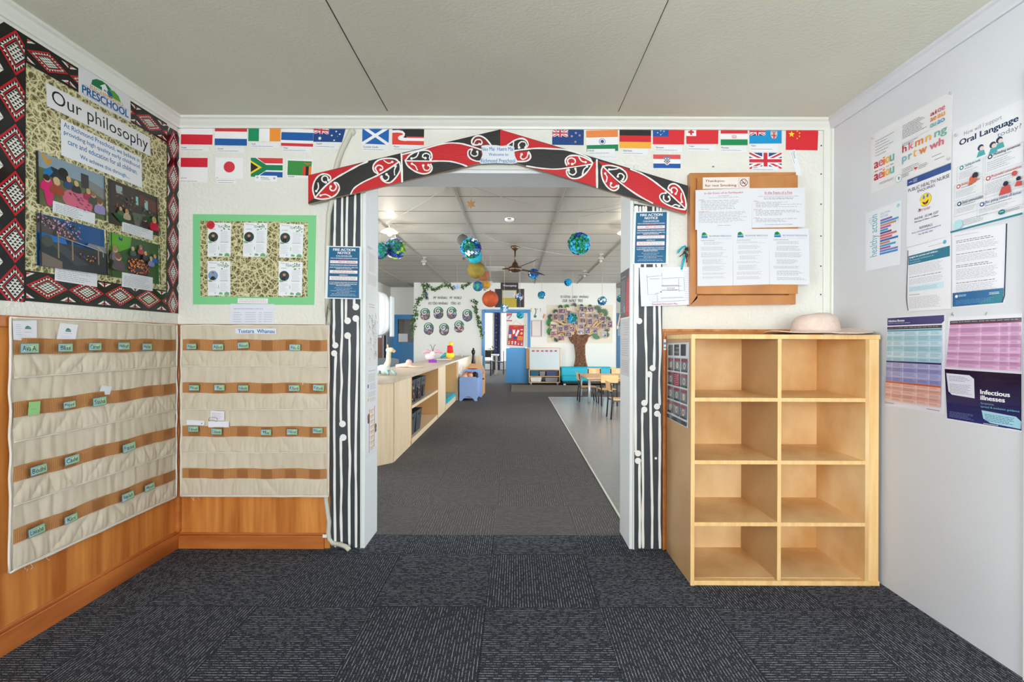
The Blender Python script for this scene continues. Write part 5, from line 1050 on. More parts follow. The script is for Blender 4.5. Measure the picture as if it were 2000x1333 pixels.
lw([(211.5, 453), (308, 478.5), (309.5, 556), (212, 540)], .0024, (60, 60, 60), ph4, 'photo_print', 'photo print of children round an orange filled tray on grass', 'photo', group=PG)
for q, n, lab in (([(101.5, 392), (184, 417.5), (183.5, 439), (101, 414)], 6, 'caption slip under the pink painting table photo'), ([(237, 433), (297.5, 451.5), (296.5, 470.5), (236.5, 452)], 7, 'caption slip under the crowded indoor photo'),
    ([(106, 508), (188, 523), (188, 561), (105, 548)], 9, 'caption slip under the blossom playground photo'), ([(237, 532), (297, 542.5), (296.5, 569), (236, 560)], 8, 'caption slip under the orange tray photo')):
    lw(q, .0036, (216, 219, 226), lambda s, n=n: (s.lines(.25, .07, .85, .15, 1, (90, 150, 190), 2, 0, .6), s.lines(.06, .18, .93, .93, n-1, (140, 142, 150), n, .5, .3)), 'caption_slip', lab, 'caption slip', 'print_paper', 'white caption slips on the left wall display')
# ================================================================== RIGHT WALL POSTERS
def rw(q, n0, col, draw, name, label, cat='poster', m='print_laminate', group=None):
    s = Sheet(Pr, q, n0=n0, th=.0006, col=col); draw(s); return s.done(name, label, cat, group, m)
def phon(s):
    g = (90, 92, 98); s.rect(.475, .0, .476, .001, g)
    for i, (c, col) in enumerate(zip('aeiou', ((170, 40, 60), (205, 100, 120), (220, 120, 50), (228, 170, 60), (110, 170, 160)))):
        a = (.05, .115, .18, .215, .275)[i]; w_ = (.06, .06, .022, .055, .055)[i]; bw = .6
        s.text(c, a, (.50 if c != 'i' else .475), a+w_, .60, col, .03); s.text(c, a, (.70 if c != 'i' else .675), a+w_, .80, col, .03); s.rect(a+.005, .645, a+w_-.005, .66, col)
    for i, (c, col) in enumerate(zip(('h', 'k', 'm', 'n', 'ng'), ((170, 40, 60), (205, 100, 120), (220, 120, 50), (228, 170, 60), (110, 170, 160)))):
        a = (.44, .52, .60, .72, .82)[i]; w_ = (.05, .055, .09, .06, .13)[i]; s.text(c, a, .47-(.03 if c in 'hk' else 0), a+w_, .55+(.03 if c == 'ng' else 0), col, .02)
    for i, (c, col) in enumerate(zip(('p', 'r', 't', 'w', 'wh'), ((110, 170, 190), (110, 170, 160), (228, 170, 60), (220, 120, 50), (205, 100, 120)))):
        a = (.44, .52, .58, .65, .77)[i]; w_ = (.055, .035, .035, .085, .15)[i]; s.text(c, a, .62-(.03 if c in ('t', 'wh') else 0), a+w_, .70+(.03 if c == 'p' else 0), col, .02)
    for r, (t1, t2, c1, c2) in enumerate((('ai', 'oe', (170, 40, 60), (205, 100, 120)), ('ae', 'au', (220, 120, 50), (228, 150, 60)), ('ou', 'ao', (110, 170, 160), (90, 150, 180)))): s.text(t1, .77, .15+r*.085, .835, .205+r*.085, c1, .02); s.text(t2, .85, .15+r*.085, .925, .205+r*.085, c2, .02)
    s.lines(.07, .13, .35, .42, 6, g, 1, .5, .28); s.lines(.44, .12, .74, .34, 9, g, 2, .3, .28); s.rect(.44, .40, .93, .402, (150, 150, 154)); s.lines(.44, .38+.03, .66, .47, 2, g, 3, .4, .28); s.lines(.44, .80, .66, .90, 4, g, 4, .4, .25); s.lines(.14, .87, .36, .91, 2, g, 5, .2, .25); s.lines(.80, .80, .9, .83, 1, g, 5, 0)
    s.circ(.40, .93, .042, (150, 200, 205)); s.circ(.40, .93, .036, (236, 236, 240)); s.lp([(.39, .90), (.42, .91), (.41, .96), (.395, .95)], (120, 140, 145)); s.lines(.455, .9, .54, .95, 2, (50, 50, 54), 6, .1, .5)
    s.lp([(.59, .86), (.64, .87), (.61, .905)], (190, 50, 55)); s.lines(.65, .85, .76, .92, 3, g, 7, .3, .3); s.lines(.83, .86, .94, .89, 1, g, 7, 0, .6)
rw([(1702, 264), (1862.5, 176.5), (1858, 317), (1701.5, 379.5)], .0008, (222, 222, 224), phon, 'wall_poster', 'poster of coloured letters and vowels, topmost on the right wall')
def smile(s, a, b, r):
    s.circ(a, b, r*1.05, (40, 40, 30), 28); s.circ(a, b, r, (236, 206, 30), 28); s.circ(a-.3*r, b-.32*r, .2*r, (70, 110, 190), 12, .3*r); s.circ(a+.35*r, b-.38*r, .2*r, (70, 110, 190), 12, .3*r)
    s.lp([(a-.6*r, b+.12*r), (a, b+.3*r), (a+.62*r, b+.02*r), (a+.4*r, b+.42*r), (a, b+.55*r), (a-.35*r, b+.42*r)], (50, 26, 26)); s.lp([(a-.2*r, b+.42*r), (a+.2*r, b+.36*r), (a, b+.52*r)], (200, 60, 60))
    s.lp([(a-1.3*r, b+.05*r), (a-1.0*r, b-.1*r), (a-.75*r, b+.4*r), (a-.85*r, b+.85*r), (a-1.3*r, b+.7*r)], (225, 226, 228)); s.lp([(a-1.2*r, b+.75*r), (a-.85*r, b+.85*r), (a-1.0*r, b+1.15*r)], (60, 60, 60))
def nurse(s):
    B = (34, 76, 140); s.rect(0, .0, 1, .095, B); s.lines(.04, .03, .13, .065, 1, (225, 228, 235), 3, 0, .7); s.lines(.15, .02, .26, .075, 3, (200, 205, 220), 1, .2, .4); k = (50, 50, 54)
    s.text('PUBLIC HEALTH NURSE', .03, .14, .97, .19, k, .012); s.text('ENQUIRIES', .26, .205, .66, .25, k, .012); smile(s, .45, .385, .13)
    s.text('HAPPY TO HELP', .28, .50, .56, .535, (190, 90, 70), .01); s.text('PHONE:  03 546 1537', .20, .60, .74, .635, k, .004); s.text('Mondays 8.30am - 5.00pm', .20, .652, .74, .68, k, .01)
    s.text('REFERRALS:', .32, .75, .62, .785, k, .004); s.text('Email: phn.admin@health.govt.nz', .14, .80, .80, .83, (80, 90, 170), .002); s.text('Fax: 03 546 1542', .30, .845, .62, .868, k, .004)
rw([(1773, 352), (1858.5, 318), (1858.5, 461), (1771, 484)], .0016, (222, 223, 230), nurse, 'wall_poster', 'white poster with dark blue header and a yellow smiling face')
def oral(s):
    T, D, O, Rr = (24, 120, 130), (20, 60, 90), (200, 100, 70), (190, 80, 80); L1 = (180, 186, 192)
    s.text('How will I support', .18, .055, .72, .105, (110, 120, 135), -.004); s.text('Oral Language', .11, .118, .93, .188, D, .035); s.text('today?', .66, .20, .97, .255, (110, 120, 135), -.004)
    for (a, b, h, c) in ((.43, .27, .05, D), (.60, .29, .04, D), (.69, .27, .035, D)):
        s.circ(a, b, .045, c, 14); s.circ(a+.015, b+.01, .03, (225, 200, 185), 12); s.lp([(a-.06, b+.08), (a-.03, b+.03), (a+.05, b+.03), (a+.07, b+.08)], (70, 160, 165))
    def panel(a0, b0, a1, b1, t, c, n, seed, cc=None):
        for P in ([(a0, b0), (a1, b0)], [(a1, b0), (a1, b1)], [(a1, b1), (a0, b1)], [(a0, b1), (a0, b0)]): s.ls(P, .004, L1, False)
        s.circ(a0+.07, b0+.02, .032, cc or c, 14); s.circ(a0+.07, b0+.02, .017, (232, 234, 238), 12); s.text(t, a0+.12, b0+.0, a1-.04, b0+.03, c, .012); s.lines(a0+.12, b0+.035, a1-.15, b0+.05, 1, (120, 124, 130), seed, 0, .5); s.lines(a0+.03, b0+.06, a1-.06, b1-.02, n, (150, 154, 160), seed, .35, .22)
    panel(.08, .37, .47, .52, 'Teaching new words', T, 5, 1); panel(.50, .37, 1.0, .54, 'Modelling sentences', (30, 50, 80), 5, 2); panel(.04, .54, .47, .69, 'Reading conversations', O, 5, 3); panel(.48, .56, 1.02, .75, 'Purposeful conversations', Rr, 8, 4); panel(.06, .71, .52, .84, 'Social communication', D, 4, 5); panel(.40, .78, 1.02, .90, 'Plus: getting children off devices', (60, 90, 150), 4, 6)
    s.circ(.33, .535, .05, O, 14); s.circ(.37, .51, .045, (40, 40, 60), 14); s.lp([(.26, .59), (.3, .53), (.38, .53), (.38, .57)], O)
    s.lp([(.70, .77), (.74, .70), (.84, .70), (.86, .77)], Rr); s.circ(.79, .68, .035, (40, 40, 60), 12); s.lp([(.9, .73), (.93, .69), (.99, .70), (.99, .74)], Rr); s.circ(.95, .67, .03, (40, 40, 60), 12); s.circ(.90, .615, .035, Rr, 14)
    s.circ(.12, .925, .07, (170, 214, 220), 20); s.lines(.21, .89, .60, .95, 4, (150, 154, 160), 3, .4, .25); s.circ(.74, .92, .045, T, 18, .035); s.lines(.715, .905, .765, .93, 1, (232, 234, 238), 3, 0, .7); s.lines(.80, .91, .97, .935, 2, (120, 120, 126), 3, .1, .4)
    s.rect(0, .972, 1, .988, (30, 124, 140))
rw([(1862, 256), (2001, 192), (2001, 421.5), (1859.5, 458)], .0012, (222, 224, 228), oral, 'wall_poster', 'large white poster with bold teal heading at the far right')
def hm(s):
    for k in range(2): None
    sv = s.q; s.q = [sv[3], sv[0], sv[1], sv[2]]; s.text('healthy action', .22, .14, .92, .42, (90, 160, 180), -.002); s.q = sv
    s.text('SOLUTION', .44, .09, .70, .125, (120, 140, 160)); s.text('FOCUSED', .44, .14, .66, .175, (120, 140, 160)); s.lines(.1, .1, .34, .2, 3, (120, 160, 180), 3, .2, .4)
    cl = [(120, 90, 160), (60, 130, 190), (190, 130, 90), (170, 90, 150), (40, 150, 190), (90, 70, 120), (190, 100, 110), (200, 90, 110), (40, 100, 170), (190, 120, 100), (60, 150, 190), (140, 90, 160), (110, 120, 180), (60, 130, 200)]
    for k, c in enumerate(cl): s.rect(.44, .2+k*.042, .44+(.33, .5, .44, .3, .22, .32, .46, .34, .5, .28, .44, .3, .5, .5)[k], .232+k*.042, c)
    s.circ(.93, .07, .04, (150, 200, 215)); s.circ(.93, .29, .03, (170, 215, 225))
rw([(1691.5, 417), (1761, 390.5), (1758.5, 517), (1690.5, 530.5)], .0008, (222, 226, 232), hm, 'wall_poster', 'small poster with bright brushed colour bars and sideways lettering')
def tips(s):
    T, D = (20, 110, 135), (40, 30, 70); s.lines(.5, .05, .9, .08, 1, (150, 170, 190), 1, 0, .6); s.circ(.87, .06, .04, (90, 160, 190), 12); s.rect(.02, .13, .98, .275, T); s.text('Insights for parents and whānau:', .05, .15, .72, .18, (235, 238, 240), .02); s.text('The language development in', .05, .195, .62, .222, (170, 205, 215)); s.text('the early years', .05, .235, .32, .258, (170, 205, 215))
    s.lines(.04, .29, .85, .44, 10, (165, 168, 174), 2, .15, .3); s.lines(.04, .465, .8, .48, 1, (90, 92, 100), 3, 0, .6); s.lines(.04, .5, .85, .59, 6, (165, 168, 174), 4, .15, .3); s.rect(.03, .61, .85, .70, (196, 220, 230)); s.lines(.05, .63, .83, .69, 4, (140, 170, 190), 5, .2, .35); s.lines(.04, .74, .3, .755, 1, (90, 92, 100), 3, 0, .6); s.lines(.04, .78, .8, .96, 12, (165, 168, 174), 6, .15, .3)
    s.ls([(.012, .04), (.0, .3), (-.02, .6), (-.03, .8), (.02, .99)], .016, D)
rw([(1774, 485), (1858.5, 461), (1858.5, 603.5), (1774, 608.5)], .0022, (224, 225, 230), tips, 'info_sheet', 'information sheet with teal heading band near its top', 'information sheet')
def tips2(s):
    D = (40, 30, 70); y = .1; s.lines(.05, .03, .5, .05, 1, (170, 172, 180), 1, 0)
    for k, (h, n) in enumerate(((2, 5), (1, 5), (2, 8), (1, 8))): s.lines(.08, y, .85, y+.022*h, h, (80, 82, 92), k, .2, .5); s.lines(.08, y+.03*h, .88, y+.03*h+.018*n, n, (165, 168, 174), k+5, .15, .3); y += .03*h+.018*n+.03
    s.rect(.01, .80, .965, .985, (20, 96, 150)); s.lp([(.5, .985), (.965, .80), (.965, .985)], (20, 120, 140)); s.circ(.09, .85, .028, (235, 238, 240)); s.lines(.13, .83, .3, .86, 2, (200, 220, 232), 3, .2, .4); s.lines(.72, .835, .9, .87, 2, (225, 235, 240), 4, .1, .5); s.lines(.08, .9, .9, .96, 4, (90, 150, 190), 5, .2, .3); s.ls([(.985, .0), (.985, .9), (.95, .98)], .02, D, False)
rw([(1860, 457), (1969, 436.5), (1964, 593.5), (1860.5, 602)], .0004, (224, 225, 232), tips2, 'info_sheet', 'information sheet with teal band along its bottom edge', 'information sheet')
def table(s, y0, y1, rows, c1, c2, head, txt, seed, cols=(0.02, .14, .34, .60, .80, .98)):
    s.rect(cols[0], y0, cols[-1], y0+.018, head); rd = random.Random(seed); y = y0+.018; hs = [1+rd.random() for _ in range(rows)]; t = sum(hs)
    for k, h in enumerate(hs):
        hh = (y1-y)*0+(y1-y0-.018)*h/t; s.rect(cols[0], y, cols[-1], y+hh, c1 if k % 2 else c2)
        for j in range(5): s.lines(cols[j]+.01, y+.006, cols[j+1]-.015, y+hh*(.5+.4*rd.random()), 1+int(hh*90), txt, rd.random(), .3, .35)
        y += hh
    for c in cols[1:-1]: s.rect(c-.001, y0+.018, c+.001, y1, (230, 232, 240))
def ill(s):
    s.lp([(.02, .01), (.99, .01), (.99, .07), (.95, .095), (.02, .095)], (58, 54, 110)); s.text('Infectious illnesses', .04, .03, .34, .055, (235, 236, 240), .02); s.text('Symptoms, spread & exclusion guidance', .04, .063, .44, .078, (200, 202, 220)); s.rect(.02, .108, .96, .14, (60, 58, 62))
    s.lines(.04, .115, .9, .13, 1, (150, 150, 156), 2, 0, .5); table(s, .145, .49, 6, (158, 196, 212), (186, 212, 224), (70, 150, 175), (110, 140, 160), 3, (.02, .14, .34, .58, .78, .96)); table(s, .49, .72, 4, (140, 142, 190), (166, 168, 208), (52, 44, 92), (90, 92, 140), 4, (.02, .14, .34, .58, .78, .96)); table(s, .72, .935, 5, (206, 158, 148), (220, 180, 170), (190, 90, 50), (140, 96, 90), 5, (.02, .14, .34, .58, .78, .96))
    s.lines(.02, .955, .2, .975, 2, (90, 90, 96), 3, .1, .4); s.lines(.75, .96, .95, .975, 1, (60, 60, 66), 3, 0, .7)
rw([(1732, 620.5), (1846, 613.5), (1846, 810.5), (1730, 792)], .0008, (222, 220, 232), ill, 'wall_poster', 'tall chart with blue, violet and salmon table bands')
def pink(s):
    s.rect(.03, .07, .99, .13, (58, 52, 60)); s.lines(.05, .085, .95, .11, 1, (160, 158, 164), 2, 0, .5); table(s, .13, .97, 11, (190, 140, 178), (212, 172, 204), (130, 30, 70), (130, 84, 124), 8, (.03, .20, .50, .74, .86, .99))
rw([(1853, 620.5), (1998, 612), (1998, 729.5), (1846, 720)], .0008, (222, 220, 230), pink, 'wall_poster', 'chart with a pink and mauve table above the dark blue poster')
def dark(s):
    for k in range(10): f = k/9; s.rect(.008, .01+.096*k, .992, .01+.096*(k+1)+.004, tuple(int(a*(1-f)+b*f) for a, b in zip((30, 22, 48), (36, 44, 104))), k == 0)
    s.lp([(.03, .09), (.36, .10), (.42, .16), (.42, .52), (.1, .50), (.05, .44)], (216, 218, 232)); s.lines(.07, .13, .39, .24, 4, (110, 112, 130), 2, .3, .3); s.lines(.07, .28, .39, .47, 8, (120, 122, 140), 3, .2, .3)
    w_ = (236, 238, 242); s.text('Infectious', .50, .345, .86, .425, w_, .03); s.text('illnesses', .50, .45, .80, .53, w_, .03); s.text('Symptoms,', .50, .575, .67, .615, (110, 190, 215)); s.text('spread & exclusion guidance', .50, .635, .97, .68, (110, 190, 215))
    s.lp([(.51, .72), (.93, .75), (.99, .82), (.985, .95), (.62, .93), (.53, .87)], (158, 206, 224)); s.lines(.55, .77, .93, .91, 5, (60, 90, 120), 3, .2, .35)
    s.lines(.05, .82, .42, .94, 5, (130, 150, 190), 4, .3, .25); s.lines(.53, .945, .72, .965, 1, w_, 3, 0, .6); s.lines(.83, .965, .97, .985, 1, w_, 3, 0, .6)
rw([(1845, 720), (1998, 730), (1998, 845), (1850, 820)], .0018, (226, 226, 234), dark, 'wall_poster', 'dark blue poster with white heading, lowest on the right wall')
g = G()
for (x, y) in ((1704, 268), (1857, 181), (1853, 309), (1866, 262)): g.lathe([(.001, .003), (.006, .003), (.006, 0)], n=10) if False else None
for k, (x, y) in enumerate(((1705, 270), (1857, 182), (1852, 310), (1867, 264))):
    c = onX(x, y, XR-.004); b = G(); b.T = Matrix.Translation(c) @ Matrix.Rotation(R(-90), 4, 'Y'); b.lathe([(.006, 0), (.006, .003), (.004, .0045)], n=12); b.build('poster_tack', 'grey_metal', base=False)
for o, l in zip([o for o in list(COL.objects) if o.name.startswith('poster_tack')], ('lower-left top corner', 'upper right corner', 'lower right corner', '')):
    pass
tk = [o for o in COL.objects if o.name.startswith('poster_tack')]
for o, l in zip(tk, ('clear round tack at the top left corner of the coloured letters poster', 'clear round tack at the top right corner of the coloured letters poster', 'clear round tack at the lower right corner of the coloured letters poster', 'clear round tack at the top left corner of the teal heading poster')): tag(o, l, 'tack', 'clear tacks on the right wall')
for k, (pts, l) in enumerate(((((1857, 616), (1860, 611), (1862, 617), (1858, 613)), 'scrap of grey adhesive left above the pink table chart'), (((1926, 612), (1924, 616), (1927, 610)), 'second thin scrap of adhesive above the pink table chart'))):
    tag(G().tube([onX(*p, XR-.002) for p in pts], .002, 6).build('adhesive_scrap', 'batten_grey'), l, 'adhesive')
# ================================================================== PIGEON-HOLE SHELF
SY, SX0, SX1, ST = 2.212, .843, 1.752, 1.207
def fz(py): return H-(py-CY)*SY/F+.0
e = empty('pigeonhole_shelf', ((SX0+SX1)/2, 2.4, 0), 'birch plywood pigeonhole shelf with eight empty cubbies against the front wall', 'shelf')
SB = YW-.022; tt = .018; bt = .022
xd = (1523.5-CX)*SY/F; xr = (1691-CX)*SY/F
G().box(SX0+.001, SX1, SY, SB, ST-bt, ST).build('top_board', 'birch_edge', e, bevel=.0015)
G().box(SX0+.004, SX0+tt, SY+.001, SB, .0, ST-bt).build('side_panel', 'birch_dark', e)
G().box(SX0, SX0+tt, SY-.002, SY+.001, .0, ST-bt).build('side_edge', 'birch_edge', e)
G().box(xr, xr+tt, SY+.001, SB, .022, ST-bt).build('side_panel', 'birch', e)
G().box(xr+tt, SX1-.004, SY+.004, SY+.02, .022, ST-bt).build('filler_strip', 'birch_edge', e)
G().box(SX0+tt, xr, SB-.006, SB, .02, ST-bt).build('back_panel', 'birch', e)
G().box(SX0+tt, SX1, SY, SB, 0, .022).build('bottom_board', 'birch_edge', e, bevel=.0015)
G().box(SX0+tt, xr, SY+.03, SB-.006, .022, .0235).build('bottom_lining', 'birch', e)
sh = [fz(772)-.01, fz(894.5)-.01, fz(1015.5)-.01]
for z in sh:
    o = G().box(SX0+tt, xr, SY+.004, SB-.006, z-.018, z).build('shelf_board', 'birch', e); G().box(SX0+tt, xr, SY, SY+.004, z-.018, z).build('shelf_edge', 'birch_edge', o)
zs = [.0235]+sh[::-1]; tops = [z-.018 for z in sh[::-1]]+[ST-bt]
for a, b in zip(zs, tops):
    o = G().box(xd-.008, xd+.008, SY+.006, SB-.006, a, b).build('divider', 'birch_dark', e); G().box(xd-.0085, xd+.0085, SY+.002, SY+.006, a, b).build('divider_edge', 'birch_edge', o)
Psh = Plane('L', SX0)      # outer face of the side panel looks to the left
Psd = Plane('R', SX0+.004)
def menu(s):
    for k in range(3): s.rect(.05+k*.3, .02, .28+k*.3, .16, (44, 46, 50) if k != 1 else (30, 30, 34), k == 0)
    s.lines(.42, .05, .6, .08, 1, (220, 220, 222), 3, 0, .7); s.lines(.36, .1, .66, .13, 2, (170, 170, 174), 2, .2, .4); rd = random.Random(3)
    for r in range(4):
        for c in range(3):
            a, b = .04+c*.32, .19+r*.185; s.rect(a, b, a+.28, b+.165, (104, 108, 114)); s.rect(a+.02, b+.01, a+.27, b+.04, (136, 28, 48)); s.rect(a, b+.14, a+.28, b+.165, (40, 42, 46))
            s.circ(a+.15, b+.09, .05, (206, 208, 212), 16); s.circ(a+.15, b+.09, .034, rd.choice([(150, 92, 60), (200, 160, 80), (120, 140, 80), (180, 90, 60)]), 12)
    s.rect(.36, .375, .64, .54, (150, 30, 60)); s.lines(.39, .39, .62, .53, 6, (225, 200, 206), 3, .2, .4); s.rect(.04, .935, .96, .985, (60, 62, 68))
# sheet on the outer side: seen from the left, its left edge is the far one
ya, yb = 2.565, 2.245; zt_, zb_ = 1.17, .75
q = [(-ya, onX(1303.5, 671, SX0).z), (-yb, onX(1342.5, 669, SX0).z), (-yb-.01, onX(1344, 838, SX0).z), (-ya, onX(1303.5, 817, SX0).z)]
s = Sheet(Psd, q, px=False, n0=.0012, th=.0012, col=(206, 210, 216)); menu(s); s.done('menu_poster', 'grey and maroon picture poster taped to the side of the pigeonhole shelf', 'poster', m='print_laminate')
s = Sheet(Plane('Y', YW-.0205), [(1296, 663), (1301, 663), (1301, 684), (1296, 684)], n0=0, th=.0006, col=(236, 240, 244)); s.rect(.1, .3, .9, .5, (40, 130, 190)); s.rect(.1, .7, .9, .85, (60, 160, 120)); s.done('door_sticker', 'tiny white sticker on wood between striped board and pigeonhole shelf', 'sticker')
# ================================================================== SUN HAT
hc = Vector(((1599-CX)*2.33/F, 2.36, ST)); cx_ = hc.x
e = empty('sun_hat', hc, 'pale pink woven straw sun hat on top of the pigeonhole shelf', 'hat')
def hz(px, py): return onY(px, py, 2.36)
g = G(); r0 = .109
prof = [(r0*1.02, .010), (r0, .03), (r0*.96, .055), (r0*.88, .080), (r0*.74, .098), (r0*.5, .108), (r0*.2, .110), (.001, .1095)]
g.lathe(prof, (hc.x, hc.y, hc.z), 40, fn=lambda p, a, r, z: p+Vector((0, 0, .004*noise.noise((p.x*9, p.y*9, 1))+(.004*math.cos(a) if z > .07 else 0))))
crown = g.build('crown', 'straw', e, smooth=True)
def brim(u, v, off=0):
    a = u*2*math.pi; r = r0*1.0+(.150-.0*math.cos(a))*v
    x = hc.x+r*math.cos(a)*(1.0 if math.cos(a) > 0 else .92); y = hc.y+r*math.sin(a)*.78
    z = hc.z+.010*(1-v)+.0045*v+.030*v*v*max(0, math.cos(a-.35))**3+.010*v*v*max(0, math.cos(a-3.3))**4+.004*v*math.sin(3*a+1)**2
    return Vector((x, y, z+off))
g = G(); g.grid(lambda u, v: brim(u, v), 64, 10); g.grid(lambda u, v: brim(1-u, v, .003), 64, 10); g.build('brim', 'straw', e, smooth=True)
g = G(); g.tube([brim(k/64, 1, .0015) for k in range(65)], .0028, 6, caps=False); g.build('brim_binding', 'straw', e, smooth=True)
# ================================================================== WOODEN NOTICE CABINET
P_ = lambda px, py, Y=YW: onY(px, py, Y)
e = empty('notice_cabinet', P_(1450, 597), 'varnished wooden notice cabinet with papers fixed over its door', 'cabinet')
dF = .045
def bar(g, q, y0, y1):   # q: four px corners on the front plane y0
    a = [onY(*p, y0) for p in q]; b = [Vector((v.x, y1, v.z)) for v in a]; g.hexa(a, b)
yf = YW-dF
g = G(); bar(g, [(1348, 338), (1362, 353), (1362, 583), (1348, 597)], yf, YW-.001); g.build('frame_stile', 'board_wood', e)
g = G(); bar(g, [(1348, 338), (1554.5, 336.5), (1543, 343), (1361.5, 352)], yf, YW-.001); g.build('frame_rail', 'board_wood', e)
g = G(); bar(g, [(1348, 597), (1362, 577), (1541, 577), (1553.5, 594)], yf, YW-.001); g.build('frame_rail', 'board_wood', e)
g = G(); bar(g, [(1554.5, 336.5), (1554.5, 345), (1554, 594.5), (1541, 577), (1541, 343)], yf, YW-.001); g.build('frame_stile', 'board_wood', e)
g = G(); bar(g, [(1362, 352), (1541, 344), (1541, 576), (1362, 577)], YW-.02, YW-.002); g.build('back_panel', 'board_wood', e)
yd = YW-.060
g = G(); bar(g, [(1361.5, 347), (1558.5, 342), (1558.5, 574.5), (1371, 575), (1361.5, 575)], yd, yf-.001); dr = g.build('door', 'board_wood', e, bevel=.002)
Pd = Plane('Y', yd)
def nb(q, n0, draw, name, label, cat='notice', m='print_laminate', group='printed sheets on the wooden cabinet', col=(222, 224, 230)):
    s = Sheet(Pd, q, n0=n0, th=.0008, col=col); draw(s); return s.done(name, label, cat, group, m)
def smk(s):
    c = (130, 36, 40); s.text('Thankyou', .05, .22, .46, .46, c, .012); s.text('for not Smoking', .05, .60, .72, .88, c, .012); s.rect(.77, .08, .985, .92, (170, 130, 130)); s.rect(.777, .10, .978, .90, (236, 226, 222)); s.circ(.877, .5, .083, c, 28); s.circ(.877, .5, .068, (236, 226, 222), 28)
    s.rect(.825, .50, .92, .56, (70, 60, 60)); s.ls([(.9, .45), (.92, .38), (.9, .3)], .008, (90, 80, 80)); s.ls([(.83, .27), (.925, .74)], .016, c, False)
nb([(1372.5, 347), (1463.5, 346), (1463.5, 368), (1372.5, 369.5)], .0008, smk, 'no_smoking_sign', 'cream no smoking sign at the top of the wooden cabinet', 'sign', group=None, col=(236, 226, 218))
K, RD2 = (90, 90, 96), (200, 52, 60)
def quake(s):
    s.text('In the Event of an Earthquake', .16, .065, .84, .13, RD2, .008); s.text('Call out "Earthquake"', .40, .155, .60, .18, K, .01); s.text('Move yourself and the children to a place of safety', .24, .195, .76, .215, K, .01); y = .245
    for n, h in ((5, .26), (8, .3)): s.text('Inside:' if n == 5 else 'If outside move:', .06, y-.003, .06+(.09 if n == 5 else .18), y+.018, RD2, .01); s.lines(.1 if n == 5 else .06, y+.02, .95, y+h, n+1, (150, 150, 156), n, .35, .24); y += h+.03
    s.text('Reunite as necessary', .40, .89, .62, .912, K, .012)
nb([(1358, 372), (1468.5, 368), (1468, 447.5), (1357.5, 449.5)], .0016, quake, 'safety_notice', 'earthquake procedure sheet on the upper left of the wooden cabinet')
def fire(s):
    s.text('In the Event of a Fire', .24, .085, .76, .15, RD2, .008); s.rect(.24, .157, .76, .163, RD2); s.text('Call out "Fire, Fire, Fire" to warn all present of the need to evacuate', .12, .20, .88, .222, K, .01); s.lines(.2, .235, .8, .295, 2, (110, 110, 116), 3, .2, .3, 'c'); y = .32
    for n, h, t in ((5, .17, 'Office:'), (4, .17, 'Other staff:'), (3, .13, 'If alone:')): s.text(t, .03, y, .03+.013*len(t), y+.02, RD2, .01); s.lines(.07, y+.025, .95, y+h, n, (140, 140, 146), n, .5, .26); y += h+.04
    s.text('Do not attempt to fight fires, call the Fire Brigade', .24, .915, .76, .94, K, .01)
nb([(1468.5, 368), (1571.5, 367), (1572, 443.5), (1468.5, 445.5)], .0010, fire, 'safety_notice', 'fire procedure sheet on the upper right of the wooden cabinet')
def rp(seed, dense):
    def f(s):
        logo(s, .2, .11, .16); s.text('RICHMOND PRESCHOOL', .34, .105, .96, .135, (60, 120, 165), .004); s.rect(.1, .165, .95, .168, (170, 172, 178)); s.lines(.1, .19, .48, .205, 1, (90, 90, 96), 3, 0, .7); rd = random.Random(seed); y = .22
        while y < .88:
            n = rd.randint(2, 5); s.lines(.1+.04*rd.randint(0, 2), y, .94-.2*rd.random(), y+n*.018, n, (165, 166, 172) if not dense else (150, 150, 156), rd.random(), .3, .28); y += n*.018+.03
    return f
nb([(1361, 449), (1431, 448), (1431, 558), (1362, 559.5)], .0026, rp(1, 0), 'policy_sheet', 'left one of three white policy sheets low on the cabinet', 'sheet')
nb([(1431, 448), (1502, 447.5), (1502, 556), (1431.5, 558)], .0026, rp(2, 0), 'policy_sheet', 'middle one of three white policy sheets low on the cabinet', 'sheet')
nb([(1502, 447.5), (1579, 447.5), (1580.5, 556.5), (1502.5, 556)], .0026, rp(3, 1), 'policy_sheet', 'right one of three white policy sheets low on the cabinet', 'sheet')
# ================================================================== PLAYROOM: COUNTER
Zc = .80
e = empty('storage_counter', (-1.45, 8, 0), 'long pale maple storage counter with open bays running down the playroom', 'counter')
CXF = -1.165
top = [(-1.33, 4.22), (-1.165, 4.395), (-1.145, 4.41), (-1.13, 9.1), (-1.125, 11.75), (-1.62, 11.75), (-1.72, 9.0), (-1.76, 4.9), (-1.80, 4.22)]
g = G(); g.hexa([Vector((x, y, Zc)) for x, y in top], [Vector((x, y, Zc-.03)) for x, y in top]); g.build('worktop', 'laminate_top', e)
g = G(); g.hexa([Vector((-1.31, 4.28, Zc-.03)), Vector((-1.172, 4.42, Zc-.03)), Vector((-1.19, 4.44, Zc-.03)), Vector((-1.33, 4.30, Zc-.03))], [Vector((-1.31, 4.28, 0)), Vector((-1.172, 4.42, 0)), Vector((-1.19, 4.44, 0)), Vector((-1.33, 4.30, 0))]); g.build('corner_panel', 'maple', e)
G().box(-1.80, -1.31, 4.28, 4.30, 0, Zc-.03).build('end_panel', 'maple', e)
G().box(CXF-.02, CXF, 4.44, 5.17, .05, Zc-.03).build('front_panel', 'maple', e)
G().box(CXF-.02, CXF, 6.93, 7.67, .05, Zc-.03).build('front_panel', 'maple', e)
for y in (5.16, 6.92, 7.67, 9.08): G().box(-1.72, CXF+.004, y-.009, y+.009, 0, Zc-.03).build('upright', 'maple_edge', e)
G().box(-1.74, -1.72, 4.30, 11.7, 0, Zc-.03).build('back_panel', 'maple', e)
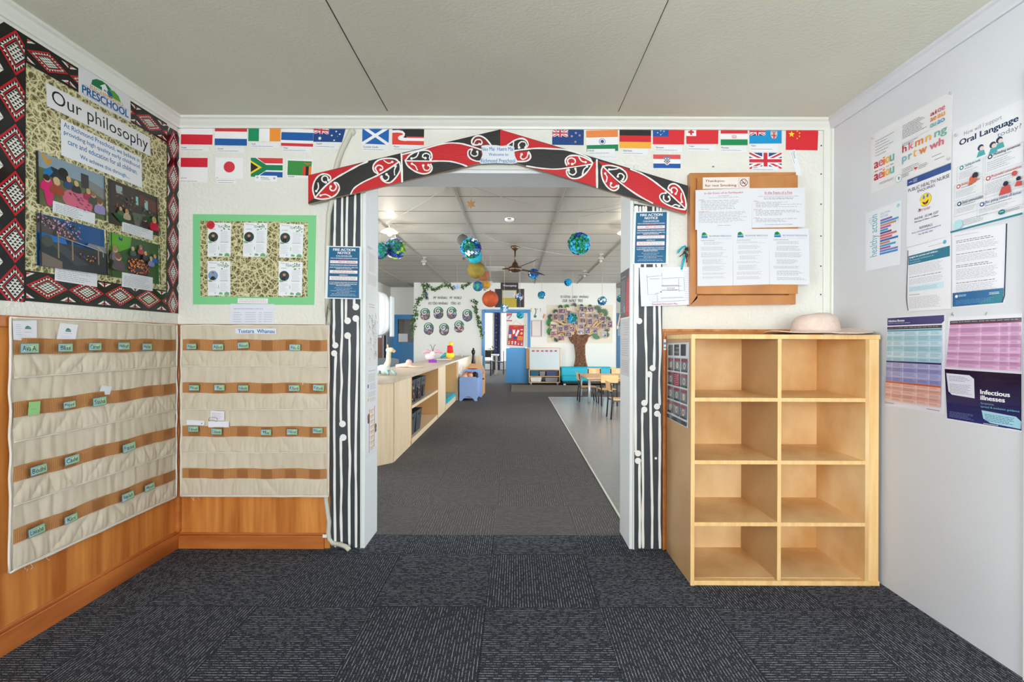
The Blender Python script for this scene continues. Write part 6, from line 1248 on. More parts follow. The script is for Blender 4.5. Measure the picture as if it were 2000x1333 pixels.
G().box(-1.72, CXF-.004, 4.44, 9.08, .0, .05).build('plinth', 'maple', e)
G().box(-1.72, CXF, 5.17, 6.92, .405, .44).build('shelf_board', 'maple', e)
G().box(-1.72, CXF, 5.17, 6.92, .05, .068).build('shelf_board', 'maple', e)
G().box(-1.72, CXF, 7.68, 9.07, .05, .10).build('shelf_board', 'maple', e)
G().box(-1.32, -1.30, 5.17, 6.92, Zc-.075, Zc-.03).build('top_fascia', 'maple', e)
G().box(-1.72, -1.13, 9.09, 9.11, .0, Zc-.03).build('upright', 'maple', e)
G().box(-1.15, -1.13, 9.11, 11.72, .0, Zc-.03).build('front_panel', 'maple', e)
tag(G().box(-1.68, -1.175, 7.72, 9.02, .101, .17).build('bay_cushion', 'teal_vinyl'), 'flat teal cushion lying in the open bay of the counter', 'cushion')
# end display board by the doorway
tag(G().box(-1.06, -.86, 11.95, 11.98, 0, .79).box(-1.05, -1.03, 11.98, 12.4, 0, .79).build('end_board', 'maple'), 'pale wooden end board standing behind the counter near the blue doorway', 'board')
def basket(y0, z0, h, x0=-1.52, x1=-1.185, w=.28, label='', photo=True, grp='dark grey storage baskets in the counter bay'):
    e = empty('storage_basket', ((x0+x1)/2, y0+w/2, z0), label, 'basket', grp); tp = .012; g = G()
    def wall(a, b):
        p0, p1 = a, b; n = 6
        g.hexa([Vector((a[0], a[1], z0+.002)), Vector((b[0], b[1], z0+.002)), Vector((b[2], b[3], z0+h)), Vector((a[2], a[3], z0+h))],
               [Vector((a[0]+a[4], a[1]+a[5], z0+.002)), Vector((b[0]+b[4], b[1]+b[5], z0+.002)), Vector((b[2]+b[4], b[3]+b[5], z0+h)), Vector((a[2]+a[4], a[3]+a[5], z0+h))])
    i = .02
    A = (x0+i, y0+i, x0, y0); B = (x1-i, y0+i, x1, y0); C_ = (x1-i, y0+w-i, x1, y0+w); D = (x0+i, y0+w-i, x0, y0+w)
    for P, Q, n_ in ((A, B, (0, .006)), (B, C_, (-.006, 0)), (C_, D, (0, -.006)), (D, A, (.006, 0))): wall(P+n_, Q+n_)
    g.box(x0+i, x1-i, y0+i, y0+w-i, z0, z0+.006); g.build('basket_body', 'dark_plastic', e)
    G().tube([(x0, y0, z0+h), (x1, y0, z0+h), (x1, y0+w, z0+h), (x0, y0+w, z0+h), (x0, y0, z0+h)], .006, 6).build('rim', 'dark_plastic', e)
    G().box(x1-.003, x1+.002, y0+w*.36, y0+w*.64, z0+h-.06, z0+h-.035).build('handle_hole', 'dark_void', e)
    if photo:
        q = G(); q.box(x1-.012, x1+.001, y0+w*.25, y0+w*.75, z0+.03, z0+h*.62, (60, 50, 52)); rd = random.Random(label)
        for _ in range(14): a, b = y0+w*(.3+rd.random()*.36), z0+.04+rd.random()*(h*.5); q.box(x1-.011, x1+.0018+rd.random()*.0005, a, a+.02, b, b+.02, rd.choice([(180, 130, 100), (120, 80, 70), (205, 200, 205), (90, 70, 60)]))
        q.build('photo_label', 'print_laminate', e)
    return e
bs = ['nearest', 'middle', 'farthest']
for k in range(3): basket(5.21+k*.30, .44, .27, label='%s dark grey basket on the upper shelf of the counter bay' % bs[k])
for k in range(2): basket(5.21+k*.33, .068, .255, w=.31, label=('near' if k == 0 else 'far')+' dark grey basket on the lower shelf of the counter bay', photo=False)
rd = random.Random(3)
for k, (c, cn) in enumerate((((225, 226, 228), 'white'), ((30, 140, 70), 'green'), ((200, 40, 40), 'red'), ((230, 150, 60), 'orange'), ((40, 130, 190), 'blue'), ((235, 205, 60), 'yellow'), ((120, 60, 140), 'purple'))):
    x, y = -1.44+rd.random()*.2, 5.26+rd.random()*.2
    g = G(); g.ball((x, y, .325), .028+rd.random()*.012, c, 10, sx=1+rd.random()*.6); g.tube([(x-.02, y, .32), (x+.03, y+.02, .35)], .01, 6, c)
    tag(g.build('small_toy', 'matte_attr', smooth=True), cn+' small toy heaped in the near lower basket of the counter', 'toy', 'small toys heaped in the lower basket')
# things on the counter
e = empty('soft_toy', (-1.42, 4.95, Zc), 'pale patchwork toy giraffe at the near end of the counter', 'soft toy')
c1, c2, c3 = (176, 190, 188), (140, 168, 166), (190, 186, 160)
g = G(); b = Vector((-1.42, 4.95, Zc)); g.ball(b+Vector((0, 0, .06)), .055, c1, 14, sx=1.5, fn=None); g.tube([b+Vector((.02, 0, .06)), b+Vector((.055, 0, .15)), b+Vector((.06, 0, .25))], [.04, .028, .024], 10, c3); g.build('body', 'matte_attr', e, smooth=True)
g = G(); g.ball(b+Vector((.07, 0, .27)), .03, c3, 12, sx=1.5); g.tube([b+Vector((.05, 0, .29)), b+Vector((.045, 0, .33))], .008, 6, (190, 160, 110)); g.tube([b+Vector((.08, .01, .29)), b+Vector((.12, .01, .25))], [.016, .018], 8, (220, 170, 140)); g.build('head', 'matte_attr', e, smooth=True)
for dx, dy in ((-.07, -.03), (-.03, -.05), (.05, -.05), (.1, -.03)): G().tube([b+Vector((dx, dy, .05)), b+Vector((dx*1.5, dy-.02, .016))], [.018, .014], 8, c2).build('leg', 'matte_attr', e, smooth=True)
def toy_doll(x, y, lab, body, acc):
    e = empty('soft_doll', (x, y, Zc), lab, 'soft toy'); g = G(); b = Vector((x, y, Zc)); g.tube([b+Vector((-.16, 0, .02)), b+Vector((0, 0, .035)), b+Vector((.06, 0, .03))], [.02, .035, .03], 8, body); g.tube([b+Vector((.02, -.02, .02)), b+Vector((.1, -.03, .012)), b+Vector((.22, 0, .012))], [.014, .012, .01], 6, body); g.build('body', 'matte_attr', e, smooth=True)
    G().ball(b+Vector((.02, 0, .07)), .045, acc, 12).build('head', 'matte_attr', e, smooth=True)
toy_doll(-1.50, 6.4, 'pale peach rag doll lying flat on the counter', (200, 172, 156), (200, 158, 146))
e = empty('rabbit_toy', (-1.42, 7.9, Zc), 'pink long eared toy rabbit sitting in a purple box on the counter', 'soft toy'); b = Vector((-1.42, 7.9, Zc))
G().box(b.x-.06, b.x+.06, b.y-.05, b.y+.05, Zc, Zc+.05, (120, 40, 150)).build('purple_base', 'matte_attr', e)
g = G().ball(b+Vector((-.05, 0, .10)), .06, (205, 180, 188), 12, sx=1.4); g.ball(b+Vector((.0, 0, .15)), .05, (208, 188, 194), 12); g.build('body', 'matte_attr', e, smooth=True)
for s_ in (-1, 1): G().tube([b+Vector((.0, 0, .17)), b+Vector((s_*.09, 0, .2)), b+Vector((s_*.17, 0, .16))], [.018, .028, .012], 8, (205, 140, 156)).build('ear', 'matte_attr', e, smooth=True)
for s_ in (-1, 1): G().tube([b+Vector((.0, 0, .18)), b+Vector((s_*.02, 0, .28)), b+Vector((s_*.05, 0, .31))], .005, 6, (60, 60, 66)).build('antenna', 'matte_attr', e, smooth=True)
e = empty('stacking_toy', (-1.38, 9.6, Zc), 'plain red and yellow plush toy upright on the counter', 'soft toy'); b = Vector((-1.36, 9.6, Zc))
g = G().ball(b+Vector((0, 0, .08)), .08, (240, 200, 40), 12, sx=1.2); g.build('base', 'matte_attr', e, smooth=True); G().tube([b+Vector((0, 0, .12)), b+Vector((-.01, 0, .28))], [.07, .05], 10, (210, 30, 40)).build('middle', 'matte_attr', e, smooth=True); G().ball(b+Vector((.02, 0, .31)), .05, (240, 200, 60), 12).build('top', 'matte_attr', e, smooth=True)
G().tube([b+Vector((-.08, 0, .1)), b+Vector((-.2, 0, .02))], [.04, .02], 8, (30, 160, 170)).build('side_pad', 'matte_attr', e, smooth=True)
tag(G().box(-1.6, -1.3, 9.2, 9.45, Zc, Zc+.006, (238, 238, 240)).build('loose_papers', 'print_paper'), 'loose white papers lying on the counter before the red and yellow toy', 'papers')
tag(G().tube([(-1.33, 10.7, Zc+.02), (-1.30, 10.7, Zc+.07), (-1.25, 10.7, Zc+.05), (-1.24, 10.7, Zc)], .006, 6).build('desk_tap', 'grey_metal'), 'small curved grey fitting at the far end of the counter', 'fitting')
# office chair behind the counter
e = empty('office_chair', (-2.45, 7.6, 0), 'dark green office chair standing behind the counter', 'chair')
G().grid(lambda u, v: Vector((-2.72+.5*u, 7.6+.06*math.cos((u-.5)*3), .52+.42*v-.03*(2*u-1)**4)), 12, 8).grid(lambda u, v: Vector((-2.22-.5*u, 7.65+.06*math.cos((u-.5)*3), .52+.42*v-.03*(2*u-1)**4)), 12, 8).build('backrest', 'dark_plastic', e, smooth=True)
G().box(-2.70, -2.24, 7.15, 7.6, .42, .49).build('seat', 'dark_plastic', e, bevel=.02)
G().tube([(-2.47, 7.38, .07), (-2.47, 7.38, .42)], .03).tube([(-2.47, 7.66, .45), (-2.47, 7.66, .6)], .02).build('gas_lift', 'black_metal', e)
for k in range(5): a = k*2*math.pi/5; G().tube([(-2.47, 7.38, .08), (-2.47+.27*math.cos(a), 7.38+.27*math.sin(a), .035)], [.022, .014], 6).ball((-2.47+.28*math.cos(a), 7.38+.28*math.sin(a), .026), .026, n=8).build('castor_arm', 'black_metal', e)
e.location.x += .30; bpy.data.objects['office_chair'].scale.z = .94
# paper on counter end
s = Sheet(Plane('L', -1.078), [(-0, 0)]*4, px=False) if False else None
q = [(9.16, .76), (9.62, .76), (9.62, .45), (9.16, .45)]
s = Sheet(Plane('L', -1.129), q, px=False, n0=.0008, th=.0006, col=(236, 238, 242)); s.circ(.35, .5, .14, (230, 170, 140)); s.rect(.6, .2, .75, .8, (120, 170, 215)); s.lines(.1, .05, .5, .3, 3, (150, 160, 180), 1); s.done('picture_sheet', 'drawn picture sheet taped on the counter side behind the blue toy box', 'picture')
# toy box
e = empty('toy_box', (-.92, 9.3, 0), 'periwinkle blue toy box full of dolls beside the counter', 'toy box')
bx0, bx1, by0, by1 = -1.095, -.745, 9.0, 9.62
def arch_panel(g, x0, x1, y0, y1, z1):
    n = 12; xs = [x0+.05+(x1-x0-.1)*k/n for k in range(n+1)]; pts = [(x0, 0), (x0+.05, 0)]+[(x, .085*math.sin(math.pi*k/n)**.7) for k, x in enumerate(xs)][1:-1]+[(x1-.05, 0), (x1, 0), (x1, z1-.03), (x1-.03, z1), (x0+.03, z1), (x0, z1-.03)]
    g.hexa([Vector((x, y0, z)) for x, z in pts], [Vector((x, y1, z)) for x, z in pts])
g = G(); arch_panel(g, bx0, bx1, by0, by0+.018, .47); g.build('front_panel', 'toy_blue', e)
g = G(); arch_panel(g, bx0, bx1+.05, by1, by1+.018, .58); g.build('back_panel', 'toy_blue', e)
G().box(bx0, bx0+.018, by0+.018, by1, .05, .44).build('side_panel', 'toy_blue', e); G().box(bx1-.018, bx1, by0+.018, by1, .05, .44).build('side_panel', 'toy_blue', e); G().box(bx0+.018, bx1-.018, by0+.018, by1, .05, .07).build('floor_panel', 'toy_blue', e)
SK = ((232, 178, 152), (224, 164, 136), (222, 150, 118))
for k, (x, y, z, r, c, h, l) in enumerate(((-1.01, 9.12, .455, .062, SK[0], (200, 150, 120), 'fair bald doll head poking up in the front left of the toy box'), (-.985, 9.36, .49, .062, SK[1], (170, 120, 96), 'fair doll behind the front left doll in the toy box'), (-.91, 9.2, .485, .062, SK[2], (120, 80, 60), 'brown haired doll in the middle of the toy box'))):
    e2 = empty('toy_doll', (x, y, .08), l, 'doll', 'dolls in the blue toy box'); G().tube([(x, y, .10), (x, y, z-.05)], [.05, .035], 8, (200, 120, 140)).build('body', 'matte_attr', e2, smooth=True)
    G().ball((x, y, z), r, c, 14).build('head', 'matte_attr', e2, smooth=True); G().ball((x, y+.008, z+.012), r*.99, h, 14).build('hair', 'matte_attr', e2, smooth=True)
e2 = empty('toy_doll', (-.825, 9.36, .08), 'black haired doll at the right of the toy box', 'doll', 'dolls in the blue toy box'); G().ball((-.825, 9.36, .48), .066, (24, 24, 28), 14, fn=lambda p, a, r, z: p*1+Vector((1, 1, 1))*.01*noise.noise(p*70)).build('hair', 'matte_attr', e2, smooth=True); G().tube([(-.83, 9.36, .10), (-.83, 9.36, .42)], [.05, .04], 8, (230, 230, 232)).build('body', 'matte_attr', e2)
# wooden play stand behind the toy box
e = empty('play_oven', (-.86, 10.2, 0), 'wooden play unit with red control panel behind the toy box', 'play furniture')
pts = [(-1.07, 0), (-.70, 0), (-.70, .46), (-.73, .56), (-.80, .63), (-1.02, .64), (-1.07, .60)]
g = G(); g.hexa([Vector((x, 9.9, z)) for x, z in pts], [Vector((x, 9.925, z)) for x, z in pts]); g.build('front_panel', 'maple_edge', e)
g = G(); pts2 = [(x+.02, z+.03) for x, z in pts[2:]]+[(-1.05, 0), (-.68, 0)]; g.hexa([Vector((x, 10.3, z)) for x, z in pts2], [Vector((x, 10.325, z)) for x, z in pts2]); g.build('back_panel', 'maple_edge', e)
G().box(-.72, -.70, 9.925, 10.3, 0, .46).build('side_panel', 'maple_edge', e); G().hexa([Vector(p) for p in ((-1.02, 9.895, .52), (-.78, 9.895, .52), (-.83, 9.895, .585), (-1.02, 9.895, .585))], [Vector(p) for p in ((-1.02, 9.9, .52), (-.78, 9.9, .52), (-.83, 9.9, .585), (-1.02, 9.9, .585))]).build('red_panel', 'red_paint' if 'red_paint' in MATS else (mat('red_paint', (200, 30, 44), .4), 'red_paint')[1], e); G().box(-.94, -.87, 9.889, 9.895, .555, .578).build('control_slot', 'dark_void', e)
G().ball((-.69, 9.9, .36), .02, n=8).build('side_knob', 'brass', e)
# tall black figure on the counter end
e = empty('black_statue', (-1.09, 11.85, 0), 'slim black carved figure standing at the counter end by the blue doorway', 'statue')
xs_ = onY(924.5, 700, 11.85).x; zb_ = onY(924, 712, 11.85).z; zt_ = onY(924, 680, 11.85).z
g = G(); hh = zt_-zb_; g.lathe([(.055, zb_-.05), (.05, zb_+hh*.15), (.035, zb_+hh*.3), (.028, zb_+hh*.55), (.034, zb_+hh*.62), (.05, zb_+hh*.72), (.045, zb_+hh*.85), (.02, zb_+hh*.9), (.024, zb_+hh*.95), (.016, zb_+hh)], (xs_, 11.85, 0), 14, sy=.8); g.lathe([(.055, .0), (.055, .04), (.03, .05), (.03, zb_-.05)], (xs_, 11.85, 0), 14); g.build('figure', 'black_metal', e, smooth=True)
# ================================================================== far wall things
def fw(x, y, dY=0): return onY(x, y, YF-dY)
def pk(q, n0, col, draw, name, label, cat, m='print_paper', group=None, outline=None):
    s = Sheet(Pk, q, n0=n0, th=.003, col=col, outline=outline); draw(s) if draw else None; return s.done(name, label, cat, group, m)
# letters on the wall
def words(t, x0, y0, x1, y1, label):
    q = [(x0, y0), (x1, y0), (x1, y1), (x0, y1)]; s = Sheet.__new__(Sheet); G.__init__(s); s.pl, s.lay = Pk, .003; s.q = [Pk.uv(*p) for p in q]; s.text(t, 0, 0, 1, 1, (52, 56, 60), .02, .15)
    n = len(s.v); F0 = list(s.f); s.v += [p+Vector((0, .003, 0)) for p in s.v[:n]]
    from collections import Counter
    ed = Counter(); dr_ = {}
    for f in F0:
        for a, b in zip(f, f[1:]+f[:1]): ed[frozenset((a, b))] += 1; dr_[frozenset((a, b))] = (a, b)
    for k_, c_ in ed.items():
        if c_ == 1: a, b = dr_[k_]; s.face((b, a, a+n, b+n), (52, 56, 60))
    s.done('wall_letters', label, 'lettering', 'dark cut out letters on the far wall')
words('MY  WHĀNAU    MY  WORLD', 846.5, 578, 901.5, 584.5, 'upper line of dark letters above the green spiral pictures')
words('KO TŌKU WHĀNAU     TŌKU  AO', 837, 589, 899.5, 595.5, 'lower line of dark letters above the green spiral pictures')
words('TO TĀTOU   KAKU   WHĀNAU', 1094, 576.5, 1149.5, 582.5, 'upper line of dark letters above the tree display')
words('OUR  FAMILY  TREE', 1098.5, 585, 1138.5, 590.5, 'lower line of dark letters above the tree display')
# spiral family pictures
SP = lambda x, y: (800+x/10.256, 550+y/10.256)
def spiral_pic(cx, cy, seed, label):
    c = SP(cx, cy); rr = 10.4; rd = random.Random(seed)
    out = [(c[0]+rr*math.cos(a)*(1 if math.sin(a) < 0 else .96+.08*math.sin(5*a+seed)), c[1]+rr*math.sin(a)*(1 if math.sin(a) < 0 else 1.38+.14*math.cos(4*a+seed))) for a in [k*math.pi/18 for k in range(36)]]
    s = Sheet(Pk, [(c[0]-10, c[1]-10), (c[0]+10, c[1]-10), (c[0]+10, c[1]+14), (c[0]-10, c[1]+14)], n0=.0005, th=.004, col=(226, 230, 232), outline=out); s.pp([(c[0]+(x-c[0])*.95, c[1]+(y-c[1])*.95) for x, y in out], (54, 120, 88))
    s.pp([(c[0]+rr*.93*math.cos(a), c[1]+rr*.5+rr*.85*math.sin(a)) for a in [k*math.pi/10 for k in range(20)]], (84, 84, 92))
    for k in range(26):
        a, b = c[0]+(rd.random()-.5)*15, c[1]+1+rd.random()*10
        if ((a-c[0])/8.6)**2+((b-c[1]-2)/9.4)**2 < 1: s.dot(a, b, .8+rd.random()*1.5, rd.choice([(205, 150, 130), (60, 50, 60), (120, 150, 190), (200, 190, 200), (150, 90, 100), (84, 70, 120), (210, 170, 150), (50, 110, 170)]), 8)
    s.stroke([(c[0]+(.5+.62*t)*math.cos(t+2.2)-1.2, c[1]-1.5+(.5+.62*t)*math.sin(t+2.2)) for t in [k*.5 for k in range(20)]], 1.5, (228, 232, 230))
    s.done('spiral_picture', label, 'picture', 'green spiral photo pictures on the far wall')
for k, (x, y, l) in enumerate(((313, 635, 'first from left, upper row'), (580, 610, 'second from left, upper row'), (845, 610, 'third from left, upper row'), (1158, 660, 'fourth and lowest, upper row'), (383, 925, 'left, lower row'), (690, 940, 'middle, lower row'), (992, 885, 'right, lower row'))): spiral_pic(x, y, k+3, 'round green spiral photo picture, '+l)
pk([(828, 571.5), (837, 571.5), (838, 587), (828.5, 588)], .001, (196, 206, 214), lambda s: (s.circ(.45, .25, .4, (86, 104, 124), 14), s.lp([(.3, .5), (.7, .45), (.95, .8), (.6, .9), (.2, .75)], (50, 66, 64)), s.circ(.75, .8, .15, (190, 100, 80), 8)), 'feather_picture', 'small dark bird picture left of the wall lettering', 'picture')
def ivy(pts, label, nleaf, seed, spread=5):
    P = smooth_pts(pts, 8); g = G(); g.tube([fw(*p, .015) for p in P], .004, 5, (90, 110, 60)); rd = random.Random(seed)
    for k in range(nleaf):
        x, y = P[rd.randrange(len(P))]; x += rd.gauss(0, spread*.42); y += rd.gauss(0, spread*.4); c = fw(x, y, .02+rd.random()*.03); a = rd.random()*6.3; r = .016+rd.random()*.022; col = rd.choice([(48, 84, 34), (66, 108, 44), (40, 70, 34), (92, 130, 62)])
        U = Vector((math.cos(a), .5*rd.uniform(-1, 1), math.sin(a))).normalized(); V = Vector((-math.sin(a), .5*rd.uniform(-1, 1), math.cos(a))).normalized()
        g.poly([c-U*r, c-U*r*.3+V*r*.6, c+U*r*.4+V*r*.45, c+U*r*1.2, c+U*r*.4-V*r*.45, c-U*r*.3-V*r*.6], col)
    tag(g.build('ivy_garland', 'leaf_green'), label, 'garland', 'artificial ivy garlands on the far wall')
ivy([(822, 552), (832, 560), (829, 570), (822, 582), (815, 590), (813, 605), (812, 618)], 'ivy garland hanging down the left side of the spiral pictures', 120, 1, 7)
ivy([(832, 555), (845, 566), (856, 564), (866, 557), (876, 558), (886, 565)], 'ivy garland swagged above the spiral pictures', 120, 2, 5)
ivy([(900, 563), (910, 557), (920, 552)], 'short ivy sprig at the top right of the spiral pictures', 34, 3, 5)
ivy([(928, 586), (929, 600), (932, 616), (936, 632), (940, 648), (941, 658)], 'ivy garland hanging left of the blue doorway', 120, 4, 6)
ivy([(812, 610), (806, 625), (808, 640), (806, 652)], 'pale ivy strand at the left corner of the far wall', 60, 5, 8)
# hanging notice above the doorway
Q5 = lambda x, y: (960+x/6.06, 540+y/6.06)
def hb(s):
    s.lp([(0, .27), (.2, .27), (.2, 0), (.8, 0), (.8, .27), (1, .27), (1, 1), (.72, 1), (.72, .32), (.25, .32), (.25, 1), (0, 1)], (36, 30, 34), False); s.text('Whanaungatanga', .28, .10, .74, .2, (225, 225, 225), .01); s.rect(.25, .32, .74, 1, (190, 180, 120)); s.rect(.25, .62, .74, 1, (186, 164, 40)); s.rect(.29, .36, .70, .62, (214, 214, 206)); s.lines(.3, .38, .68, .6, 5, (150, 150, 150), 3, .2, .4)
    rd = random.Random(1)
    for k in range(14): s.circ(.02, .3+k*.05, .018, (150, 40, 50), 6); s.circ(.98, .3+k*.05, .018, (150, 40, 50), 6); s.circ(.22+k*.043, .012, .018, (150, 40, 50), 6)
pk([Q5(38, 68), Q5(388, 68), Q5(388, 368), Q5(38, 368)], .001, (222, 222, 216), hb, 'framed_display', 'stepped dark display panel with yellow sheet above the blue doorway', 'display panel', outline=[Q5(38, 150), Q5(108, 150), Q5(108, 68), Q5(320, 68), Q5(320, 150), Q5(388, 150), Q5(388, 368), Q5(38, 368)])
def ms1(s):
    s.rect(0, .02, .08, .15, (220, 190, 40)); s.ls([(.3, .02), (.36, .15), (.28, .25)], .06, (40, 120, 80)); s.circ(.42, .06, .05, (230, 140, 40)); s.circ(.3, .3, .1, (60, 130, 120)); s.ls([(.66, .02), (.66, .14)], .05, (180, 150, 190)); s.ls([(.92, .22), (.84, .36)], .1, (235, 130, 50)); s.rect(.02, .42, .78, 1, (206, 192, 190)); s.rect(.1, .47, .66, .95, (224, 214, 208)); rd = random.Random(2)
    for k in range(16): s.circ(.07, .46+k*.033, .03, rd.choice([(80, 70, 90), (120, 60, 100), (60, 60, 70)]), 6); s.circ(.70, .46+k*.033, .03, rd.choice([(80, 70, 90), (120, 60, 100), (60, 60, 70)]), 6)
pk([Q5(462, 370), Q5(640, 370), Q5(640, 720), Q5(462, 720)], .001, (228, 228, 226), ms1, 'childrens_picture', 'pale sheet of coloured drawings between the doorway and the tree display', 'picture')
# ---- family tree
Q3 = lambda x, y: (1060+x/12.12, 590+y/12.12)
s = Sheet(Pk, [Q3(105, 75), Q3(1665, 75), Q3(1650, 975), Q3(110, 975)], n0=.002, th=.006, col=(225, 215, 195)); o = s.build('canvas_backdrop', 'canvas'); tag(o, 'cream canvas cloth backing the tree display on the far wall', 'cloth')
e = empty('paper_tree', fw(*Q3(880, 1540), .05), 'crumpled brown paper tree with tan branches on the far wall', 'wall display')
trunk = [(600, 830), (640, 920), (690, 985), (735, 1010), (760, 1120), (775, 1300), (760, 1420), (730, 1540), (1070, 1540), (1030, 1400), (1010, 1250), (1010, 1020), (1060, 930), (1090, 840), (1180, 780), (1170, 720), (1080, 700), (1000, 770), (880, 780), (800, 770), (780, 680), (700, 700), (640, 740)]
tp = [Q3(*p) for p in trunk]
g = G(); cen = Q3(890, 900)
def inside(x, y):
    c = False; n = len(tp)
    for i in range(n):
        x1, y1 = tp[i]; x2, y2 = tp[(i+1) % n]
        if (y1 > y) != (y2 > y) and x < (x2-x1)*(y-y1)/(y2-y1)+x1: c = not c
    return c
st = .55; xs = [1108+st*k for k in range(100)]; ys = [645+st*k for k in range(133)]; idx = {}
def tv(i, j):
    if (i, j) not in idx:
        x, y = xs[i], ys[j]; nb_ = inside(x, y); p = fw(x, y, .012+(.05+.03*noise.noise((x*.9, y*.9, 0))+.02*noise.noise((x*2.3, y*2.3, 4)) if all(inside(x+a, y+b) for a, b in ((st*2, 0), (-st*2, 0), (0, st*2), (0, -st*2))) else 0)); idx[(i, j)] = g.vert(p)
    return idx[(i, j)]
for j in range(len(ys)-1):
    for i in range(len(xs)-1):
        if inside(xs[i]+st/2, ys[j]+st/2): g.face((tv(i, j), tv(i+1, j), tv(i+1, j+1), tv(i, j+1)))
g.build('trunk', 'crumpled_brown', e)
rd = random.Random(9)
br = [[(700, 760), (560, 640), (420, 520), (220, 430)], [(720, 720), (640, 560), (480, 400), (400, 300)], [(760, 700), (720, 520), (640, 380), (540, 180)], [(800, 700), (800, 500), (760, 330), (700, 240)], [(860, 700), (860, 480), (820, 300), (840, 200)], [(940, 700), (960, 480), (1000, 300), (1010, 200)], [(1000, 720), (1080, 520), (1180, 380), (1240, 260)], [(1040, 740), (1180, 560), (1300, 420), (1390, 250)], [(1080, 740), (1260, 600), (1400, 480), (1500, 420)], [(1100, 780), (1300, 680), (1400, 640), (1560, 640)], [(680, 780), (480, 700), (330, 720), (180, 830)], [(660, 800), (520, 760), (360, 760), (230, 820)]]
for P in br:
    for q in range(3):
        P2 = [(x+rd.gauss(0, 22), y+rd.gauss(0, 22)) for x, y in P]; pts = smooth_pts([Q3(*p) for p in P2], 5)
        g = G(); n = len(pts); g.tube([fw(*p, .045+q*.006) for p in pts], [.03-.018*k/n for k in range(n)], 6, (rd.choice([(206, 168, 130), (222, 190, 150), (150, 104, 76)]))); g.build('branch', 'matte_attr', e, smooth=True)
def frond(x, y, r, ang, fan, col):
    g = G(); c = fw(*Q3(x, y), .045); rr = 1.2*r/12.12/F*YF
    for k in range(fan):
        a = ang+(k/(fan-1)-.5)*math.radians(200 if fan > 8 else 90); L_ = rr*(.75+.25*math.cos((k/(fan-1)-.5)*2)); d = Vector((math.cos(a), -.12, math.sin(a))); n_ = Vector((-math.sin(a), 0, math.cos(a)))*rr*.16
        g.poly([c, c+d*L_*.5+n_, c+d*L_, c+d*L_*.5-n_], col)
    g.build('leaf_frond', 'leaf_green', e)
for x, y, r, a, f, c in ((420, 130, 60, 90, 11, (40, 70, 48)), (570, 120, 65, 100, 9, (34, 110, 30)), (740, 90, 70, 80, 11, (70, 84, 60)), (915, 100, 50, 90, 11, (52, 70, 50)), (1000, 170, 50, 70, 11, (50, 72, 50)), (1120, 110, 50, 90, 11, (44, 76, 50)), (1290, 190, 110, 40, 10, (70, 100, 72)), (1440, 270, 110, 35, 10, (70, 104, 66)), (1530, 430, 90, 30, 10, (60, 90, 70)), (300, 240, 60, 120, 11, (38, 66, 40)), (190, 360, 70, 160, 13, (44, 66, 58)), (180, 490, 95, 170, 12, (24, 112, 28)), (190, 700, 95, 175, 12, (24, 112, 28)), (330, 880, 70, 250, 11, (30, 70, 50)), (420, 520, 40, 200, 9, (30, 80, 40)), (500, 490, 50, 90, 9, (34, 60, 40)), (780, 410, 30, 90, 9, (50, 120, 50)), (1040, 570, 50, 90, 9, (30, 60, 34)), (1230, 545, 50, 60, 9, (40, 80, 40)), (1500, 640, 90, -20, 10, (40, 90, 60)), (1290, 780, 110, 200, 12, (70, 120, 84)), (1520, 780, 60, -10, 10, (60, 110, 70)), (430, 760, 50, 40, 9, (40, 80, 50)), (1460, 480, 60, 150, 9, (50, 90, 50))):
    frond(x, y, r, R(a), f, c)
PHt = [(365, 170, 530, 280, 0), (250, 290, 355, 430, 0), (395, 290, 500, 455, 1), (550, 210, 650, 345, 1), (705, 250, 800, 345, 2), (850, 110, 965, 240, 1), (1045, 125, 1195, 240, 1), (850, 255, 985, 370, 2), (1025, 285, 1165, 375, 2), (1190, 290, 1300, 420, 1), (1325, 345, 1475, 450, 0), (560, 390, 660, 520, 1), (685, 445, 830, 555, 1), (870, 390, 1010, 500, 1), (1055, 400, 1160, 545, 1), (1515, 455, 1630, 610, 0), (170, 535, 320, 640, 0), (360, 590, 470, 710, 1), (485, 545, 610, 690, 0), (630, 590, 745, 710, 0), (835, 530, 960, 640, 2), (815, 650, 965, 770, 3), (990, 600, 1110, 755, 1), (1175, 600, 1290, 740, 2), (1365, 520, 1500, 640, 1), (180, 700, 325, 800, 0), (530, 720, 670, 820, 1), (355, 805, 500, 915, 0), (1375, 700, 1495, 855, 3)]
rd = random.Random(12)
RW = [[], [], [], [], []]
for k, q in enumerate(PHt): RW[sum((q[1]+q[3])/2 > v for v in (260, 410, 560, 690))].append(k)
PLAB = {}
for r, row in enumerate(RW):
    for j, k in enumerate(sorted(row, key=lambda k: PHt[k][0])): PLAB[k] = (('top', 'second', 'third', 'fourth', 'bottom')[r], ('first', 'second', 'third', 'fourth', 'fifth', 'sixth', 'seventh', 'eighth', 'ninth', 'tenth')[j])
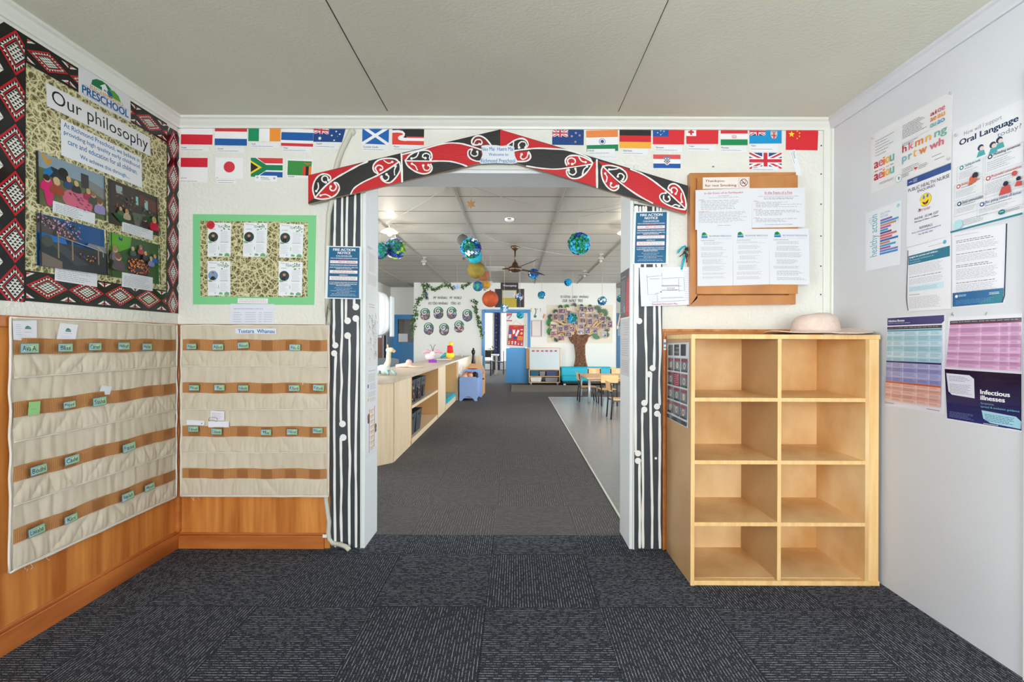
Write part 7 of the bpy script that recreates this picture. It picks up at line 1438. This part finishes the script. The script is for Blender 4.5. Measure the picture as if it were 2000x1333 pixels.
for k, (x0, y0, x1, y1, c) in enumerate(PHt):
    t = rd.uniform(-6, 6)
    mx_, my_ = (x0+x1)/2, (y0+y1)/2; x0, x1, y0, y1 = mx_+(x0-mx_)*1.08, mx_+(x1-mx_)*1.08, my_+(y0-my_)*1.08, my_+(y1-my_)*1.08
    s = Sheet(Pk, [Q3(x0, y0+t), Q3(x1, y0-t), Q3(x1, y1-t), Q3(x0, y1+t)], n0=.085+.003*(k % 3), th=.003, col=(205, 170, 148)); s.rect(.09, .1, .91, .9, [(112, 84, 112), (84, 94, 114), (120, 130, 142), (160, 168, 178)][c])
    for _ in range(9): s.circ(.18+rd.random()*.62, .3+rd.random()*.5, .06+rd.random()*.09, rd.choice([(60, 50, 60), (190, 140, 130), (40, 40, 50), (110, 60, 110), (90, 110, 80), (210, 200, 205), (170, 80, 90)]), 7)
    s.done('family_photo', 'framed family photo in the %s row of the paper tree, %s from the left' % PLAB[k], 'photo', 'small framed family photos on the paper tree', 'print_paper')
# red felt calendar hanging inside the doorway, on the upper panel of the stable door
Pd2 = Plane('Y', YF+.028)
Q8 = lambda x, y: (900+x/7.405, 600+y/7.405)
e = empty('fabric_calendar', onY(*Q8(800, 550), YF+.02), 'red fabric wall calendar with white pockets hanging in the blue doorway', 'wall calendar')
def cal(s):
    s.text('today is', .3, .06, .62, .1, (230, 190, 60), .01); s.rect(.04, .22, .2, .42, (40, 80, 150)); s.lp([(.26, .2), (.34, .26), (.42, .2), (.44, .4), (.3, .46)], (232, 234, 236)); s.lp([(.44, .5), (.6, .22), (.72, .26), (.56, .56)], (232, 234, 236)); s.rect(.78, .2, .94, .24, (232, 234, 236)); s.circ(.86, .4, .08, (240, 200, 40)); s.rect(.04, .46, .2, .64, (214, 220, 226)); s.rect(.34, .56, .56, .68, (24, 60, 130)); s.rect(.05, .65, .2, .73, (30, 120, 80))
    for i in range(3):
        for j in range(3): s.rect(.62+.12*i, .54+.07*j, .71+.12*i, .59+.07*j, (240, 170, 50))
    for k, c in enumerate(((235, 180, 50), (230, 232, 235), (230, 232, 235), (210, 90, 90), (90, 130, 190))): s.circ(.1+k*.2, .83, .06, c, 10); s.circ(.1+k*.2, .92, .05, (226, 220, 220), 10)
s = Sheet(Pd2, [Q8(700, 262), Q8(915, 262), Q8(900, 566), Q8(672, 550)], n0=.012, th=.004, col=(196, 24, 40)); cal(s); s.build('fabric_panel', 'print_paper', e)
G().tube([onY(*Q8(690, 262), YF+.01), onY(*Q8(940, 266), YF+.01)], .008, 8).build('hanging_rod', 'plywood_kid', e); G().tube([onY(*Q8(735, 258), YF+.012), onY(*Q8(798, 196), YF+.012), onY(*Q8(880, 258), YF+.012)], .003, 5).build('hanging_cord', 'string', e)
s = Sheet(Pd2, [Q8(664, 92), Q8(742, 92), Q8(742, 208), Q8(658, 206)], n0=.001, th=.003, col=(226, 226, 228)); s.lp([(.0, .0), (1, 0), (1, .2), (0, .4)], (205, 90, 96)); s.ls([(.35, .7), (.9, .25)], .12, (60, 80, 100), False); s.rect(0, .85, 1, 1, (205, 90, 96)); s.done('red_poster', 'small red and white poster in the blue doorway above the calendar', 'poster')
# whiteboard trolley
wy = YF-.55; W1 = lambda x, y, d=0: onY(x, y, wy-d)
e = empty('whiteboard_trolley', (W1(1064, 750).x, wy, 0), 'wheeled wooden trolley with whiteboard panel beside the teal sofa', 'trolley')
xa, xb = W1(1033, 700).x, W1(1094, 700).x; zt_ = W1(1064, 722).z; zm = W1(1064, 735).z; z0_ = W1(1064, 746.5).z
G().box(xa, xb, wy, wy+.4, zt_-.025, zt_).build('top_board', 'maple_edge', e); G().box(xa, xb, wy, wy+.4, zm-.022, zm).build('shelf_board', 'maple_edge', e); G().box(xa, xb, wy, wy+.4, z0_-.025, z0_).build('shelf_board', 'maple_edge', e)
for x in (xa, xb-.025): G().box(x, x+.025, wy-.001, wy+.4, z0_-.025, zt_).build('side_panel', 'maple_edge', e)
for x in (xa+.06, xb-.06):
    for y in (wy+.05, wy+.35): G().tube([(x-.02, y, .045), (x+.02, y, .045)], .045, 14).build('caster', 'grey_metal', e)
zw1 = W1(1064, 681).z
g = G(); g.hexa([Vector((xa+.02, wy-.01, zt_)), Vector((xb-.02, wy-.01, zt_)), Vector((xb-.02, wy+.05, zw1)), Vector((xa+.02, wy+.05, zw1))], [Vector((xa+.02, wy+.005, zt_)), Vector((xb-.02, wy+.005, zt_)), Vector((xb-.02, wy+.065, zw1)), Vector((xa+.02, wy+.065, zw1))]); g.build('whiteboard', 'whiteboard_white', e)
G().box(xa-.06, xb+.025, wy+.3, wy+.32, zt_, zw1+.02).build('rear_board', 'plywood_kid', e); G().box(xa-.05, xb+.02, wy+.05, wy+.3, zw1-.01, zw1+.012).build('top_rail', 'plywood_kid', e)
for k in range(6):
    c = W1(1041+k*8.8, 686, 0); tag(G().ball((c.x, wy+.035, c.z), .03, (214, 96, 96), 8, sz=.8, sy=.3).box(c.x+.01, c.x+.04, wy+.03, wy+.036, c.z-.02, c.z+.02, (196, 60, 66)).build('magnet', 'matte_attr'), 'red picture magnet, %s from the left along the whiteboard top' % ordn[k], 'magnet', 'red magnets on the whiteboard')
for k, (x0, x1, z, h, c, l) in enumerate(((1036, 1052, zm, .13, (34, 100, 130), 'blue round tub at the left of the trolley shelf'), (1054, 1065, zm, .11, (130, 136, 144), 'grey clear tub in the middle of the trolley shelf'), (1067, 1087, zm, .12, (70, 84, 130), 'violet blue tub at the right of the trolley shelf'), (1036, 1058, z0_, .11, (226, 228, 232), 'white box on the lower trolley shelf'), (1065, 1090, z0_, .10, (140, 148, 154), 'clear box of oddments on the lower trolley shelf'))):
    a, b = W1(x0, 700).x, W1(x1, 700).x; e2 = empty('storage_tub', ((a+b)/2, wy+.2, z+.001), l, 'tub', 'tubs on the whiteboard trolley')
    G().hexa([Vector((a+.015, wy+.04, z+.001)), Vector((b-.015, wy+.04, z+.001)), Vector((b, wy+.03, z+h)), Vector((a, wy+.03, z+h))], [Vector((a+.015, wy+.32, z+.001)), Vector((b-.015, wy+.32, z+.001)), Vector((b, wy+.33, z+h)), Vector((a, wy+.33, z+h))], c).build('tub_body', 'matte_attr', e2, bevel=.01); G().box(a-.004, b+.004, wy+.026, wy+.334, z+h, z+h+.012, tuple(min(255, q+30) for q in c)).build('tub_lid', 'matte_attr', e2)
# teal sofa
sy = YF-.70; S1 = lambda x, y: onY(x, y, sy)
e = empty('teal_sofa', (S1(1140, 750).x, sy, 0), 'low teal vinyl childrens sofa in front of the paper tree', 'sofa')
xa, xb = S1(1097.5, 700).x, 2.62
G().box(xa, xb, sy+.34, sy+.62, .10, S1(1120, 718.5).z).build('backrest', 'teal_vinyl', e, bevel=.04)
G().box(xa, xb, sy, sy+.34, .10, S1(1120, 735).z).build('seat', 'teal_vinyl', e, bevel=.04)
G().box(xa+.03, xb-.03, sy+.03, sy+.6, .05, .10).build('base', 'black_metal', e)
for x in (xa+.08, xb-.08): G().box(x-.03, x+.03, sy+.04, sy+.12, 0, .05).build('foot', 'white_plastic', e)
rz = onZ(998, 766, 0); rz2 = onZ(1000, 753, 0)
tag(G().box(onZ(998, 766, 0).x, 3.4, rz.y, rz2.y, .001, .014).build('floor_mat', 'rug_taupe'), 'long taupe floor mat in front of the trolley and sofa', 'mat')
# ================================================================== TABLES AND CHAIRS
def make_chair():
    e = empty('kids_chair', (0, 0, 0), 'x', 'chair', 'small wooden classroom chairs with black frames')   # faces +Y; backrest at -Y
    w, sh_, bh = .30, .30, .56
    G().box(-w/2, w/2, -.13, .16, sh_-.012, sh_).build('seat', 'plywood_kid', e, bevel=.01)
    G().grid(lambda u, v: Vector((-.155+.31*u, -.165-.02*math.sin(math.pi*u)-.015*v, .43+.13*v)), 10, 4).grid(lambda u, v: Vector((.155-.31*u, -.177-.02*math.sin(math.pi*u)-.015*v, .43+.13*v)), 10, 4).box(-.155, .155, -.19, -.165, .425, .432).box(-.155, .155, -.205, -.18, .558, .562).build('backrest', 'plywood_kid', e)
    for s_ in (-1, 1):
        G().tube([(s_*.14, -.17, .012), (s_*.14, -.15, .29), (s_*.14, -.155, .40), (s_*.14, -.178, .545)], .012, 8).build('rear_leg', 'black_metal', e, smooth=True)
        G().tube([(s_*.14, .16, .012), (s_*.14, .13, .282)], .012, 8).build('front_leg', 'black_metal', e, smooth=True)
        G().box(s_*.14-.009, s_*.14+.009, -.15, .13, sh_-.034, sh_-.013).build('side_rail', 'black_metal', e)
        for y in (-.17, .16): G().tube([(s_*.14, y, 0), (s_*.14, y, .014)], .014, 8).build('foot_cap', 'black_metal', e)
    G().box(-.13, .13, .115, .133, sh_-.034, sh_-.013).build('cross_rail', 'black_metal', e)
    return e
proto = make_chair()
def chair_at(x, y, rz, lab, o=None):
    o = o or copy_tree(proto); o.location = (x, y, 0); o.rotation_euler = (0, 0, R(rz)); o['label'] = lab
chair_at(1.40, 9.0, -90, 'chair at the left end of the far low table, seen from its side', proto)
chair_at(1.70, 8.50, 0, 'chair with its back to the room at the near side of the far low table')
chair_at(1.80, 10.35, 180, 'chair facing the room behind the far low table, left one')
chair_at(2.32, 10.35, 180, 'chair facing the room behind the far low table, right one')
chair_at(1.60, 7.05, -88, 'nearest chair, beside the table with the wooden tray')
def table(x0, x1, y0, y1, zt, lab):
    e = empty('activity_table', ((x0+x1)/2, (y0+y1)/2, 0), lab, 'table', 'low classroom tables'); G().box(x0, x1, y0, y1, zt-.025, zt).build('tabletop', 'plywood_kid', e, bevel=.008)
    for x in (x0+.05, x1-.05):
        for y in (y0+.05, y1-.05): G().tube([(x, y, 0), (x, y, zt-.025)], .024, 12).build('leg', 'grey_metal', e, smooth=True)
table(1.36, 2.6, 8.74, 9.95, .48, 'low rectangular table with grey metal legs near the teal sofa')
table(1.72, 2.9, 6.75, 7.45, .47, 'low table mostly hidden behind the right striped board')
e = empty('play_tray', (1.95, 7.1, .47), 'slatted wooden tray on the nearer low table', 'tray')
for k in range(7): G().box(1.74+.0, 2.3, 6.82+k*.085, 6.88+k*.085, .482, .492).build('slat', 'plywood_kid', e)
G().box(1.75, 1.78, 6.80, 7.42, .47, .482).box(2.24, 2.27, 6.80, 7.42, .47, .482).build('tray_runner', 'maple_edge', e)
tag(G().ball((1.90, 7.6-.2, .53), .05, (120, 190, 60), 12, sx=1.6, sz=.6).build('green_toy', 'matte_attr', smooth=True), 'lime green toy on the slatted wooden tray', 'toy')
# garden room furniture
G_ = 16.0; gx = lambda px: onY(px, 700, G_).x
e = empty('dining_table', (gx(970), 16.3, 0), 'white topped table seen through the blue doorway', 'table')
G().box(-1.35, gx(973), 16.0, 16.8, .66, .70).build('tabletop', 'white_plastic', e)
for x in (-1.3, gx(969)):
    for y in (16.05, 16.75): G().box(x-.025, x+.025, y-.025, y+.025, 0, .66).build('leg', 'maple', e)
def dark_chair(x, y, rz, lab):
    e = empty('dark_chair', (0, 0, 0), lab, 'chair', 'dark chairs round the white topped table'); G().box(-.2, .2, -.2, .2, .42, .45).build('seat', 'dark_void', e); G().box(-.2, .2, -.21, -.19, .62, .84).build('backrest', 'dark_void', e)
    for a in (-.18, .18): G().tube([(a, -.2, 0), (a, -.2, .84)], .015, 6).build('rear_leg', 'black_metal', e); G().tube([(a, .18, 0), (a, .18, .42)], .015, 6).build('front_leg', 'black_metal', e)
    e.location = (x, y, 0); e.rotation_euler = (0, 0, R(rz))
dark_chair(-1.02, 15.7, 0, 'dark chair on the near side of the white topped table'); dark_chair(-.62, 16.3, 90, 'dark chair at the right end of the white topped table'); dark_chair(-1.0, 17.2, 180, 'dark chair on the window side of the white topped table')
e = empty('flower_pot', (gx(956), 16.4, .70), 'small plant pot on the white topped table', 'pot'); G().lathe([(.04, .70), (.055, .80)], (gx(956), 16.4, 0), 12).build('pot', 'brown_door', e)
g = G(); rd = random.Random(2)
for k in range(40): c = Vector((gx(956)+rd.gauss(0, .06), 16.4+rd.gauss(0, .05), .88+rd.gauss(0, .05))); g.poly([c+Vector((rd.gauss(0, .03), rd.gauss(0, .03), rd.gauss(0, .03))) for _ in range(3)], rd.choice([(60, 110, 50), (90, 130, 60), (220, 200, 120)]))
g.tube([(gx(956), 16.4, .78), (gx(956), 16.4, .9)], .01, 5, (60, 100, 50)); g.build('foliage', 'leaf_green', e)
cx0, cx1 = onY(965, 700, 18.8).x, onY(976.5, 700, 18.8).x
g = G(); g.grid(lambda u, v: Vector((cx0+(cx1-cx0)*u, 18.82+.035*math.sin(u*22), .005+2.4*v)), 40, 2); g.grid(lambda u, v: Vector((cx0+(cx1-cx0)*(1-u), 18.84+.035*math.sin((1-u)*22), .005+2.4*v)), 40, 2); cu = g.build('window_curtain', 'curtain', smooth=True); tag(cu, 'blue patterned curtain between the bright windows beyond the doorway', 'curtain')
g = G()
for k in range(14): g.box(cx0+.07, cx0+.11, 18.775, 18.785, .3+k*.15, .34+k*.15, (200, 60, 70) if k % 2 else (220, 150, 60))
g.build('curtain_motif', 'matte_attr', cu)
# ================================================================== HANGING THINGS
def ceil_pt(px, Y): return ray(px, 500)[0]*Y
def cord(g, x, y, z, r=.0015): g.tube([(x, y, z), (x, y, ZC2)], r, 4)
def crepe(px, py, Y, rpx, seed, lab, pal=((0, 150, 190), (20, 60, 150), (20, 120, 70), (60, 180, 205), (235, 238, 240)), strc='string'):
    c = onY(px, py, Y); r = rpx*Y/F; rd = random.Random(seed); e = empty('paper_ball', c, lab, 'hanging ball', 'crepe paper balls hanging in the playroom'); g = G(); g.ball(c, r*.82, (60, 110, 160), 12)
    cl = [(Vector((rd.gauss(0, 1), rd.gauss(0, 1), rd.gauss(0, 1))).normalized(), rd.choice(pal)) for _ in range(16)]
    for k in range(210):
        d = Vector((rd.gauss(0, 1), rd.gauss(0, 1), rd.gauss(0, 1))).normalized(); col = max(cl, key=lambda q: q[0].dot(d))[1]
        if rd.random() < .15: col = rd.choice(pal)
        t = d.cross(Vector((rd.gauss(0, 1), rd.gauss(0, 1), rd.gauss(0, 1)))).normalized(); b = d.cross(t); p = c+d*r*.86; s_ = r*.2
        q = [p+t*s_+d*rd.random()*r*.16, p+b*s_*.8+d*rd.random()*r*.2, p-t*s_+d*rd.random()*r*.16, p-b*s_*.8+d*rd.random()*r*.2]; m_ = g.vert(p+d*r*.02); I = [g.vert(x) for x in q]
        for i in range(4): g.face((I[i], I[(i+1) % 4], m_), col)
    g.build('paper_petals', 'matte_attr', e); h = G(); h.tube([(c.x, c.y, c.z+r*.8), (c.x, c.y, ZC2-.02)], .002*max(1, Y/6), 4); h.build('hanging_string', 'string', e)
A2 = ((20, 180, 225), (80, 205, 232), (30, 165, 215), (40, 190, 225), (60, 195, 228), (30, 170, 215), (30, 60, 150), (30, 140, 80))
crepe(1131, 476, 6.1, 22, 1, 'largest turquoise and blue paper ball right of the ceiling fan', A2)
crepe(920, 485, 6.5, 20, 2, 'blue and green paper ball in front of the grey balloon')
crepe(772, 486, 6.4, 20, 3, 'blue and green paper ball under the lit lamp', ((30, 60, 150), (20, 110, 70), (60, 170, 200), (150, 190, 60), (225, 228, 236)))
crepe(743, 490, 6.2, 16, 4, 'purple and teal paper ball half behind the left jamb', ((40, 34, 100), (80, 50, 130), (20, 130, 100), (60, 160, 190)))
crepe(1042, 535, 9.0, 10.5, 5, 'small white, blue and green paper ball below the fan blade')
crepe(1109.5, 552, 11.0, 7.5, 6, 'tiny blue paper ball high on the far side right of the fan', A2)
crepe(1058, 577, 10.6, 8, 7, 'small blue and white paper ball left of the tree lettering')
crepe(1014, 580, 10.4, 8, 8, 'small green and white paper ball over the stepped display panel', ((20, 110, 90), (225, 228, 236), (30, 80, 150)))
crepe(985, 602, 10.0, 8, 9, 'small blue paper ball at the top of the blue doorframe')
crepe(1016, 616, 10.2, 7.2, 10, 'bright turquoise paper ball inside the blue doorway', A2)
crepe(1118, 622, 10.8, 9.5, 11, 'turquoise paper ball in front of the paper tree', A2)
crepe(1176, 588, 10.4, 9, 12, 'blue, green and white paper ball above the tree display right side')
crepe(1212, 584, 10.0, 7.5, 13, 'teal paper ball next to the right jamb of the opening')
def planet(px, py, Y, rpx, col, lab, extra=None, knot=True):
    c = onY(px, py, Y); r = rpx*Y/F; e = empty('balloon_planet', c, lab, 'hanging planet', 'painted planets hanging from the ceiling')
    def fn(p, a, rr, z): p = p+Vector((1, 1, 1))*.0; return p
    g = G(); g.ball(c, r, col, 40); n0 = len(g.f)
    for i, f in enumerate(g.f):
        m_ = sum((g.v[k] for k in f), Vector())/len(f); nv = noise.noise((m_-c)/r*2.2+Vector((px, 0, 0)))
        k = 1+.14*nv; g.c[i] = tuple(max(0, min(255, int(q*k))) for q in col)
        if extra and nv > .08: g.c[i] = extra
    if knot: g.tube([c+Vector((0, 0, r*.98)), c+Vector((0, 0, r*1.1))], [r*.08, r*.12], 6, col)
    g.build('ball', 'matte_attr', e, smooth=True); h = G(); h.tube([(c.x, c.y, c.z+r), (c.x, c.y, ZC2-.02)], .0018, 4); h.build('hanging_string', 'string', e)
planet(904, 469, 6.9, 11, (84, 84, 84), 'dark grey balloon planet, topmost of the planet string')
planet(911, 486, 7.2, 12.5, (30, 110, 180), 'blue balloon planet mostly behind the paper ball')
planet(927, 501, 7.5, 14, (10, 150, 170), 'teal balloon planet below the blue and green paper ball')
planet(930, 527.5, 7.9, 17, (118, 102, 28), 'mustard yellow balloon planet in the planet string')
planet(943, 536, 8.4, 13, (140, 78, 52), 'rust brown balloon planet behind the mustard one')
planet(933.5, 559.5, 8.8, 10, (24, 80, 140), 'blue and green earth balloon in the planet string', (40, 140, 80))
planet(949, 556.5, 9.2, 9, (176, 128, 30), 'golden balloon planet beside the earth balloon')
planet(958, 553.5, 9.6, 5, (170, 176, 178), 'small silver ball behind the golden planet', None, False)
planet(947, 565.5, 9.1, 3, (140, 146, 150), 'tiny silver moon under the golden planet', None, False)
planet(957.5, 584.5, 8.6, 16, (152, 60, 18), 'large glossy orange balloon planet left of the doorway top')
# star decorations
def star_dec(px, py, Y, r, lab, mat_='plywood_kid', sc2=1):
    c = onY(px, py, Y); e = empty('star_ornament', c, lab, 'ornament', 'star ornaments hanging from the ceiling'); g = G(); pts = [(r*(1 if k % 2 == 0 else .42)*math.sin(k*math.pi/6), r*(1 if k % 2 == 0 else .42)*math.cos(k*math.pi/6)) for k in range(12)]
    g.hexa([Vector((c.x+a, Y, c.z+b)) for a, b in pts], [Vector((c.x+a, Y+.006, c.z+b)) for a, b in pts]); g.build('star', mat_, e); h = G(); h.tube([(c.x, Y, c.z+r), (c.x, Y, ZC2-.02)], .0022, 4); h.build('hanging_cord', 'string', e)
star_dec(920, 399, 4.9, .06, 'wooden star ornament hanging above the planets'); star_dec(906, 505.5, 7.3, .036, 'copper coloured star ornament beside the teal planet', 'brass'); star_dec(893, 561, 9.6, .07, 'pale lilac star ornament over the ivy swag', 'toy_blue')
# strings across the ceiling
def line_on_ceiling(pts, lab, sag=0):
    g = G(); P = [Vector(p) for p in pts]; out = []
    for a, b in zip(P, P[1:]):
        for k in range(14): t = k/14; q = a.lerp(b, t); q.z -= sag*4*t*(1-t); out.append(q)
    out.append(P[-1]); g.tube(out, .003, 5); tag(g.build('hanging_line', 'string', smooth=True), lab, 'string', 'thin strings strung below the playroom ceiling')
zc = ZC2-.03
C1 = lambda px, py, z=zc: onZ(px, py, z)
line_on_ceiling([C1(758, 433), C1(878, 362)], 'thin string running up left of the wooden star', .02)
line_on_ceiling([C1(905, 358), C1(1090, 412), C1(1217, 398)], 'long sagging string crossing right of the wooden star', .03)
line_on_ceiling([C1(735, 435), C1(905, 444)], 'short string from the left jamb to the grey balloon', .02)
line_on_ceiling([C1(1131, 424), C1(1217, 405)], 'string holding the large turquoise paper ball', .01)
line_on_ceiling([C1(940, 455), C1(980, 473), C1(1120, 500)], 'faint string running behind the fan', .02)
# fan
fc = Vector((ray(1006, 500)[0]*7.9, 7.9, 0))
e = empty('ceiling_fan', (fc.x, 7.9, ZC2), 'bronze ceiling fan with three blades in the playroom', 'fan'); zh = onY(1006, 525, 7.9).z
g = G().lathe([(.07, ZC2), (.08, ZC2-.02), (.03, ZC2-.07), (.015, ZC2-.08)], (fc.x, 7.9, 0), 20); g.build('ceiling_rose', 'brass', e, smooth=True)
G().tube([(fc.x, 7.9, ZC2-.05), (fc.x, 7.9, zh+.08)], .014, 10).build('down_rod', 'brass', e, smooth=True)
G().lathe([(.02, zh+.12), (.045, zh+.09), (.06, zh+.04), (.115, zh+.02), (.125, zh-.02), (.10, zh-.045), (.05, zh-.06), (.01, zh-.065)], (fc.x, 7.9, 0), 28).build('motor_housing', 'brass', e, smooth=True)
for k, a in enumerate((R(172), R(52), R(-68))):
    d = Vector((math.cos(a), math.sin(a), 0)); n_ = Vector((-math.sin(a), math.cos(a), 0)); c = Vector((fc.x, 7.9, zh)); w1, w2 = .05, .075; P = [c+d*.18-n_*w1, c+d*.80-n_*w2, c+d*.84, c+d*.80+n_*w2, c+d*.18+n_*w1]; P = [p+Vector((0, 0, .036*(p-c).dot(n_)/.075)) for p in P]
    b = G().hexa(P, [p+Vector((0, 0, .007)) for p in P]).build('blade', 'dark_void' if k else 'batten_grey', e); G().tube([c+d*.10, c+d*.22], .014, 6).build('blade_arm', 'brass', e)
# lamps
def lamp(px, py, Y, r, lit, lab):
    c = onY(px, py, Y); c.z = ZC2-.12 if lit else ZC2-.10; e = empty('ceiling_lamp', (c.x, Y, ZC2), lab, 'lamp', 'shaded ceiling lamps in the playroom')
    G().tube([(c.x, Y, ZC2), (c.x, Y, c.z+.03)], .012, 8).lathe([(.05, ZC2), (.05, ZC2-.015)], (c.x, Y, 0), 14).build('lamp_holder', 'batten_grey', e)
    g = G().lathe([(.02, c.z+.06), (.05, c.z+.05), (r, c.z), (r*.98, c.z-.003), (.045, c.z+.042), (.02, c.z+.05)], (c.x, Y, 0), 28); g.build('lamp_shade', 'shade_glow' if lit else 'batten_grey', e, smooth=True)
    G().ball((c.x, Y, c.z-.02), .035, n=14).build('bulb', 'bulb_glow' if lit else 'batten_grey', e, smooth=True)
    if lit:
        l = bpy.data.lights.new('lamp_light', 'POINT'); l.energy = 3; l.color = (1, .85, .65); l.shadow_soft_size = .04; o = bpy.data.objects.new('lamp_light', l); COL.objects.link(o); o.location = (c.x, Y, c.z-.09)
lamp(761, 450, 6.4, .118, True, 'lit glass shaded ceiling lamp near the left jamb')
lamp(1141, 543, 10.6, .14, False, 'unlit white shaded lamp above the tree display')
lamp(1173, 507, 8.6, .06, False, 'small unlit lamp near the right ceiling edge'); lamp(828, 511, 9.0, .06, False, 'small unlit lamp beyond the lit one')
def disc(px, py, r, h, m_, lab, name='smoke_alarm', cat='alarm'):
    p = onZ(px, py, ZC2); g = G().lathe([(r, ZC2), (r, ZC2-h*.6), (r*.8, ZC2-h), (.01, ZC2-h)], (p.x, p.y, 0), 24); e = g.build(name, m_, smooth=False); tag(e, lab, cat); return e, p
e, p = disc(995, 427.5, .062, .03, 'white_plastic', 'round white smoke alarm on the playroom ceiling'); G().box(p.x-.025, p.x+.02, p.y-.064, p.y-.058, ZC2-.022, ZC2-.012).build('vent_slot', 'dark_void', e)
disc(762, 413, .055, .012, 'shade_glow', 'small lit round downlight on the playroom ceiling', 'downlight', 'light'); 
# orange lit lamp glow near the right jamb
lamp(1222, 442, 6.4, .118, True, 'lit lamp just hidden by the right jamb of the opening')
# aprons/blue notice on right far door
pk2 = Plane('Y', YA-.048)
s = Sheet(pk2, [(1207, 638), (1216, 638), (1216, 656), (1207, 656)], n0=.001, th=.002, col=(200, 210, 220)); s.lines(.1, .1, .9, .9, 6, (140, 150, 165), 1, .2, .4); s.done('door_notice', 'grey notice on the blue door seen beside the right jamb', 'notice')
e = empty('wooden_rake', onY(1208, 630, 12.6), 'slim wooden pole leaning beside the right jamb', 'pole'); G().tube([onY(1206, 640, 12.9), onY(1216, 590, 12.9)], [.02, .012], 8).build('pole_shaft', 'plywood_kid', e); G().ball(onY(1206, 640, 12.9), .03, n=8, sz=1.8).build('pole_tip', 'canvas', e)
